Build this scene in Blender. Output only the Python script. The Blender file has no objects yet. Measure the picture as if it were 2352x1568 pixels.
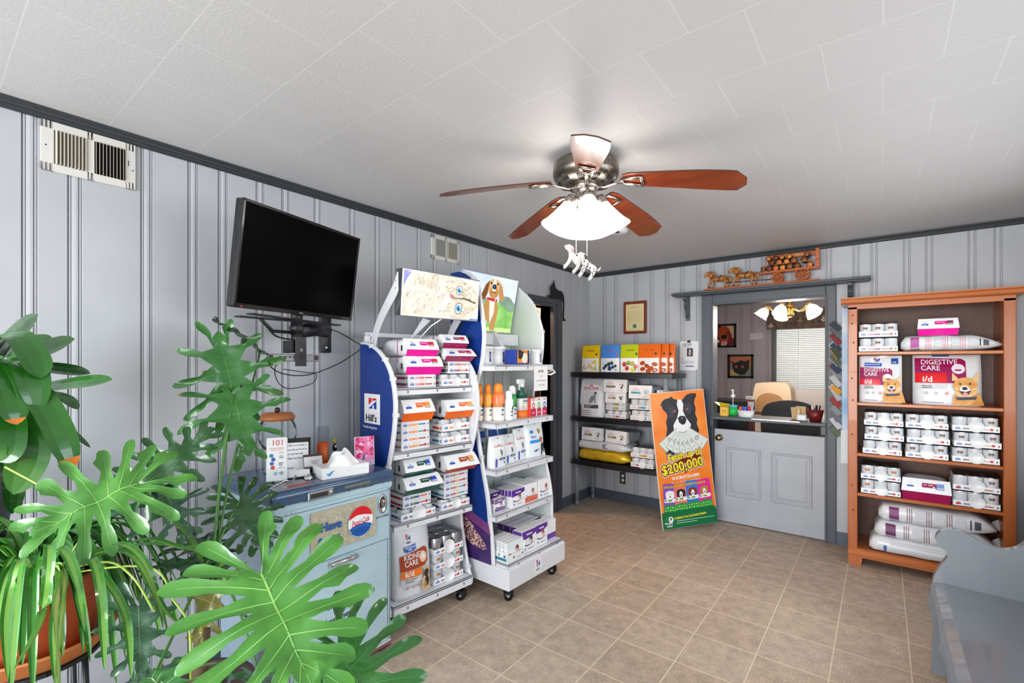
import bpy, bmesh, math, random
from mathutils import Vector, Matrix, geometry
from math import pi, sin, cos, radians
random.seed(7)
SC = bpy.context.scene
COL = SC.collection
# ------------------------------------------------------------------ camera, world, exposure, large lights
CAM = Vector((2.5506, -4.6476, 1.4703)); YAW = .6654; FPX = 1081.81
CEIL = 2.4533
cd = bpy.data.cameras.new('camera'); cam = bpy.data.objects.new('camera', cd); COL.objects.link(cam)
cam.location = CAM; cam.rotation_euler = (pi/2, 0, YAW)
cd.sensor_width = 36; cd.lens = 36*FPX/2352; cd.shift_y = 49.69/2352; cd.clip_start = .02
SC.camera = cam
SC.view_settings.view_transform = 'Standard'; SC.view_settings.look = 'None'
SC.view_settings.exposure = 0.26; SC.view_settings.gamma = 1; SC.view_settings.use_curve_mapping = False
w = bpy.data.worlds.new('world'); SC.world = w; w.use_nodes = True
nt = w.node_tree; bg = nt.nodes['Background']
sky = nt.nodes.new('ShaderNodeTexSky'); sky.sky_type = 'NISHITA'; sky.sun_elevation = radians(40); sky.sun_rotation = radians(200); sky.sun_disc = False
nt.links.new(sky.outputs[0], bg.inputs[0]); bg.inputs[1].default_value = .25
def area(name, loc, rot, sx, sy, power, color=(1,1,1)):
    l = bpy.data.lights.new(name, 'AREA'); l.shape = 'RECTANGLE'; l.size = sx; l.size_y = sy; l.energy = power; l.color = color
    o = bpy.data.objects.new(name, l); COL.objects.link(o); o.location = loc; o.rotation_euler = rot; return o
# front, side: unseen fill lights added for even brightness; office: daylight through its window
area('fill_light_front', (1.7, -7.65, 1.3), (radians(100), 0, 0), 3.2, 1.9, 235, (.98,.99,1))
area('fill_light_side', (3.62, -2.2, 1.5), (radians(104), 0, radians(90)), 2.4, 1.15, 34, (.98,.99,1))
area('daylight_office_window', (1.75, 4.25, 1.45), (radians(-90), 0, 0), 1.2, 1.2, 22, (1,1,1))

# ------------------------------------------------------------------ materials
def lin(h):
    if isinstance(h, (tuple, list)): return (*h[:3], 1)
    h = h.lstrip('#'); r = []
    for i in (0, 2, 4):
        c = int(h[i:i+2], 16)/255
        r.append(c/12.92 if c <= .04045 else ((c+.055)/1.055)**2.4)
    return (*r, 1)
MATS = {}
def M(col, rough=.5, metal=0, kind='plain', col2=None, scale=20, bump=0, emit=0, spec=.5, trans=0, coat=0):
    key = (str(col), rough, metal, kind, str(col2), scale, bump, emit, spec, trans, coat)
    if key in MATS: return MATS[key]
    m = bpy.data.materials.new('%s_%s' % (kind, str(col).strip('#'))); MATS[key] = m; m.use_nodes = True
    n = m.node_tree; b = n.nodes['Principled BSDF']; L = n.links.new
    b.inputs['Base Color'].default_value = lin(col); b.inputs['Roughness'].default_value = rough
    b.inputs['Metallic'].default_value = metal; b.inputs['Specular IOR Level'].default_value = spec
    b.inputs['Coat Weight'].default_value = coat
    if trans: b.inputs['Transmission Weight'].default_value = trans
    if emit:
        if emit < 2: b.inputs['Base Color'].default_value = tuple(c*.12 for c in lin(col)[:3])+(1,)
        b.inputs['Emission Color'].default_value = lin(col); b.inputs['Emission Strength'].default_value = emit*(.80 if emit < 2 else 1)
    tc = n.nodes.new('ShaderNodeTexCoord'); mp = n.nodes.new('ShaderNodeMapping'); L(tc.outputs['Object'], mp.inputs[0])
    src = None
    if kind in ('noise', 'wood', 'woodx', 'woodz', 'brush', 'blot'):
        s = {'noise': (1,1,1), 'blot': (1,1,1), 'wood': (1,.08,1), 'woodx': (.06,1,1), 'woodz': (1,1,.06), 'brush': (.05,1,1)}[kind]
        mp.inputs['Scale'].default_value = s
        no = n.nodes.new('ShaderNodeTexNoise'); no.inputs['Scale'].default_value = scale; no.inputs['Detail'].default_value = 6
        no.inputs['Distortion'].default_value = 0 if kind in ('noise', 'blot') else .6
        L(mp.outputs[0], no.inputs[0]); src = no.outputs[0]
        cr = n.nodes.new('ShaderNodeValToRGB'); e = cr.color_ramp.elements
        lo, hi = ((.3, .7) if kind != 'blot' else (.46, .52))
        e[0].position = lo; e[1].position = hi; e[0].color = lin(col); e[1].color = lin(col2 or col)
        L(src, cr.inputs[0])
        if not emit: L(cr.outputs[0], b.inputs['Base Color'])
        if emit: L(cr.outputs[0], b.inputs['Emission Color'])
    if bump:
        nb = n.nodes.new('ShaderNodeTexNoise'); nb.inputs['Scale'].default_value = scale*2; nb.inputs['Detail'].default_value = 4
        L(tc.outputs['Object'], nb.inputs[0])
        bp = n.nodes.new('ShaderNodeBump'); bp.inputs['Strength'].default_value = bump; bp.inputs['Distance'].default_value = .004
        L(src if src and kind.startswith('wood') else nb.outputs[0], bp.inputs['Height']); L(bp.outputs[0], b.inputs['Normal'])
    return m
def glass(name='clear_glass', col=(.97,.98,.98), rough=.02, k=.45):
    if name in MATS: return MATS[name]
    m = bpy.data.materials.new(name); MATS[name] = m; m.use_nodes = True
    n = m.node_tree; n.nodes.clear(); o = n.nodes.new('ShaderNodeOutputMaterial'); L = n.links.new
    t = n.nodes.new('ShaderNodeBsdfTransparent'); t.inputs[0].default_value = (*col, 1)
    g = n.nodes.new('ShaderNodeBsdfGlossy'); g.inputs['Roughness'].default_value = rough
    f = n.nodes.new('ShaderNodeLayerWeight'); f.inputs[0].default_value = .12
    x = n.nodes.new('ShaderNodeMixShader'); mm = n.nodes.new('ShaderNodeMath'); mm.operation = 'MULTIPLY'; mm.inputs[1].default_value = k; L(f.outputs[0], mm.inputs[0]); L(mm.outputs[0], x.inputs[0]); L(t.outputs[0], x.inputs[1]); L(g.outputs[0], x.inputs[2]); L(x.outputs[0], o.inputs[0])
    return m
# ------------------------------------------------------------------ mesh builder
class MB:
    def __init__(s): s.v = []; s.f = []; s.m = []; s.s = []; s.mats = []
    def mi(s, mat):
        if mat not in s.mats: s.mats.append(mat)
        return s.mats.index(mat)
    def add(s, vs, fs, mat, smooth=False, X=None):
        n = len(s.v)
        s.v += [(X @ Vector(p)) if X is not None else Vector(p) for p in vs]
        k = s.mi(mat)
        for f in fs: s.f.append(tuple(i+n for i in f)); s.m.append(k); s.s.append(smooth)
        return s
    def bm(s, bm, mat, smooth=False, X=None):
        bm.verts.ensure_lookup_table(); bm.verts.index_update()
        s.add([v.co.copy() for v in bm.verts], [[v.index for v in f.verts] for f in bm.faces], mat, smooth, X); bm.free(); return s
    def box(s, a, b, mat, bev=0, X=None, seg=1):
        x0, y0, z0 = [min(p, q) for p, q in zip(a, b)]; x1, y1, z1 = [max(p, q) for p, q in zip(a, b)]
        if bev:
            bm = bmesh.new(); bmesh.ops.create_cube(bm, size=1)
            for v in bm.verts: v.co = Vector(((x0+x1)/2+v.co.x*(x1-x0), (y0+y1)/2+v.co.y*(y1-y0), (z0+z1)/2+v.co.z*(z1-z0)))
            bmesh.ops.bevel(bm, geom=bm.edges[:], offset=min(bev, .45*min(x1-x0, y1-y0, z1-z0)), segments=seg, affect='EDGES', profile=.5)
            return s.bm(bm, mat, seg > 1, X)
        v = [(x0,y0,z0),(x1,y0,z0),(x1,y1,z0),(x0,y1,z0),(x0,y0,z1),(x1,y0,z1),(x1,y1,z1),(x0,y1,z1)]
        return s.add(v, [(0,3,2,1),(4,5,6,7),(0,1,5,4),(1,2,6,5),(2,3,7,6),(3,0,4,7)], mat, False, X)
    def tube(s, pts, r, mat, n=8, caps=True, smooth=True, X=None, flat=1):
        pts = [Vector(p) for p in pts]; R = r if isinstance(r, (list, tuple)) else [r]*len(pts)
        vs = []; up = Vector((0,0,1)); pa = None
        for i, p in enumerate(pts):
            t = (pts[min(i+1, len(pts)-1)]-pts[max(i-1, 0)]).normalized()
            if pa is None: a = t.cross(up) if abs(t.z) < .95 else t.cross(Vector((1,0,0)))
            else: a = pa - t*pa.dot(t)
            a.normalize(); pa = a; b = t.cross(a)
            for k in range(n): th = 2*pi*k/n; vs.append(p+a*cos(th)*R[i]+b*sin(th)*R[i]*flat)
        fs = [(i*n+k, i*n+(k+1)%n, (i+1)*n+(k+1)%n, (i+1)*n+k) for i in range(len(pts)-1) for k in range(n)]
        if caps: fs += [tuple(range(n))[::-1], tuple((len(pts)-1)*n+k for k in range(n))]
        return s.add(vs, fs, mat, smooth, X)
    def cyl(s, p0, p1, r0, r1, mat, n=16, smooth=True, X=None): return s.tube([p0, p1], [r0, r1], mat, n, True, smooth, X)
    def lathe(s, prof, mat, c=(0,0,0), n=24, X=None, smooth=True, sy=1):
        vs = [(c[0]+r*cos(2*pi*k/n), c[1]+r*sin(2*pi*k/n)*sy, c[2]+z) for r, z in prof for k in range(n)]
        fs = [(i*n+k, i*n+(k+1)%n, (i+1)*n+(k+1)%n, (i+1)*n+k) for i in range(len(prof)-1) for k in range(n)]
        if prof[0][0] > 1e-5: fs.append(tuple(range(n))[::-1])
        if prof[-1][0] > 1e-5: fs.append(tuple((len(prof)-1)*n+k for k in range(n)))
        return s.add(vs, fs, mat, smooth, X)
    def ball(s, c, r, mat, n=12, X=None):
        R = r if isinstance(r, (tuple, list)) else (r, r, r); h = n//2
        pr = [(sin(pi*i/h), -cos(pi*i/h)) for i in range(h+1)]
        vs = [(c[0]+R[0]*a*cos(2*pi*k/n), c[1]+R[1]*a*sin(2*pi*k/n), c[2]+R[2]*z) for a, z in pr for k in range(n)]
        fs = [(i*n+k, i*n+(k+1)%n, (i+1)*n+(k+1)%n, (i+1)*n+k) for i in range(h) for k in range(n)]
        return s.add(vs, fs, mat, True, X)
    def prism(s, poly, d0, d1, mat, plane='xz', X=None, smooth=False):
        # poly in 2D, extruded along the third axis between d0 and d1
        def P(a, b, d): return {'xz': (a, d, b), 'yz': (d, a, b), 'xy': (a, b, d)}[plane]
        n = len(poly); tr = geometry.tessellate_polygon([[Vector((a, b, 0)) for a, b in poly]])
        vs = [P(a, b, d0) for a, b in poly]+[P(a, b, d1) for a, b in poly]
        fs = [tuple(t) for t in tr]+[tuple(i+n for i in t)[::-1] for t in tr]+[(i, (i+1)%n, (i+1)%n+n, i+n) for i in range(n)]
        k = len(s.f); s.add(vs, fs, mat, False, X)
        return s
    def build(s, name, parent=None, world=False, **kw):
        me = bpy.data.meshes.new(name)
        vs = s.v
        if world and parent is not None: I = parent.matrix_basis.inverted(); vs = [I @ v for v in vs]
        me.from_pydata([tuple(v) for v in vs], [], s.f)
        for m in s.mats: me.materials.append(m)
        me.polygons.foreach_set('material_index', s.m); me.polygons.foreach_set('use_smooth', s.s)
        me.update()
        b = bmesh.new(); b.from_mesh(me)
        if not kw.get('raw'): bmesh.ops.recalc_face_normals(b, faces=b.faces)
        b.to_mesh(me); b.free()
        o = bpy.data.objects.new(name, me); COL.objects.link(o)
        if parent is not None: o.parent = parent
        return o
def tag(o, label, cat, group=None, kind=None):
    if label: o['label'] = label
    if cat: o['category'] = cat
    if group: o['group'] = group
    if kind: o['kind'] = kind
    return o
def thing(name, label, cat, loc=(0,0,0), rz=0, group=None, rot=None):
    o = bpy.data.objects.new(name, None); COL.objects.link(o); o.empty_display_size = .05
    o.location = loc; o.rotation_euler = rot or (0, 0, rz)
    o.matrix_basis = Matrix.LocRotScale(Vector(loc), o.rotation_euler, None)
    return tag(o, label, cat, group)
def struct(o): o['kind'] = 'structure'; return o
def dup(root, loc, rz=None, label=None, group=None, rot=None):
    def cp(o, par):
        c = o.copy(); COL.objects.link(c)
        if par is not None: c.parent = par
        for ch in KIDS.get(o.name, [x for x in o.children]): cp(ch, c)
        return c
    r = cp(root, None); r.location = loc
    if rz is not None: r.rotation_euler = (0, 0, rz)
    if rot is not None: r.rotation_euler = rot
    if label: r['label'] = label
    if group: r['group'] = group
    return r
KIDS = {}
# text as mesh, cached: returns (verts2d, tris) with cap height scaled to size, centred or left aligned
TXT = {}
def text2d(t, bold=0, shear=0):
    k = (t, bold, shear)
    if k in TXT: return TXT[k]
    cu = bpy.data.curves.new('t', 'FONT'); cu.body = t; cu.size = 1; cu.resolution_u = 2; cu.offset = bold; cu.shear = shear
    o = bpy.data.objects.new('t', cu); COL.objects.link(o)
    dg = bpy.context.evaluated_depsgraph_get(); dg.update()
    me = bpy.data.meshes.new_from_object(o.evaluated_get(dg))
    vs = [(v.co.x, v.co.y) for v in me.vertices]; fs = [tuple(p.vertices) for p in me.polygons]
    bpy.data.objects.remove(o); bpy.data.curves.remove(cu); bpy.data.meshes.remove(me)
    TXT[k] = (vs, fs); return TXT[k]
class Art:
    """Layers of flat shapes laid on a surface; surf(u,v,h) gives the 3D point at height h above it."""
    def __init__(s, mb, surf, step=.00003, h0=.0004): s.mb = mb; s.surf = surf; s.h = h0; s.step = step
    def put(s, pts, fs, mat, sub=0):
        if sub:
            b = bmesh.new(); vs = [b.verts.new((p[0], p[1], 0)) for p in pts]
            for f in fs:
                try: b.faces.new([vs[i] for i in f])
                except ValueError: pass
            bmesh.ops.triangulate(b, faces=b.faces[:])
            bmesh.ops.subdivide_edges(b, edges=b.edges[:], cuts=sub, use_grid_fill=True)
            b.verts.index_update(); pts = [(v.co.x, v.co.y) for v in b.verts]; fs = [[v.index for v in f.verts] for f in b.faces]; b.free()
        s.mb.add([s.surf(u, v, s.h) for u, v in pts], fs, mat); s.h += s.step; return s
    def rect(s, u0, v0, u1, v1, mat, n=1, m=1):
        pts = [(u0+(u1-u0)*i/n, v0+(v1-v0)*j/m) for j in range(m+1) for i in range(n+1)]
        fs = [(j*(n+1)+i, j*(n+1)+i+1, (j+1)*(n+1)+i+1, (j+1)*(n+1)+i) for j in range(m) for i in range(n)]
        return s.put(pts, fs, mat)
    def ell(s, u, v, a, b, mat, n=16, rot=0):
        c, d = cos(rot), sin(rot)
        pts = [(u, v)]+[(u+c*a*cos(2*pi*k/n)-d*b*sin(2*pi*k/n), v+d*a*cos(2*pi*k/n)+c*b*sin(2*pi*k/n)) for k in range(n)]
        return s.put(pts, [(0, 1+k, 1+(k+1)%n) for k in range(n)], mat)
    def poly(s, pts, mat, sub=0):
        tr = geometry.tessellate_polygon([[Vector((a, b, 0)) for a, b in pts]])
        return s.put(list(pts), [tuple(t) for t in tr], mat, sub)
    def text(s, t, u, v, size, mat, al='l', bold=0, shear=0, sx=1, rot=0):
        vs, fs = text2d(t, bold, shear)
        if not vs: return s
        w = max(a for a, b in vs); x0 = {'l': 0, 'c': -w/2, 'r': -w}[al]; c, d = cos(rot), sin(rot)
        k = size/.72
        q = [((a+x0)*k*sx, b*k) for a, b in vs]
        s.h += s.step*3
        return s.put([(u+a*c-b*d, v+a*d+b*c) for a, b in q], fs, mat)
    def line(s, u0, v0, u1, v1, w, mat):
        dx, dy = u1-u0, v1-v0; l = math.hypot(dx, dy) or 1; nx, ny = -dy/l*w/2, dx/l*w/2
        return s.put([(u0+nx, v0+ny), (u1+nx, v1+ny), (u1-nx, v1-ny), (u0-nx, v0-ny)], [(0, 1, 2, 3)], mat)
def flat(o, U, V, N):
    o, U, V, N = map(Vector, (o, U, V, N))
    return lambda u, v, h=0: o+U*u+V*v+N*h
def front(y=0): return lambda u, v, h=0: Vector((u, y-h, v))
def side(x=0, s=-1): return lambda u, v, h=0: Vector((x+s*h, u, v))
def top(z=0): return lambda u, v, h=0: Vector((u, v, z+h))
# common materials
WHITE = M('#f2f2f3', .35); OFFW = M('#e4e5e8', .4); BLK = M('#101012', .45); DK = M('#1a1a1e', .5)
INK = M('#26262c', .6); BLUE = M('#1b54b8', .35); RED = M('#d8202c', .35); GREYP = M('#8b9096', .5)
CHROME = M('#d8d8da', .18, 1); STEEL = M('#b9bbbe', .3, 1); TRIM = M('#4d535c', .42, bump=.15, scale=30)
MAG = M('#e8129a', .25); MAROON = M('#a01358', .25); ORANGE = M('#f46a1a', .25); DKGREEN = M('#155244', .25); RUST = M('#b14a22', .25); TEAL = M('#2b8098', .35)
# ------------------------------------------------------------------ shell
def surface_mat(name, kind):
    m = bpy.data.materials.new(name); m.use_nodes = True; n = m.node_tree; b = n.nodes['Principled BSDF']; L = n.links.new
    N = n.nodes.new; g = N('ShaderNodeNewGeometry'); mp = N('ShaderNodeMapping'); L(g.outputs['Position'], mp.inputs[0])
    br = N('ShaderNodeTexBrick'); L(mp.outputs[0], br.inputs[0]); br.inputs['Scale'].default_value = 1
    br.inputs['Brick Width'].default_value = 1; br.inputs['Row Height'].default_value = 1; br.inputs['Mortar Smooth'].default_value = .1
    bp = N('ShaderNodeBump'); L(bp.outputs[0], b.inputs['Normal'])
    no = N('ShaderNodeTexNoise'); L(g.outputs['Position'], no.inputs[0])
    if kind == 'ceil':
        mp.inputs['Scale'].default_value = (1/.3048, 1/.3088, 1); mp.inputs['Location'].default_value = (-.38, 13.6*.3048/.3088, 0)
        br.offset = .5; br.inputs['Mortar Size'].default_value = .006
        br.inputs['Color1'].default_value = lin('#c9c9cb'); br.inputs['Color2'].default_value = lin('#c7c7c9'); br.inputs['Mortar'].default_value = lin('#d6d6d8')
        L(br.outputs[0], b.inputs['Base Color']); b.inputs['Roughness'].default_value = .5
        no.inputs['Scale'].default_value = 90; no.inputs['Detail'].default_value = 3
        mu = N('ShaderNodeMath'); mu.operation = 'MULTIPLY_ADD'; mu.inputs[1].default_value = -1.0; L(br.outputs['Fac'], mu.inputs[0]); L(no.outputs[0], mu.inputs[2])
        L(mu.outputs[0], bp.inputs['Height']); bp.inputs['Strength'].default_value = .2; bp.inputs['Distance'].default_value = .003
    else:
        mp.inputs['Scale'].default_value = (1/.3048, 1/.3048, 1); mp.inputs['Location'].default_value = (-.733, .6207, 0)
        br.offset = 0; br.inputs['Mortar Size'].default_value = .012
        br.inputs['Color1'].default_value = lin('#ccbcaa'); br.inputs['Color2'].default_value = lin('#c2b09c'); br.inputs['Mortar'].default_value = lin('#dccbb2')
        wv = N('ShaderNodeTexBrick'); m2 = N('ShaderNodeMapping'); L(g.outputs['Position'], m2.inputs[0]); L(m2.outputs[0], wv.inputs[0])
        m2.inputs['Scale'].default_value = (1/.0145, 1/.0145, 1); wv.inputs['Scale'].default_value = 1; wv.inputs['Brick Width'].default_value = 1; wv.inputs['Row Height'].default_value = 1; wv.offset = 0
        wv.inputs['Mortar Size'].default_value = .16; wv.inputs['Mortar Smooth'].default_value = .6
        wv.inputs['Color1'].default_value = (1,1,1,1); wv.inputs['Color2'].default_value = (.72,.70,.68,1); wv.inputs['Mortar'].default_value = (.74,.71,.68,1)
        mx = N('ShaderNodeMix'); mx.data_type = 'RGBA'; mx.blend_type = 'MULTIPLY'; mx.inputs[0].default_value = .75
        L(br.outputs[0], mx.inputs[6]); L(wv.outputs[0], mx.inputs[7])
        no.inputs['Scale'].default_value = 14; no.inputs['Detail'].default_value = 8
        cr = N('ShaderNodeValToRGB'); cr.color_ramp.elements[0].position = .3; cr.color_ramp.elements[1].position = .7
        cr.color_ramp.elements[0].color = (.8,.79,.78,1); cr.color_ramp.elements[1].color = (1.12,1.1,1.08,1); L(no.outputs[0], cr.inputs[0])
        my = N('ShaderNodeMix'); my.data_type = 'RGBA'; my.blend_type = 'MULTIPLY'; my.inputs[0].default_value = 1; L(mx.outputs[2], my.inputs[6]); L(cr.outputs[0], my.inputs[7])
        mz = N('ShaderNodeMix'); mz.data_type = 'RGBA'; L(br.outputs['Fac'], mz.inputs[0]); L(my.outputs[2], mz.inputs[6]); mz.inputs[7].default_value = lin('#dac9af')
        L(mz.outputs[2], b.inputs['Base Color']); b.inputs['Roughness'].default_value = .55
        L(wv.outputs['Fac'], bp.inputs['Height']); bp.inputs['Strength'].default_value = .15; bp.inputs['Distance'].default_value = .002
    return m
FLOORM = surface_mat('floor_tile_material', 'floor'); CEILM = surface_mat('ceiling_tile_material', 'ceil')
WALLP = M('#b2b5bb', .38, kind='noise', col2='#babdc3', scale=3, bump=.12)
X1, Y0 = 3.45, -7.4
mb = MB(); mb.box((-1.6, Y0, -.06), (X1, 4.2, 0), FLOORM); struct(mb.build('floor'))
mb = MB(); mb.box((-1.6, Y0, CEIL), (X1, 4.2, CEIL+.06), CEILM); struct(mb.build('ceiling'))
PROF = [(0, 0), (.0015, -.010), (.0045, -.010), (.006, -.001), (.010, -.001), (.012, -.005), (.014, -.001), (.024, .001), (.032, .001), (.034, -.005), (.036, -.001), (.041, -.001), (.043, -.005), (.046, 0)]
def panel(mb, P, t0, t1, z0, z1, bands, mat):
    """panelled board wall; P(t, d, z) gives the point, d out of the wall"""
    pr = [(t0, 0)]
    for c in sorted(bands):
        for t, d in PROF:
            if t0 < c-.023+t < t1: pr.append((c-.023+t, d))
    pr.append((t1, 0))
    vs = [P(t, d, z) for t, d in pr for z in (z0, z1)]
    mb.add(vs, [(2*i, 2*i+2, 2*i+3, 2*i+1) for i in range(len(pr)-1)], mat)
BL = [-7.1, -6.9, -6.7, -6.5, -6.2, -6.0, -5.8, -5.55, -5.4, -5.15, -4.95, -4.75, -4.59, -4.371, -4.243, -4.008, -3.83, -3.702, -3.525, -3.392, -3.208, -2.981, -2.798, -2.67, -2.45, -2.3, -2.12, -1.92, -1.71, -1.462, -1.235, -1.005, -.794, -.575, -.351, -.21]
BB = [.181, .317, .545, .713, .87, 1.02, 1.172, 1.298, 1.424, 1.604, 1.734, 1.96, 2.209, 2.39, 2.504, 2.70, 2.827, 3.055, 3.185, 3.42, 3.6, 3.75, 4.0, 4.15]
PL = lambda t, d, z: (d, t, z); PB = lambda t, d, z: (t, -d, z)
mb = MB()
panel(mb, PL, Y0, -1.66, 0, CEIL, BL, WALLP); panel(mb, PL, -.76, 0, 0, CEIL, BL, WALLP); panel(mb, PL, -1.66, -.76, 2.02, CEIL, BL, WALLP)
mb.box((-.14, Y0, 0), (-.02, -1.66, CEIL), WALLP); mb.box((-.14, -.76, 0), (-.02, .12, CEIL), WALLP); mb.box((-.14, -1.66, 2.02), (-.02, -.76, CEIL), WALLP)
struct(mb.build('wall_left', raw=True))
mb = MB()
panel(mb, PB, 0, 1.30, 0, CEIL, BB, WALLP); panel(mb, PB, 2.2, X1, 0, CEIL, BB, WALLP); panel(mb, PB, 1.30, 2.2, 2.03, CEIL, BB, WALLP)
mb.box((0, .02, 0), (1.30, .12, CEIL), WALLP); mb.box((2.2, .02, 0), (X1, .12, CEIL), WALLP); mb.box((1.30, .02, 2.03), (2.2, .12, CEIL), WALLP)
struct(mb.build('wall_back', raw=True))
# walls behind and beside the camera, each with an opening added for the fill light
mb = MB()
for a, b in (((0, Y0-.1, 0), (.1, Y0, CEIL)), ((3.3, Y0-.1, 0), (X1, Y0, CEIL)), ((.1, Y0-.1, 0), (3.3, Y0, .3)), ((.1, Y0-.1, 2.3), (3.3, Y0, CEIL))): mb.box(a, b, WALLP)
struct(mb.build('wall_front'))
mb = MB()
for a, b in (((X1, Y0, 0), (X1+.1, -3.5, CEIL)), ((X1, -.9, 0), (X1+.1, 4.2, CEIL)), ((X1, -3.5, 0), (X1+.1, -.9, .95)), ((X1, -3.5, 2.15), (X1+.1, -.9, CEIL))): mb.box(a, b, WALLP)
struct(mb.build('wall_right'))
def window(n, P, t0, t1, z0, z1):
    mb = MB()
    def bx(a, b, c, d, e0=-.03, e1=.03, mat=TRIM): mb.box(P(a, e0, c), P(b, e1, d), mat)
    bx(t0, t1, z0, z0+.05); bx(t0, t1, z1-.05, z1); bx(t0, t0+.05, z0, z1); bx(t1-.05, t1, z0, z1); bx((t0+t1)/2-.02, (t0+t1)/2+.02, z0, z1, -.015, .015)
    bx(t0, t1, (z0+z1)/2-.015, (z0+z1)/2+.015, -.015, .015)
    bx(t0+.05, t1-.05, z0+.05, z1-.05, -.002, .002, glass())
    return struct(mb.build('window_%d' % n))
window(1, lambda t, d, z: (t, Y0-.05+d, z), .1, 3.3, .3, 2.3)  # unseen window, added to give the front fill light an opening
window(2, lambda t, d, z: (X1+.05+d, t, z), -3.5, -.9, .95, 2.15)  # also out of view, added where the side fill light enters
# crown mouldings and baseboards
CROWN = M('#34383d', .4, bump=.2, scale=60); BASEM = M('#525966', .42, bump=.1, scale=20)
cp = [(0, 0), (.032, 0), (.032, -.008), (.026, -.014), (.022, -.014), (.018, -.022), (.012, -.024), (.012, -.034), (.005, -.04), (0, -.04)]
mb = MB(); mb.prism([(a, CEIL+b-.001) for a, b in cp], Y0, -.001, CROWN, 'xz'); struct(mb.build('trim_1'))
mb = MB(); mb.prism([(-a, CEIL+b-.001) for a, b in cp], .001, X1, CROWN, 'yz'); struct(mb.build('trim_2'))
bp_ = [(0, 0), (.014, 0), (.014, .085), (.008, .098), (.004, .102), (0, .102)]
mb = MB(); mb.prism(bp_, Y0, -1.75, BASEM, 'xz'); mb.prism(bp_, -.6, -.001, BASEM, 'xz'); struct(mb.build('baseboard_left'))
mb = MB(); mb.prism([(-a, b) for a, b in bp_], .014, 1.207, BASEM, 'yz'); mb.prism([(-a, b) for a, b in bp_], 2.261, X1, BASEM, 'yz'); struct(mb.build('baseboard_back'))
# door_1: dark cased opening in the left wall
DKT = M('#454953', .4, bump=.12, scale=25)
mb = MB()
def cas(mb, a, b, mat=DKT): mb.box(a, b, mat, .004)
cas(mb, (-.14, -.76, 0), (.022, -.60, 2.104)); cas(mb, (-.14, -1.79, 0), (.022, -1.64, 2.104)); cas(mb, (-.14, -1.64, 2.02), (.0215, -.76, 2.104))
mb.box((.02, -.70, 0), (.030, -.69, 2.05), DKT); mb.box((.02, -1.7, 2.05), (.03, -.69, 2.06), DKT)
struct(mb.build('door_1'))
# hallway beyond door_1
HALL = M('#7a2a1c', .6, kind='noise', col2='#5a1c14', scale=4)
mb = MB(); mb.box((-1.6, -2.6, 0), (-1.5, .2, CEIL), HALL); mb.box((-1.6, .1, 0), (-.14, .2, CEIL), HALL); mb.box((-1.6, -2.7, 0), (-.14, -2.6, CEIL), HALL); struct(mb.build('wall_hall'))
lp = bpy.data.lights.new('hall_fill_light', 'POINT'); lp.energy = 34; lp.color = (1, .62, .35); lp.shadow_soft_size = .08  # unseen warm point light added to brighten the hallway
lo = bpy.data.objects.new('hall_fill_light', lp); COL.objects.link(lo); lo.location = (-.55, -1.15, 2.2)
t = thing('wall_cabinet', 'pale cabinet with an orange lower edge seen through the dark doorway', 'cabinet', (-.5, -.25, 0))
mb = MB(); mb.box((-.32, -.32, 1.86), (.34, .30, 2.30), M('#e8c8ae', .5), .01); mb.build('cabinet_body', t)
mb = MB(); mb.box((-.33, -.33, 1.79), (.35, .31, 1.86), M('#e5601c', .4), .006); mb.build('rail', t)
mb = MB(); mb.box((-.30, -.30, 0), (.32, .28, 1.79), M('#3a1413', .5), .006); mb.build('lower_cupboard', t)
# door_2: casing and half door to the office
mb = MB()
cas(mb, (1.207, -.024, 0), (1.305, .12, 2.104), TRIM); cas(mb, (2.19, -.024, 0), (2.261, .12, 2.104), TRIM); cas(mb, (1.305, -.0235, 2.017), (2.19, .12, 2.104), TRIM)
mb.box((1.295, -.034, .0), (1.313, .118, 2.012), TRIM, .003); mb.box((1.295, -.034, 2.0125), (2.2, .118, 2.03), TRIM, .003); mb.box((2.185, -.034, 0), (2.2, .118, 2.012), TRIM, .003)
struct(mb.build('trim_3'))
DOORP = M('#a6aab2', .38, kind='noise', col2='#aeb2b9', scale=5, bump=.08)
dr = bpy.data.objects.new('door_2', None); COL.objects.link(dr); dr.location = (1.316, 0, 0); struct(dr); dr.matrix_basis = Matrix.Translation((1.316, 0, 0))
mb = MB(); W = .867; H = .858; mb.box((0, 0, .008), (W, .04, H), DOORP, .003)
def rpanel(mb, x0, z0, x1, z1, mat, y=0):
    # recessed moulding ring and raised field
    pr = [(0, .0005), (.006, .008), (.014, .008), (.022, .002), (.034, .002), (.052, .007)]
    rings = [[(x0+d, y-e, z0+d), (x1-d, y-e, z0+d), (x1-d, y-e, z1-d), (x0+d, y-e, z1-d)] for d, e in pr]
    vs = [p for r in rings for p in r]; fs = []
    for i in range(len(pr)-1):
        for k in range(4): fs.append((4*i+k, 4*i+(k+1)%4, 4*i+4+(k+1)%4, 4*i+4+k))
    n = 4*(len(pr)-1); fs.append((n, n+1, n+2, n+3)); mb.add(vs, fs, mat)
rpanel(mb, .104, .249, .394, .70, DOORP); rpanel(mb, .470, .252, .780, .69, DOORP)
hd_ = mb.build('half_door', dr)
mb = MB(); X = Matrix.Translation((.047, -.001, .779)) @ Matrix.Rotation(pi/2, 4, 'X'); mb.lathe([(.0, -.002), (.027, -.002), (.03, .004), (.022, .008), (.010, .012), (.010, .028), (.022, .034), (.027, .045), (.024, .054), (.012, .058), (0, .059)], M('#8a7a50', .3, 1), X=X); mb.build('door_knob', hd_)
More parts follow.
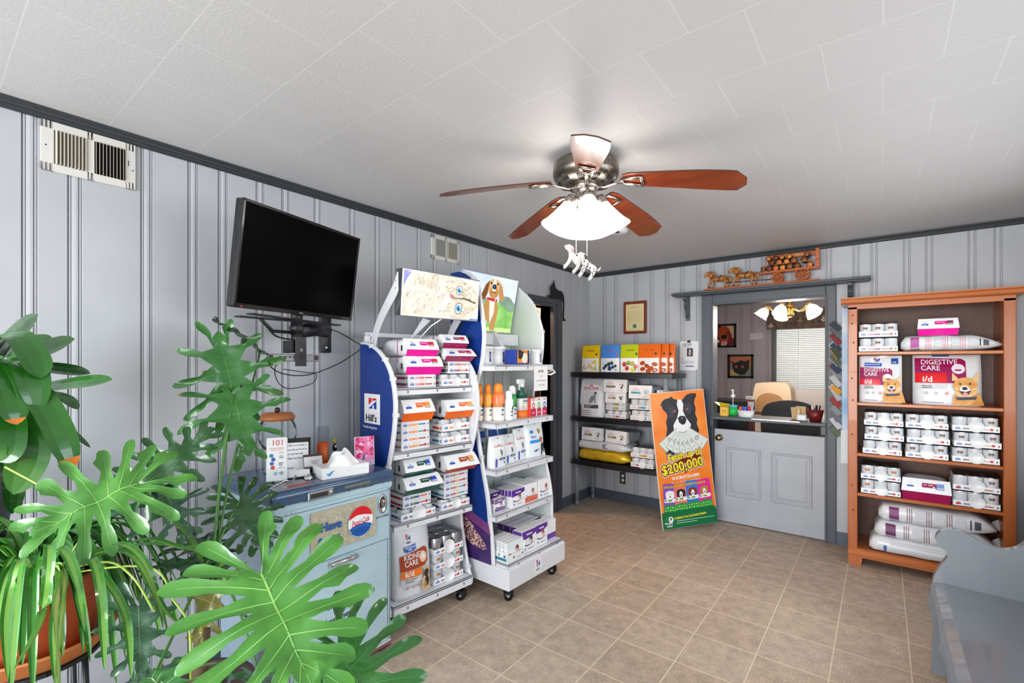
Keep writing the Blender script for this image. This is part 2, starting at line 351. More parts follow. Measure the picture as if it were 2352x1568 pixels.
# office shell
OW = M('#b3aeb6', .45, kind='noise', col2='#bcb7be', scale=3)
FY = 3.9
mb = MB(); PO = lambda t, d, z: (t, FY-d, z); B2 = [-.4, -.1, .12, .33, .47, .71, .88, 1.10, 2.6, 2.9, 3.1, 3.4, 3.7]
panel(mb, PO, -1.4, 1.20, 0, CEIL, B2, OW); panel(mb, PO, 2.5, X1, 0, CEIL, B2, OW); panel(mb, PO, 1.2, 2.5, 0, .9, B2, OW); panel(mb, PO, 1.2, 2.5, 2.1, CEIL, B2, OW)
mb.box((-1.6, .1, 0), (-1.4, FY, CEIL), OW); struct(mb.build('wall_office', raw=True))
mb = MB()
for a, b in (((1.16, FY-.03, .85), (1.235, FY+.05, 2.14)), ((2.46, FY-.03, .85), (2.53, FY+.05, 2.14)), ((1.16, FY-.03, 2.07), (2.53, FY+.05, 2.14)), ((1.16, FY-.05, .85), (2.53, FY+.05, .9))): mb.box(a, b, M('#5a5a60', .4), .004)
mb.box((1.2, FY+.02, .9), (2.5, FY+.025, 2.1), glass()); struct(mb.build('window_3'))
# ------------------------------------------------------------------ ceiling fan and its lamp
HX, HY = 1.438, -2.660
NK = M('#6a625a', .28, 1, kind='brush', col2='#8c847c', scale=60); NKL = M('#b4aca4', .25, 1)
FB = M('#8e3c1c', .28, kind='woodx', col2='#6e2a12', scale=26, coat=.5); FBE = M('#4a2a20', .5); FT_ = M('#8a7a70', .7)
fan = thing('ceiling_fan', 'five bladed red brown ceiling fan with a lit cluster of frosted bell shades', 'ceiling fan', (HX, HY, CEIL)); m = MB()
m.lathe([(0, -.001), (.095, -.001), (.10, -.010), (.12, -.018), (.145, -.03), (.155, -.045), (.157, -.08), (.152, -.10), (.14, -.112), (.135, -.118), (.11, -.132), (.08, -.138), (0, -.140)], NK, n=48); m.build('motor_housing', fan)
m = MB()
for k in range(10):
    a = 2*pi*k/10
    for q in range(4): b = a+.07*(q-1.5); m.tube([(.085*cos(b), .085*sin(b), -.139), (.13*cos(b), .13*sin(b), -.124)], .003, BLK, 5)
tag(m.build('vent_slots', fan), None, None, None, 'stuff')
m = MB(); m.lathe([(0, -.135), (.062, -.135), (.064, -.145), (.060, -.155), (.05, -.16), (.05, -.185), (.055, -.195), (.054, -.215), (.04, -.228), (0, -.23)], NKL, n=36); m.build('switch_housing', fan)
A0 = 3.993
for k in range(5):
    a = A0-k*2*pi/5
    # blade built in its own frame: x outwards, tilted about its length, drooping towards the tip
    Rz = Matrix.Rotation(a, 4, 'Z')
    def B(x, y, h): 
        s = (x-.18)/.51; tilt = radians(-13)
        return Rz @ Vector((x, y*cos(tilt)-h*sin(tilt), -.135-.080*s-.012*s*s+y*sin(tilt)+h*cos(tilt)))
    n = 14; L0, L1 = .18, .69; top_, bot = [], []
    out = []
    for i in range(n+1):
        s = i/n; x = L0+(L1-L0)*s; hw = .048+.024*min(1, s*1.5)
        if s > .9: hw *= math.sqrt(max(.0, 1-((s-.9)/.1)**2*.9))
        if s < .06: hw *= .75+.25*s/.06
        out.append((x, hw))
    m = MB(); vs = []; cols = 6
    for x, hw in out:
        for j in range(cols+1): vs.append(B(x, hw*(2*j/cols-1), -.003))
    for x, hw in out:
        for j in range(cols+1): vs.append(B(x, hw*(2*j/cols-1), .003))
    W_ = cols+1; N_ = len(out)*W_
    m.add(vs, [(i*W_+j, (i+1)*W_+j, (i+1)*W_+j+1, i*W_+j+1) for i in range(n) for j in range(cols)], FB, True)
    m.add(vs, [(N_+i*W_+j, N_+i*W_+j+1, N_+(i+1)*W_+j+1, N_+(i+1)*W_+j) for i in range(n) for j in range(cols)], FT_, True)
    rim = [i*W_ for i in range(n+1)]+[n*W_+j for j in range(1, cols+1)]+[i*W_+cols for i in range(n-1, -1, -1)]+[j for j in range(cols-1, 0, -1)]
    m.add(vs, [(rim[i], rim[(i+1) % len(rim)], N_+rim[(i+1) % len(rim)], N_+rim[i]) for i in range(len(rim))], FBE)
    bl_ = m.build('blade', fan)
    m = MB()
    m.tube([Rz @ Vector((.05, 0, -.150)), Rz @ Vector((.09, 0, -.158)), Rz @ Vector((.13, 0, -.150)), B(.18, 0, -.010)], [.010, .009, .009, .010], NKL, 8, flat=.6)
    q = [(.19, -.018), (.19, .018), (.30, .042), (.315, .036), (.315, -.036), (.30, -.042)]; r = [(.215, -.011), (.215, .011), (.288, .026), (.288, -.026)]
    for u, v in (((.172, -.014), (.262, -.034)), ((.172, .014), (.262, .034)), ((.264, -.036), (.264, .036)), ((.176, -.016), (.176, .016))): m.tube([B(*u, -.010), B(*v, -.010)], .0072, NKL, 8, flat=1)
    m.build('blade_iron', bl_)
SHADE = M('#fff8f2', .4, emit=5.5)
for k in range(4):
    a = 2*pi*k/4+YAW-pi/2+.0; c, s = cos(a), sin(a)
    m = MB(); m.tube([(c*.035, s*.035, -.205), (c*.055, s*.055, -.203), (c*.07, s*.07, -.212)], .012, NKL, 10); ax = Vector((c*.40, s*.40, -.9)).normalized(); X = Matrix.Translation((c*.060, s*.060, -.190)) @ ax.to_track_quat('Z', 'Y').to_matrix().to_4x4()
    m.lathe([(0, -.004), (.024, -.002), (.030, .012), (.033, .038), (.030, .042), (0, .042)], NKL, n=20, X=X); sk_ = m.build('lamp_socket', fan)
    m = MB(); m.lathe([(.028, .028), (.036, .05), (.046, .080), (.058, .11), (.072, .140), (.088, .165), (.090, .172), (.087, .172), (.069, .141), (.055, .11), (.043, .08), (.032, .05)], SHADE, n=28, X=X); m.build('glass_shade', sk_)
def pull(dx, dy, z1):
    m = MB(); m.tube([(dx*.4, dy*.4, -.225), (dx, dy, -.25), (dx, dy, z1)], .0012, WHITE, 5)
    z = -.27
    while z > z1: m.ball((dx, dy, z), .0028, WHITE, 6); z -= .0085
    return m
Rv = Vector((cos(YAW), sin(YAW), 0)); Fv = Vector((-sin(YAW), cos(YAW), 0))
d1 = Rv*-.052-Fv*.05; d2 = Rv*-.003-Fv*.06
pull(d1.x, d1.y, -.478).build('pull_chain', fan); pull(d2.x, d2.y, -.488).build('pull_chain', fan)
CW_ = M('#d4d2cc', .35); SP = M('#1a1a1e', .3); PKK = M('#d88a90', .4)
def charm(label, base, tilt, spots):
    # small ceramic animal, body along -x (head) to +x, hung by the back; local x along camera right
    rot = Matrix.Rotation(YAW, 4, 'Z') @ Matrix.Rotation(tilt, 4, 'Y')
    t = thing('pull_chain_charm', label, 'charm', tuple(Vector((HX, HY, CEIL))+base), rot=rot.to_euler()); m = MB()
    m.tube([(.036, 0, -.035), (.024, 0, -.028), (0, 0, -.022), (-.02, 0, -.015), (-.030, 0, -.004)], [.012, .017, .016, .017, .012], CW_, 12)
    m.tube([(-.028, 0, -.004), (-.040, 0, .010), (-.052, 0, .012), (-.066, 0, .006)], [.012, .016, .015, .008], CW_, 12)
    for x, y in ((-.020, -.012), (-.020, .012), (.028, -.012), (.028, .012)): m.tube([(x, y, -.02), (x+.002, y, -.05), (x-.002, y, -.074), (x-.008, y, -.078)], [.010, .008, .008, .009], CW_, 10)
    m.tube([(.044, 0, -.03), (.052, 0, -.02), (.054, 0, -.008)], [.005, .004, .002], CW_, 6); bo_ = m.build('body', t)
    for s in (-1, 1): m = MB(); m.tube([(-.038, s*.012, .020), (-.030, s*.020, .012), (-.026, s*.021, -.002)], [.006, .008, .004], PKK if not spots else SP, 8, flat=.5); m.build('ear', bo_)
    if spots:
        m = MB()
        for k in range(46):
            x = rnd2.uniform(-.03, .04); th = rnd2.uniform(0, 2*pi); c = Vector((x, 0, -.022+(-.2)*x)); r = .0165
            m.ball((x, r*cos(th), c.z+r*sin(th)), (.0042, .0042, .0042), SP, 6)
        for x in (-.020, .028):
            for s in (-1, 1):
                for q in range(4): m.ball((x+.003*(q % 2)-.002, s*.019+s*.001, -.032-.010*q), (.0036, .0036, .0036), SP, 6); m.ball((x+.008, s*.012, -.036-.011*q), .0034, SP, 6)
        m.ball((-.068, 0, .006), .005, SP, 8); m.build('spots', t)
    else: m = MB(); m.ball((-.067, 0, .008), (.006, .006, .005), PKK, 8); m.build('nose', t)
rnd2 = random.Random(5)
charm('white ceramic dog charm with pink ears hanging from the left fan chain, tipped nose up', Vector((d1.x, d1.y, -.478))+Rv*.004, .50, False)
charm('black spotted white dog charm hanging from the right fan chain', Vector((d2.x, d2.y, -.515))+Rv*.012-Fv*.02, .35, True)
t = thing('smoke_detector', 'round white smoke detector on the ceiling behind the fan', 'smoke detector', (1.03, -1.44, CEIL)); m = MB(); m.lathe([(0, -.001), (.065, -.001), (.068, -.01), (.062, -.026), (.04, -.034), (.02, -.036), (0, -.036)], OFFW, n=32); m.build('housing', t); m = MB(); X = Matrix.Translation((.012, -.045, -.03)); m.box((-.014, -.006, -.008), (.014, .008, .006), DK, .003, X); m.build('sensor', t)
# ------------------------------------------------------------------ packaged goods (front faces local -y, x to the right, origin bottom front centre)
PAWN = M('#20303c', .5)
def logo(A, x, z, s=1, ww=.034, flip=0):
    """small square emblem: red and blue swoosh over a blue rounded strip"""
    A.rect(x-.005*s, z+.006*s, x+.005*s, z+.016*s, WHITE)
    A.poly([(x-.0045*s, z+.0115*s), (x-.0045*s, z+.0155*s), (x-.0005*s, z+.0155*s), (x-.0005*s, z+.0135*s)], RED)
    A.poly([(x-.0045*s, z+.0075*s), (x+.0045*s, z+.0145*s), (x+.0045*s, z+.0075*s), (x+.002*s, z+.0075*s), (x+.001*s, z+.0105*s), (x-.0005*s, z+.0075*s)], BLUE)
    w = ww/2
    A.poly([(x-w, z-.004), (x-w*.9, z-.006), (x+w*.9, z-.006), (x+w, z-.003), (x+w, z+.003), (x+w*.8, z+.005), (x-w*.6, z+.005), (x-w, z+.003)], BLUE)
    A.rect(x-w*.7, z-.002, x+w*.7, z+.0012, M('#a9c6ee', .5))
def strip(A, z, w, c1, c2, c3, dot=0, h=.011, pet='cat', lg=1, x0=None):
    """one printed line of a carton: emblem, two-tone name bar, flavour bar, dot, small animal"""
    x = -w/2 if x0 is None else x0
    logo(A, x+.024*w/.19, z, .9, .026)
    A.rect(x+.24*w, z-h/2, x+.44*w, z+h/2, c1); A.rect(x+.26*w, z-.001, x+.40*w, z+.0012, OFFW); A.rect(x+.44*w, z-h/2, x+.56*w, z+h/2, c2)
    A.rect(x+.59*w, z-h*.32, x+.85*w, z+h*.32, c3)
    if dot: A.ell(x+.83*w, z+dot*.001, .0085, .0075, RED)
    A.poly([(x+.92*w, z-.005), (x+.955*w, z-.005), (x+.95*w, z+.003), (x+.96*w, z+.006), (x+.94*w, z+.006), (x+.925*w, z+.001)], PAWN)
def sachet_box(label, grp, loc, rz, w, d, h, rows, sidecol, rows_dot=(0, 1), name='pouch_carton'):
    t = thing(name, label, 'carton', loc, rz, grp)
    mb = MB(); mb.box((-w/2, 0, 0), (w/2, d, h), OFFW, .002)
    n = len(rows); A = Art(mb, front())
    for i, (c1, c2, c3, dt) in enumerate(rows):
        strip(A, h*(1-(i+.5)/n), w, c1, c2, c3, dt)
    if n > 1: A.rect(-w*.1, h*.5-.008, w*.12, h*.5+.006, M('#e9dccb', .4))
    S = Art(mb, side(-w/2, -1))
    for i, c in enumerate(sidecol): z = h*(1-(i+.5)/n); S.rect(.012, z-.006, .022, z+.008, PAWN); S.rect(.028, z-.008, d*.55, z+.006, c)
    mb.build('box', t)
    return t
FILM = glass('shrink_film', (.93, .94, .95), .15)
def can_mb(mb, x, y, z, r, h, paw, open_top=0):
    mb.lathe([(0, 0), (r*.96, 0), (r, .003), (r, h-.003), (r*.96, h), (r*.93, h-.002), (0, h-.002)], STEEL, (x, y, z), 18)
    # paper label band with a small pet head
    vs = []; n = 18
    c = [(x+(r+.0004)*cos(2*pi*k/n), y+(r+.0004)*sin(2*pi*k/n)) for k in range(n)]
    if not open_top:
        mb.add([(a, b, z+.005) for a, b in c]+[(a, b, z+h-.006) for a, b in c], [(k, (k+1)%n, n+(k+1)%n, n+k) for k in range(n)], OFFW, True)
        def sf(u, v, hh=0): th = -pi/2+u/r; return Vector((x+(r+.0008+hh)*cos(th), y+(r+.0008+hh)*sin(th), z+v))
        A = Art(mb, sf)
        if paw:
            hd = M('#8d6f5d', .5) if paw == 1 else M('#c98d55', .5)
            A.ell(0, h*.62, .014, .011, hd, 10); A.ell(-.010, h*.66, .005, .009, hd, 8); A.ell(.010, h*.66, .005, .009, hd, 8); A.ell(0, h*.54, .006, .006, OFFW, 8); A.ell(0, h*.56, .002, .0018, INK, 6)
            A.rect(-.016, h*.20, .016, h*.33, M('#3c63a8', .5), 3)
        else:
            for q in range(4): A.rect(-.02, h*(.3+.12*q), .02, h*(.34+.12*q), M('#d3d3d6', .5), 3)
def can_case(label, grp, loc, rz, w, d, h, th, colors, dot=1, lid=.036, paws=(1, 1, 1), sidec=None, bare=0, dotside=1, lz=None, nd=3, film=True):
    t = thing('canned_food_case', label, 'case of cans', loc, rz, grp)
    mb = MB(); e = .002
    for a, b in (((-w/2, 0, 0), (w/2, d, .003)), ((-w/2, 0, 0), (w/2, e, th)), ((-w/2, d-e, 0), (w/2, d, th)), ((-w/2, 0, 0), (-w/2+e, d, th)), ((w/2-e, 0, 0), (w/2, d, th))): mb.box(a, b, WHITE)
    A = Art(mb, front()); z = th*.48
    c1, c2, c3 = colors
    if dotside > 0: strip(A, z, w, c1, c2, c3, dot, min(.011, th*.4))
    else:
        strip(A, z, w, c1, c2, c3, 0, min(.011, th*.4)); A.ell(-w*.38, z, .009, .008, RED)
    if sidec: S = Art(mb, side(-w/2, -1)); S.rect(.03, z-.008, d*.5, z+.006, sidec); S.rect(.012, z-.008, .02, z+.008, PAWN)
    mb.build('tray', t)
    r = (w-.006)/6
    for i in range(3):
        for j in range(nd):
            if j and (j < nd-1 or i == 1) and not bare and j != 1: continue
            m = MB(); can_mb(m, -w/2+.003+r+2*r*i, .004+r+2*r*j, .004, r-.0006, h-.006, paws[i] if j == 0 else 0, bare); m.build('can', t)
    if lid:
        m = MB(); lx = .004; zz = lz or th*.62
        X = Matrix.Translation((lx, .004, zz)) @ Matrix.Rotation(radians(82), 4, 'X')
        m.lathe([(0, 0), (lid, 0), (lid, .006), (lid*.93, .009), (lid*.88, .006), (0, .006)], WHITE, X=X, n=24); m.build('plastic_lid', t)
    if film and not bare:
        m = MB(); m.box((-w/2-.001, -.003, th), (w/2+.001, d+.001, h+.001), FILM, .008); m.build('shrink_wrap', t)
    return t
def pillow(mb, w, d, h, mat, X=None, seed=0, ends=1, nx=12, ny=14, crease=.004):
    """soft filled bag lying flat: box w x d x h, flattened seams at both ends of y"""
    rnd = random.Random(seed); vs = []; ph = [rnd.uniform(0, 6) for _ in range(6)]
    for j in range(ny+1):
        v = j/ny; a = min(1, v/.12) if ends > 1 else 1; b = min(1, (1-v)/.25)
        k = (sin(a*pi/2)**.6)*(sin(b*pi/2)**.7)
        for i in range(2*nx):
            th = 2*pi*i/(2*nx); c, s = cos(th), sin(th)
            x = w/2*math.copysign(abs(c)**.35, c)*(.86+.14*k); z = h/2+h/2*math.copysign(abs(s)**.45, s)*max(.05, k)
            wv = crease*(sin(9*v*3+ph[0]+3*c)*.5+sin(17*v+ph[1]+5*s)*.5)*k
            vs.append((x+wv, d*v, max(0, z+wv*(1 if s > 0 else .3)) if True else z))
    n = 2*nx
    fs = [(j*n+i, j*n+(i+1)%n, (j+1)*n+(i+1)%n, (j+1)*n+i) for j in range(ny) for i in range(n)]
    fs += [tuple(range(n)), tuple(ny*n+i for i in range(n))[::-1]]
    mb.add(vs, fs, mat, True, X)
FOILW = M('#e6e7ea', .22, kind='noise', col2='#d6d8dc', scale=6, bump=.25)
FOILS = M('#b9bcc1', .2, .4, kind='noise', col2='#a4a7ad', scale=8, bump=.3)
def end_bag(label, grp, loc, rz, w, d, h, band, c1, c2, lean=.0, flare=.012, bz=.42, seed=1, logo_w=.036, textc=None, kind=0):
    """kibble bag lying flat, its printed bottom gusset towards the room: white top panel, coloured lower band"""
    t = thing('pet_food_bag', label, 'bag', loc, rz, grp)
    mb = MB(); pillow(mb, w*.97, d-.02, h*.98, FOILW, Matrix.Translation((0, .02, 0)), seed)
    S = Art(mb, lambda u, v, hh=0: Vector((-w*.487-.001-hh, u, v)))
    S.rect(.05, h*.3, .065, h*.62, INK); S.rect(.10, h*.1, .106, h*.9, c1)
    mb.build('pouch', t)
    # end face: upper flap leaning forward with a lip, lower band recessed
    zb = h*bz; n = 8; m = MB()
    def up(u, v, hh=0):   # v 0..1 up the white panel
        f = sin(v*pi); return Vector((u*(1+.06*(1-v)), -flare*(1-v)+.02*v*v+.0015*sin(u*70+seed*3+v*4)-hh, zb+(h-zb)*v))
    def lo_(u, v, hh=0): return Vector((u*(1+.03*v), -flare*v*.55+.003*sin(u*50+seed)+.012*(1-v)-hh, zb*v))
    for fn, mat in ((up, WHITE), (lo_, band)):
        vs = [fn((-.5+i/n)*w, j/3) for j in range(4) for i in range(n+1)]
        m.add(vs, [(j*(n+1)+i, j*(n+1)+i+1, (j+1)*(n+1)+i+1, (j+1)*(n+1)+i) for j in range(3) for i in range(n)], mat, True)
    a = [up(-w/2, j/3) for j in range(4)]; b = [Vector((-w*.485, .05, zb+(h-zb)*j/3)) for j in range(4)]
    m.add(a+b, [(j, j+1, j+5, j+4) for j in range(3)], WHITE, True)
    a = [up(w/2, j/3) for j in range(4)]; b = [Vector((w*.485, .05, zb+(h-zb)*j/3)) for j in range(4)]
    m.add(a+b, [(j, j+1, j+5, j+4) for j in range(3)], WHITE, True)
    A = Art(m, lambda u, v, hh: up(u, (v-zb)/(h-zb), hh), h0=.0012); zc = zb+(h-zb)*.55; hh_ = (h-zb)*.30
    logo(A, -w*.32, zb+(h-zb)*.42, 1, logo_w)
    A.rect(-w*.08, zc-hh_*.5, w*.22, zc+hh_*.6, c1, 4); A.rect(w*.22, zc-hh_*.3, w*.37, zc+hh_*.7, c2, 2); A.ell(w*.16, zc-hh_*.3, .005, .005, WHITE, 8)
    A.rect(-w*.05, zc+hh_*.1, w*.14, zc+hh_*.25, OFFW, 3); A.rect(w*.2, zc-hh_*.75, w*.37, zc-hh_*.5, GREYP, 2)
    m.build('bottom_panel', t)
    return t
def upright_bag(name, label, grp, loc, rz, w, d, h, paint, back=None, bulge=.5, seed=0, topw=1.0, rot=None, pinch=.92):
    """standing flat-bottomed pouch; paint(A) draws on the front in x, z"""
    t = thing(name, label, 'bag', loc, rz, grp, rot); rnd = random.Random(seed); ph = rnd.uniform(0, 6)
    def prof(v): return (1-max(0, (v-.35)/.65)**1.6)  # depth factor, closes to a seam at the top
    def fr(u, z, hh=0):
        v = max(0, min(1, z/h)); k = prof(v); x = u*(1+(topw-1)*v); q = max(0, 1-(2*u/w)**2)
        y = d/2-(d/2)*k*(.55+.45*q**.5) + .0012*sin(z*38+ph)*sin(u*25+ph)
        return Vector((x, y-hh, z))
    def bk(u, z):
        v = max(0, min(1, z/h)); k = prof(v); q = max(0, 1-(2*u/w)**2); return Vector((u*(1+(topw-1)*v), d/2+(d/2)*k*(.55+.45*q**.5)+.001, z))
    nx, nz = 12, 18; vs = []
    m = MB(); bm_ = back or FOILW
    F = [fr((-.5+i/nx)*w, h*j/nz) for j in range(nz+1) for i in range(nx+1)]; B = [bk((-.5+i/nx)*w, h*j/nz) for j in range(nz+1) for i in range(nx+1)]
    g = [(j*(nx+1)+i, j*(nx+1)+i+1, (j+1)*(nx+1)+i+1, (j+1)*(nx+1)+i) for j in range(nz) for i in range(nx)]
    o = len(F); g2 = [tuple(o+k for k in f)[::-1] for f in g]; sd = []
    for j in range(nz):
        for i in (0, nx): a = j*(nx+1)+i; b = (j+1)*(nx+1)+i; sd.append((a, b, o+b, o+a))
    for j in (0, nz):
        for i in range(nx): a = j*(nx+1)+i; sd.append((a, a+1, o+a+1, o+a))
    m.add(F+B, g+g2+sd, bm_, True); m.build('pouch', t)
    m = MB(); A = Art(m, fr, .00035, .002); paint(A, w, h); m.build('printed_front', t)
    return t
def long_bag(label, grp, loc, rz, w, d, h, stripe, seed=0, paint=None, tail=0):
    """long bag lying along the shelf, its side towards the room"""
    t = thing('long_pet_food_bag', label, 'bag', loc, rz, grp); m = MB()
    n = 20; k = 14; vs = []; rnd = random.Random(seed); ph = rnd.uniform(0, 6)
    def env(u):
        a = min(1, (u)/.05+.35); b = min(1, (1-u)/(.22+tail)+.08); return a**.7*(sin(min(1, b)*pi/2))**.8
    def sf(u, th):
        e = env(u); c, s = cos(th), sin(th)
        return Vector((-w/2+w*u, d/2+d/2*math.copysign(abs(c)**.5, c)*(.7+.3*e), max(0, h*.5*(1+math.copysign(abs(s)**.55, s)*e)-(1-e)*h*.18+.002*sin(22*u+ph+3*c))))
    for i in range(n+1):
        for j in range(k): vs.append(sf(i/n, 2*pi*j/k))
    fs = [(i*k+j, i*k+(j+1)%k, (i+1)*k+(j+1)%k, (i+1)*k+j) for i in range(n) for j in range(k)]+[tuple(range(k)), tuple(n*k+j for j in range(k))[::-1]]
    m.add(vs, fs, FOILW if stripe != 'gold' else M('#d8a818', .25, .3, kind='noise', col2='#f0cc3c', scale=14, bump=.4), True); m.build('pouch', t)
    if stripe != 'gold':
        m = MB()
        def ss(x, z, hh=0):
            u = (x+w/2)/w; v = z/h; th = pi+ (0.5-v)*1.9
            p = sf(u, th); return Vector((p.x, p.y-.0015-hh, p.z))
        A = Art(m, ss, .0001, .0015)
        if paint: paint(A, w, h)
        else:
            A.rect(-w*.40, h*.30, -w*.31, h*.85, stripe, 3, 3); A.rect(-w*.40, h*.12, -w*.30, h*.2, INK, 2)
            for q in range(3):
                x = -w*.24+q*w*.17
                for r in range(3): A.rect(x+r*.012, h*.12, x+r*.012+.004, h*.85, M('#8d6070', .5) if seed % 2 else M('#e0a0b4', .5), 1, 4)
                A.rect(x+.045, h*.2, x+.045+w*.08, h*.8, M('#cfd0d6', .5), 3, 3)
            A.rect(w*.29, h*.38, w*.30, h*.68, INK, 1, 2); A.rect(w*.325, h*.4, w*.375, h*.65, M('#50505c', .5), 2, 2)
        m.build('printed_side', t)
    m = MB(); X = Matrix.Translation((w/2-.005, d*.5, h*.42)) @ Matrix.Rotation(.5, 4, 'X')
    m.add([(0, -.02, -.01), (0, .02, .01), (.045, .05, .02), (.05, -.05, -.005), (.025, 0, .012)], [(0, 3, 4), (0, 4, 1), (1, 4, 2), (4, 3, 2)], FOILW if stripe != 'gold' else M('#e8c038', .25, .3), True, X); m.build('crimped_end', t)
    return t
# ------------------------------------------------------------------ display racks
class Fr:
    def __init__(s, ox, oy, deg): s.o = (ox, oy); s.a = radians(deg)
    def w(s, x, y, z=0): return (s.o[0]+x*cos(s.a)-y*sin(s.a), s.o[1]+x*sin(s.a)+y*cos(s.a), z)
R1 = Fr(.49, -3.05, 83.5); R2 = Fr(.79, -2.43, 88.5)
RW = M('#dfe1e6', .32); RBL = M('#123a8c', .22, kind='noise', col2='#0d3180', scale=3)
def smooth_curve(pts, n=4):
    out = []
    P = [pts[0]]+list(pts)+[pts[-1]]
    for i in range(1, len(P)-2):
        for k in range(n):
            t = k/n; a, b, c, d = P[i-1], P[i], P[i+1], P[i+2]
            out.append(tuple(.5*((2*b[j])+(-a[j]+c[j])*t+(2*a[j]-5*b[j]+4*c[j]-d[j])*t*t+(-a[j]+3*b[j]-3*c[j]+d[j])*t**3) for j in range(2)))
    return out+[tuple(pts[-1])]
def side_panel(name, par, x, curve, back, z0, face, rim, paint=None, th=.018, out=-1, inner=None):
    c = smooth_curve(curve); top = c[0]
    poly = c+[(c[-1][0], z0), (back, z0), (back, top[1])] if c[-1][1] > z0 else c+[(back, z0), (back, top[1])]
    m = MB(); m.prism(poly, x-th/2, x+th/2, inner or rim, 'yz')
    # coloured outer face set in from the white front rim
    q = [(y+.016, z) for y, z in c]
    fp = q+[(back, z0+.01), (back, top[1])]
    A = Art(m, side(x+out*th/2, out)); A.poly([p for p in fp], face)
    if paint: paint(A)
    # rounded rim along the front edge
    m.tube([(x, y, z) for y, z in c], .011, rim, 8)
    for k in range(6, len(c)-1, 9): m.box((x-.014, c[k][0]-.010, c[k][1]-.010), (x+.014, c[k][0]+.012, c[k][1]+.010), rim)
    m.build(name, par)
def shelf(par, x0, x1, y0, y1, z, lip=.038, marks=3, name='shelf', back=0):
    m = MB(); m.box((x0, y0, z-.012), (x1, y1, z), RW); m.box((x0, y0, z-lip), (x1, y0+.012, z), RW, .002)
    m.box((x0, y0, z-lip), (x0+.004, y1*.6, z), RW); m.box((x1-.004, y0, z-lip), (x1, y1*.6, z), RW)
    A = Art(m, front(y0))
    for i in range(marks):
        x = x0+(x1-x0)*(.16+.36*i); zz = z-lip*.5
        A.poly([(x-.006, zz), (x-.006, zz+.008), (x, zz+.008), (x, zz+.004)], RED); A.poly([(x-.006, zz-.002), (x+.006, zz+.007), (x+.006, zz-.002)], M('#23408a', .4)); A.rect(x-.006, zz-.008, x+.006, zz-.004, INK)
    m.build(name, par)
def caster(par, x, y, z=.075, rz=0):
    m = MB(); X = Matrix.Translation((x, y, 0)) @ Matrix.Rotation(rz, 4, 'Z')
    m.cyl((-.018, 0, .026), (-.004, 0, .026), .026, .026, BLK, 18, X=X); m.cyl((.004, 0, .026), (.018, 0, .026), .026, .026, BLK, 18, X=X); m.cyl((-.02, 0, .026), (.02, 0, .026), .009, .009, STEEL, 10, X=X)
    m.box((-.022, -.03, .048), (.022, .03, .064), BLK, .006, X); m.box((-.02, -.034, .02), (.02, -.02, .06), BLK, .004, X); m.cyl((0, .005, .05), (0, .005, z), .014, .014, BLK, 10, X=X); m.box((-.03, -.03, z-.006), (.03, .03, z), BLK, 0, X)
    m.build('caster', par)
def hills_sign(A, y0, z0, y1, z1, txt=True):
    """white label plate with the red and blue emblem and its lettering; y runs right to left on this face so u grows towards the back"""
    A.rect(y0, z0, y1, z1, WHITE); w = y1-y0; h = z1-z0
    def P(a, b): return (y1-w*a, z0+h*b)
    A.poly([P(.28, .62), P(.28, .86), P(.48, .86), P(.48, .74)], RED); A.poly([P(.52, .77), P(.52, .86), P(.78, .86), P(.78, .80)], RED)
    A.poly([P(.26, .50), P(.78, .78), P(.78, .50), P(.62, .50), P(.62, .62), P(.52, .62), P(.52, .50)], M('#1244b0', .3))
    A.poly([P(.27, .585), P(.5, .715), P(.79, .785), P(.79, .80), P(.5, .735), P(.27, .61)], WHITE)
r1 = thing('display_rack', "white wheeled rack with a blue emblem printed side and a lit cat picture on top", 'display rack', R1.w(0, 0), R1.a, 'wheeled pet food racks along the left wall')
def paint1(A):
    # u = y (depth), seen mirrored from outside: front is to the viewer's right
    hills_sign(A, .106, 1.13, .281, 1.297)
R1C = [(.33, 1.585), (.25, 1.578), (.169, 1.552), (.105, 1.52), (.053, 1.479), (.010, 1.43), (-.013, 1.386), (-.035, 1.318), (-.044, 1.226), (-.026, 1.087), (.017, .942), (.053, .86), (.095, .68), (.12, .5), (.092, .346), (.05, .193), (.016, .118)]
side_panel('side_panel', r1, -.012, R1C, .33, .10, RBL, RW, paint1)
side_panel('side_panel', r1, .562, R1C, .33, .10, RW, RW, None, out=1)
# lettering on the left side, facing outwards (-x)
m = MB(); A = Art(m, lambda u, v, h=0: Vector((-.0225-h, -u, v)), h0=.0022)
A.text("Hill's", -.262, 1.143, .040, M('#16181c', .5), bold=.012, sx=1.15); A.text('Transforming Lives', -.290, 1.103, .0135, WHITE, bold=.02, sx=1.08); m.build('lettering', r1)
for z, b in ((1.332, .32), (.984, .32), (.594, .32)): shelf(r1, .0, .552, 0, b, z)
shelf(r1, .0, .552, 0, .33, .152, .052)
m = MB(); m.box((0, .315, .12), (.552, .33, 1.36), M('#cfd1d8', .35)); m.build('back_panel', r1)
m = MB()
for xx in (.0, .53): m.box((xx, .30, 1.3), (xx+.03, .33, 1.645), RW, .003)
m.box((0, .30, 1.625), (.56, .33, 1.65), RW, .002); m.build('back_frame', r1)
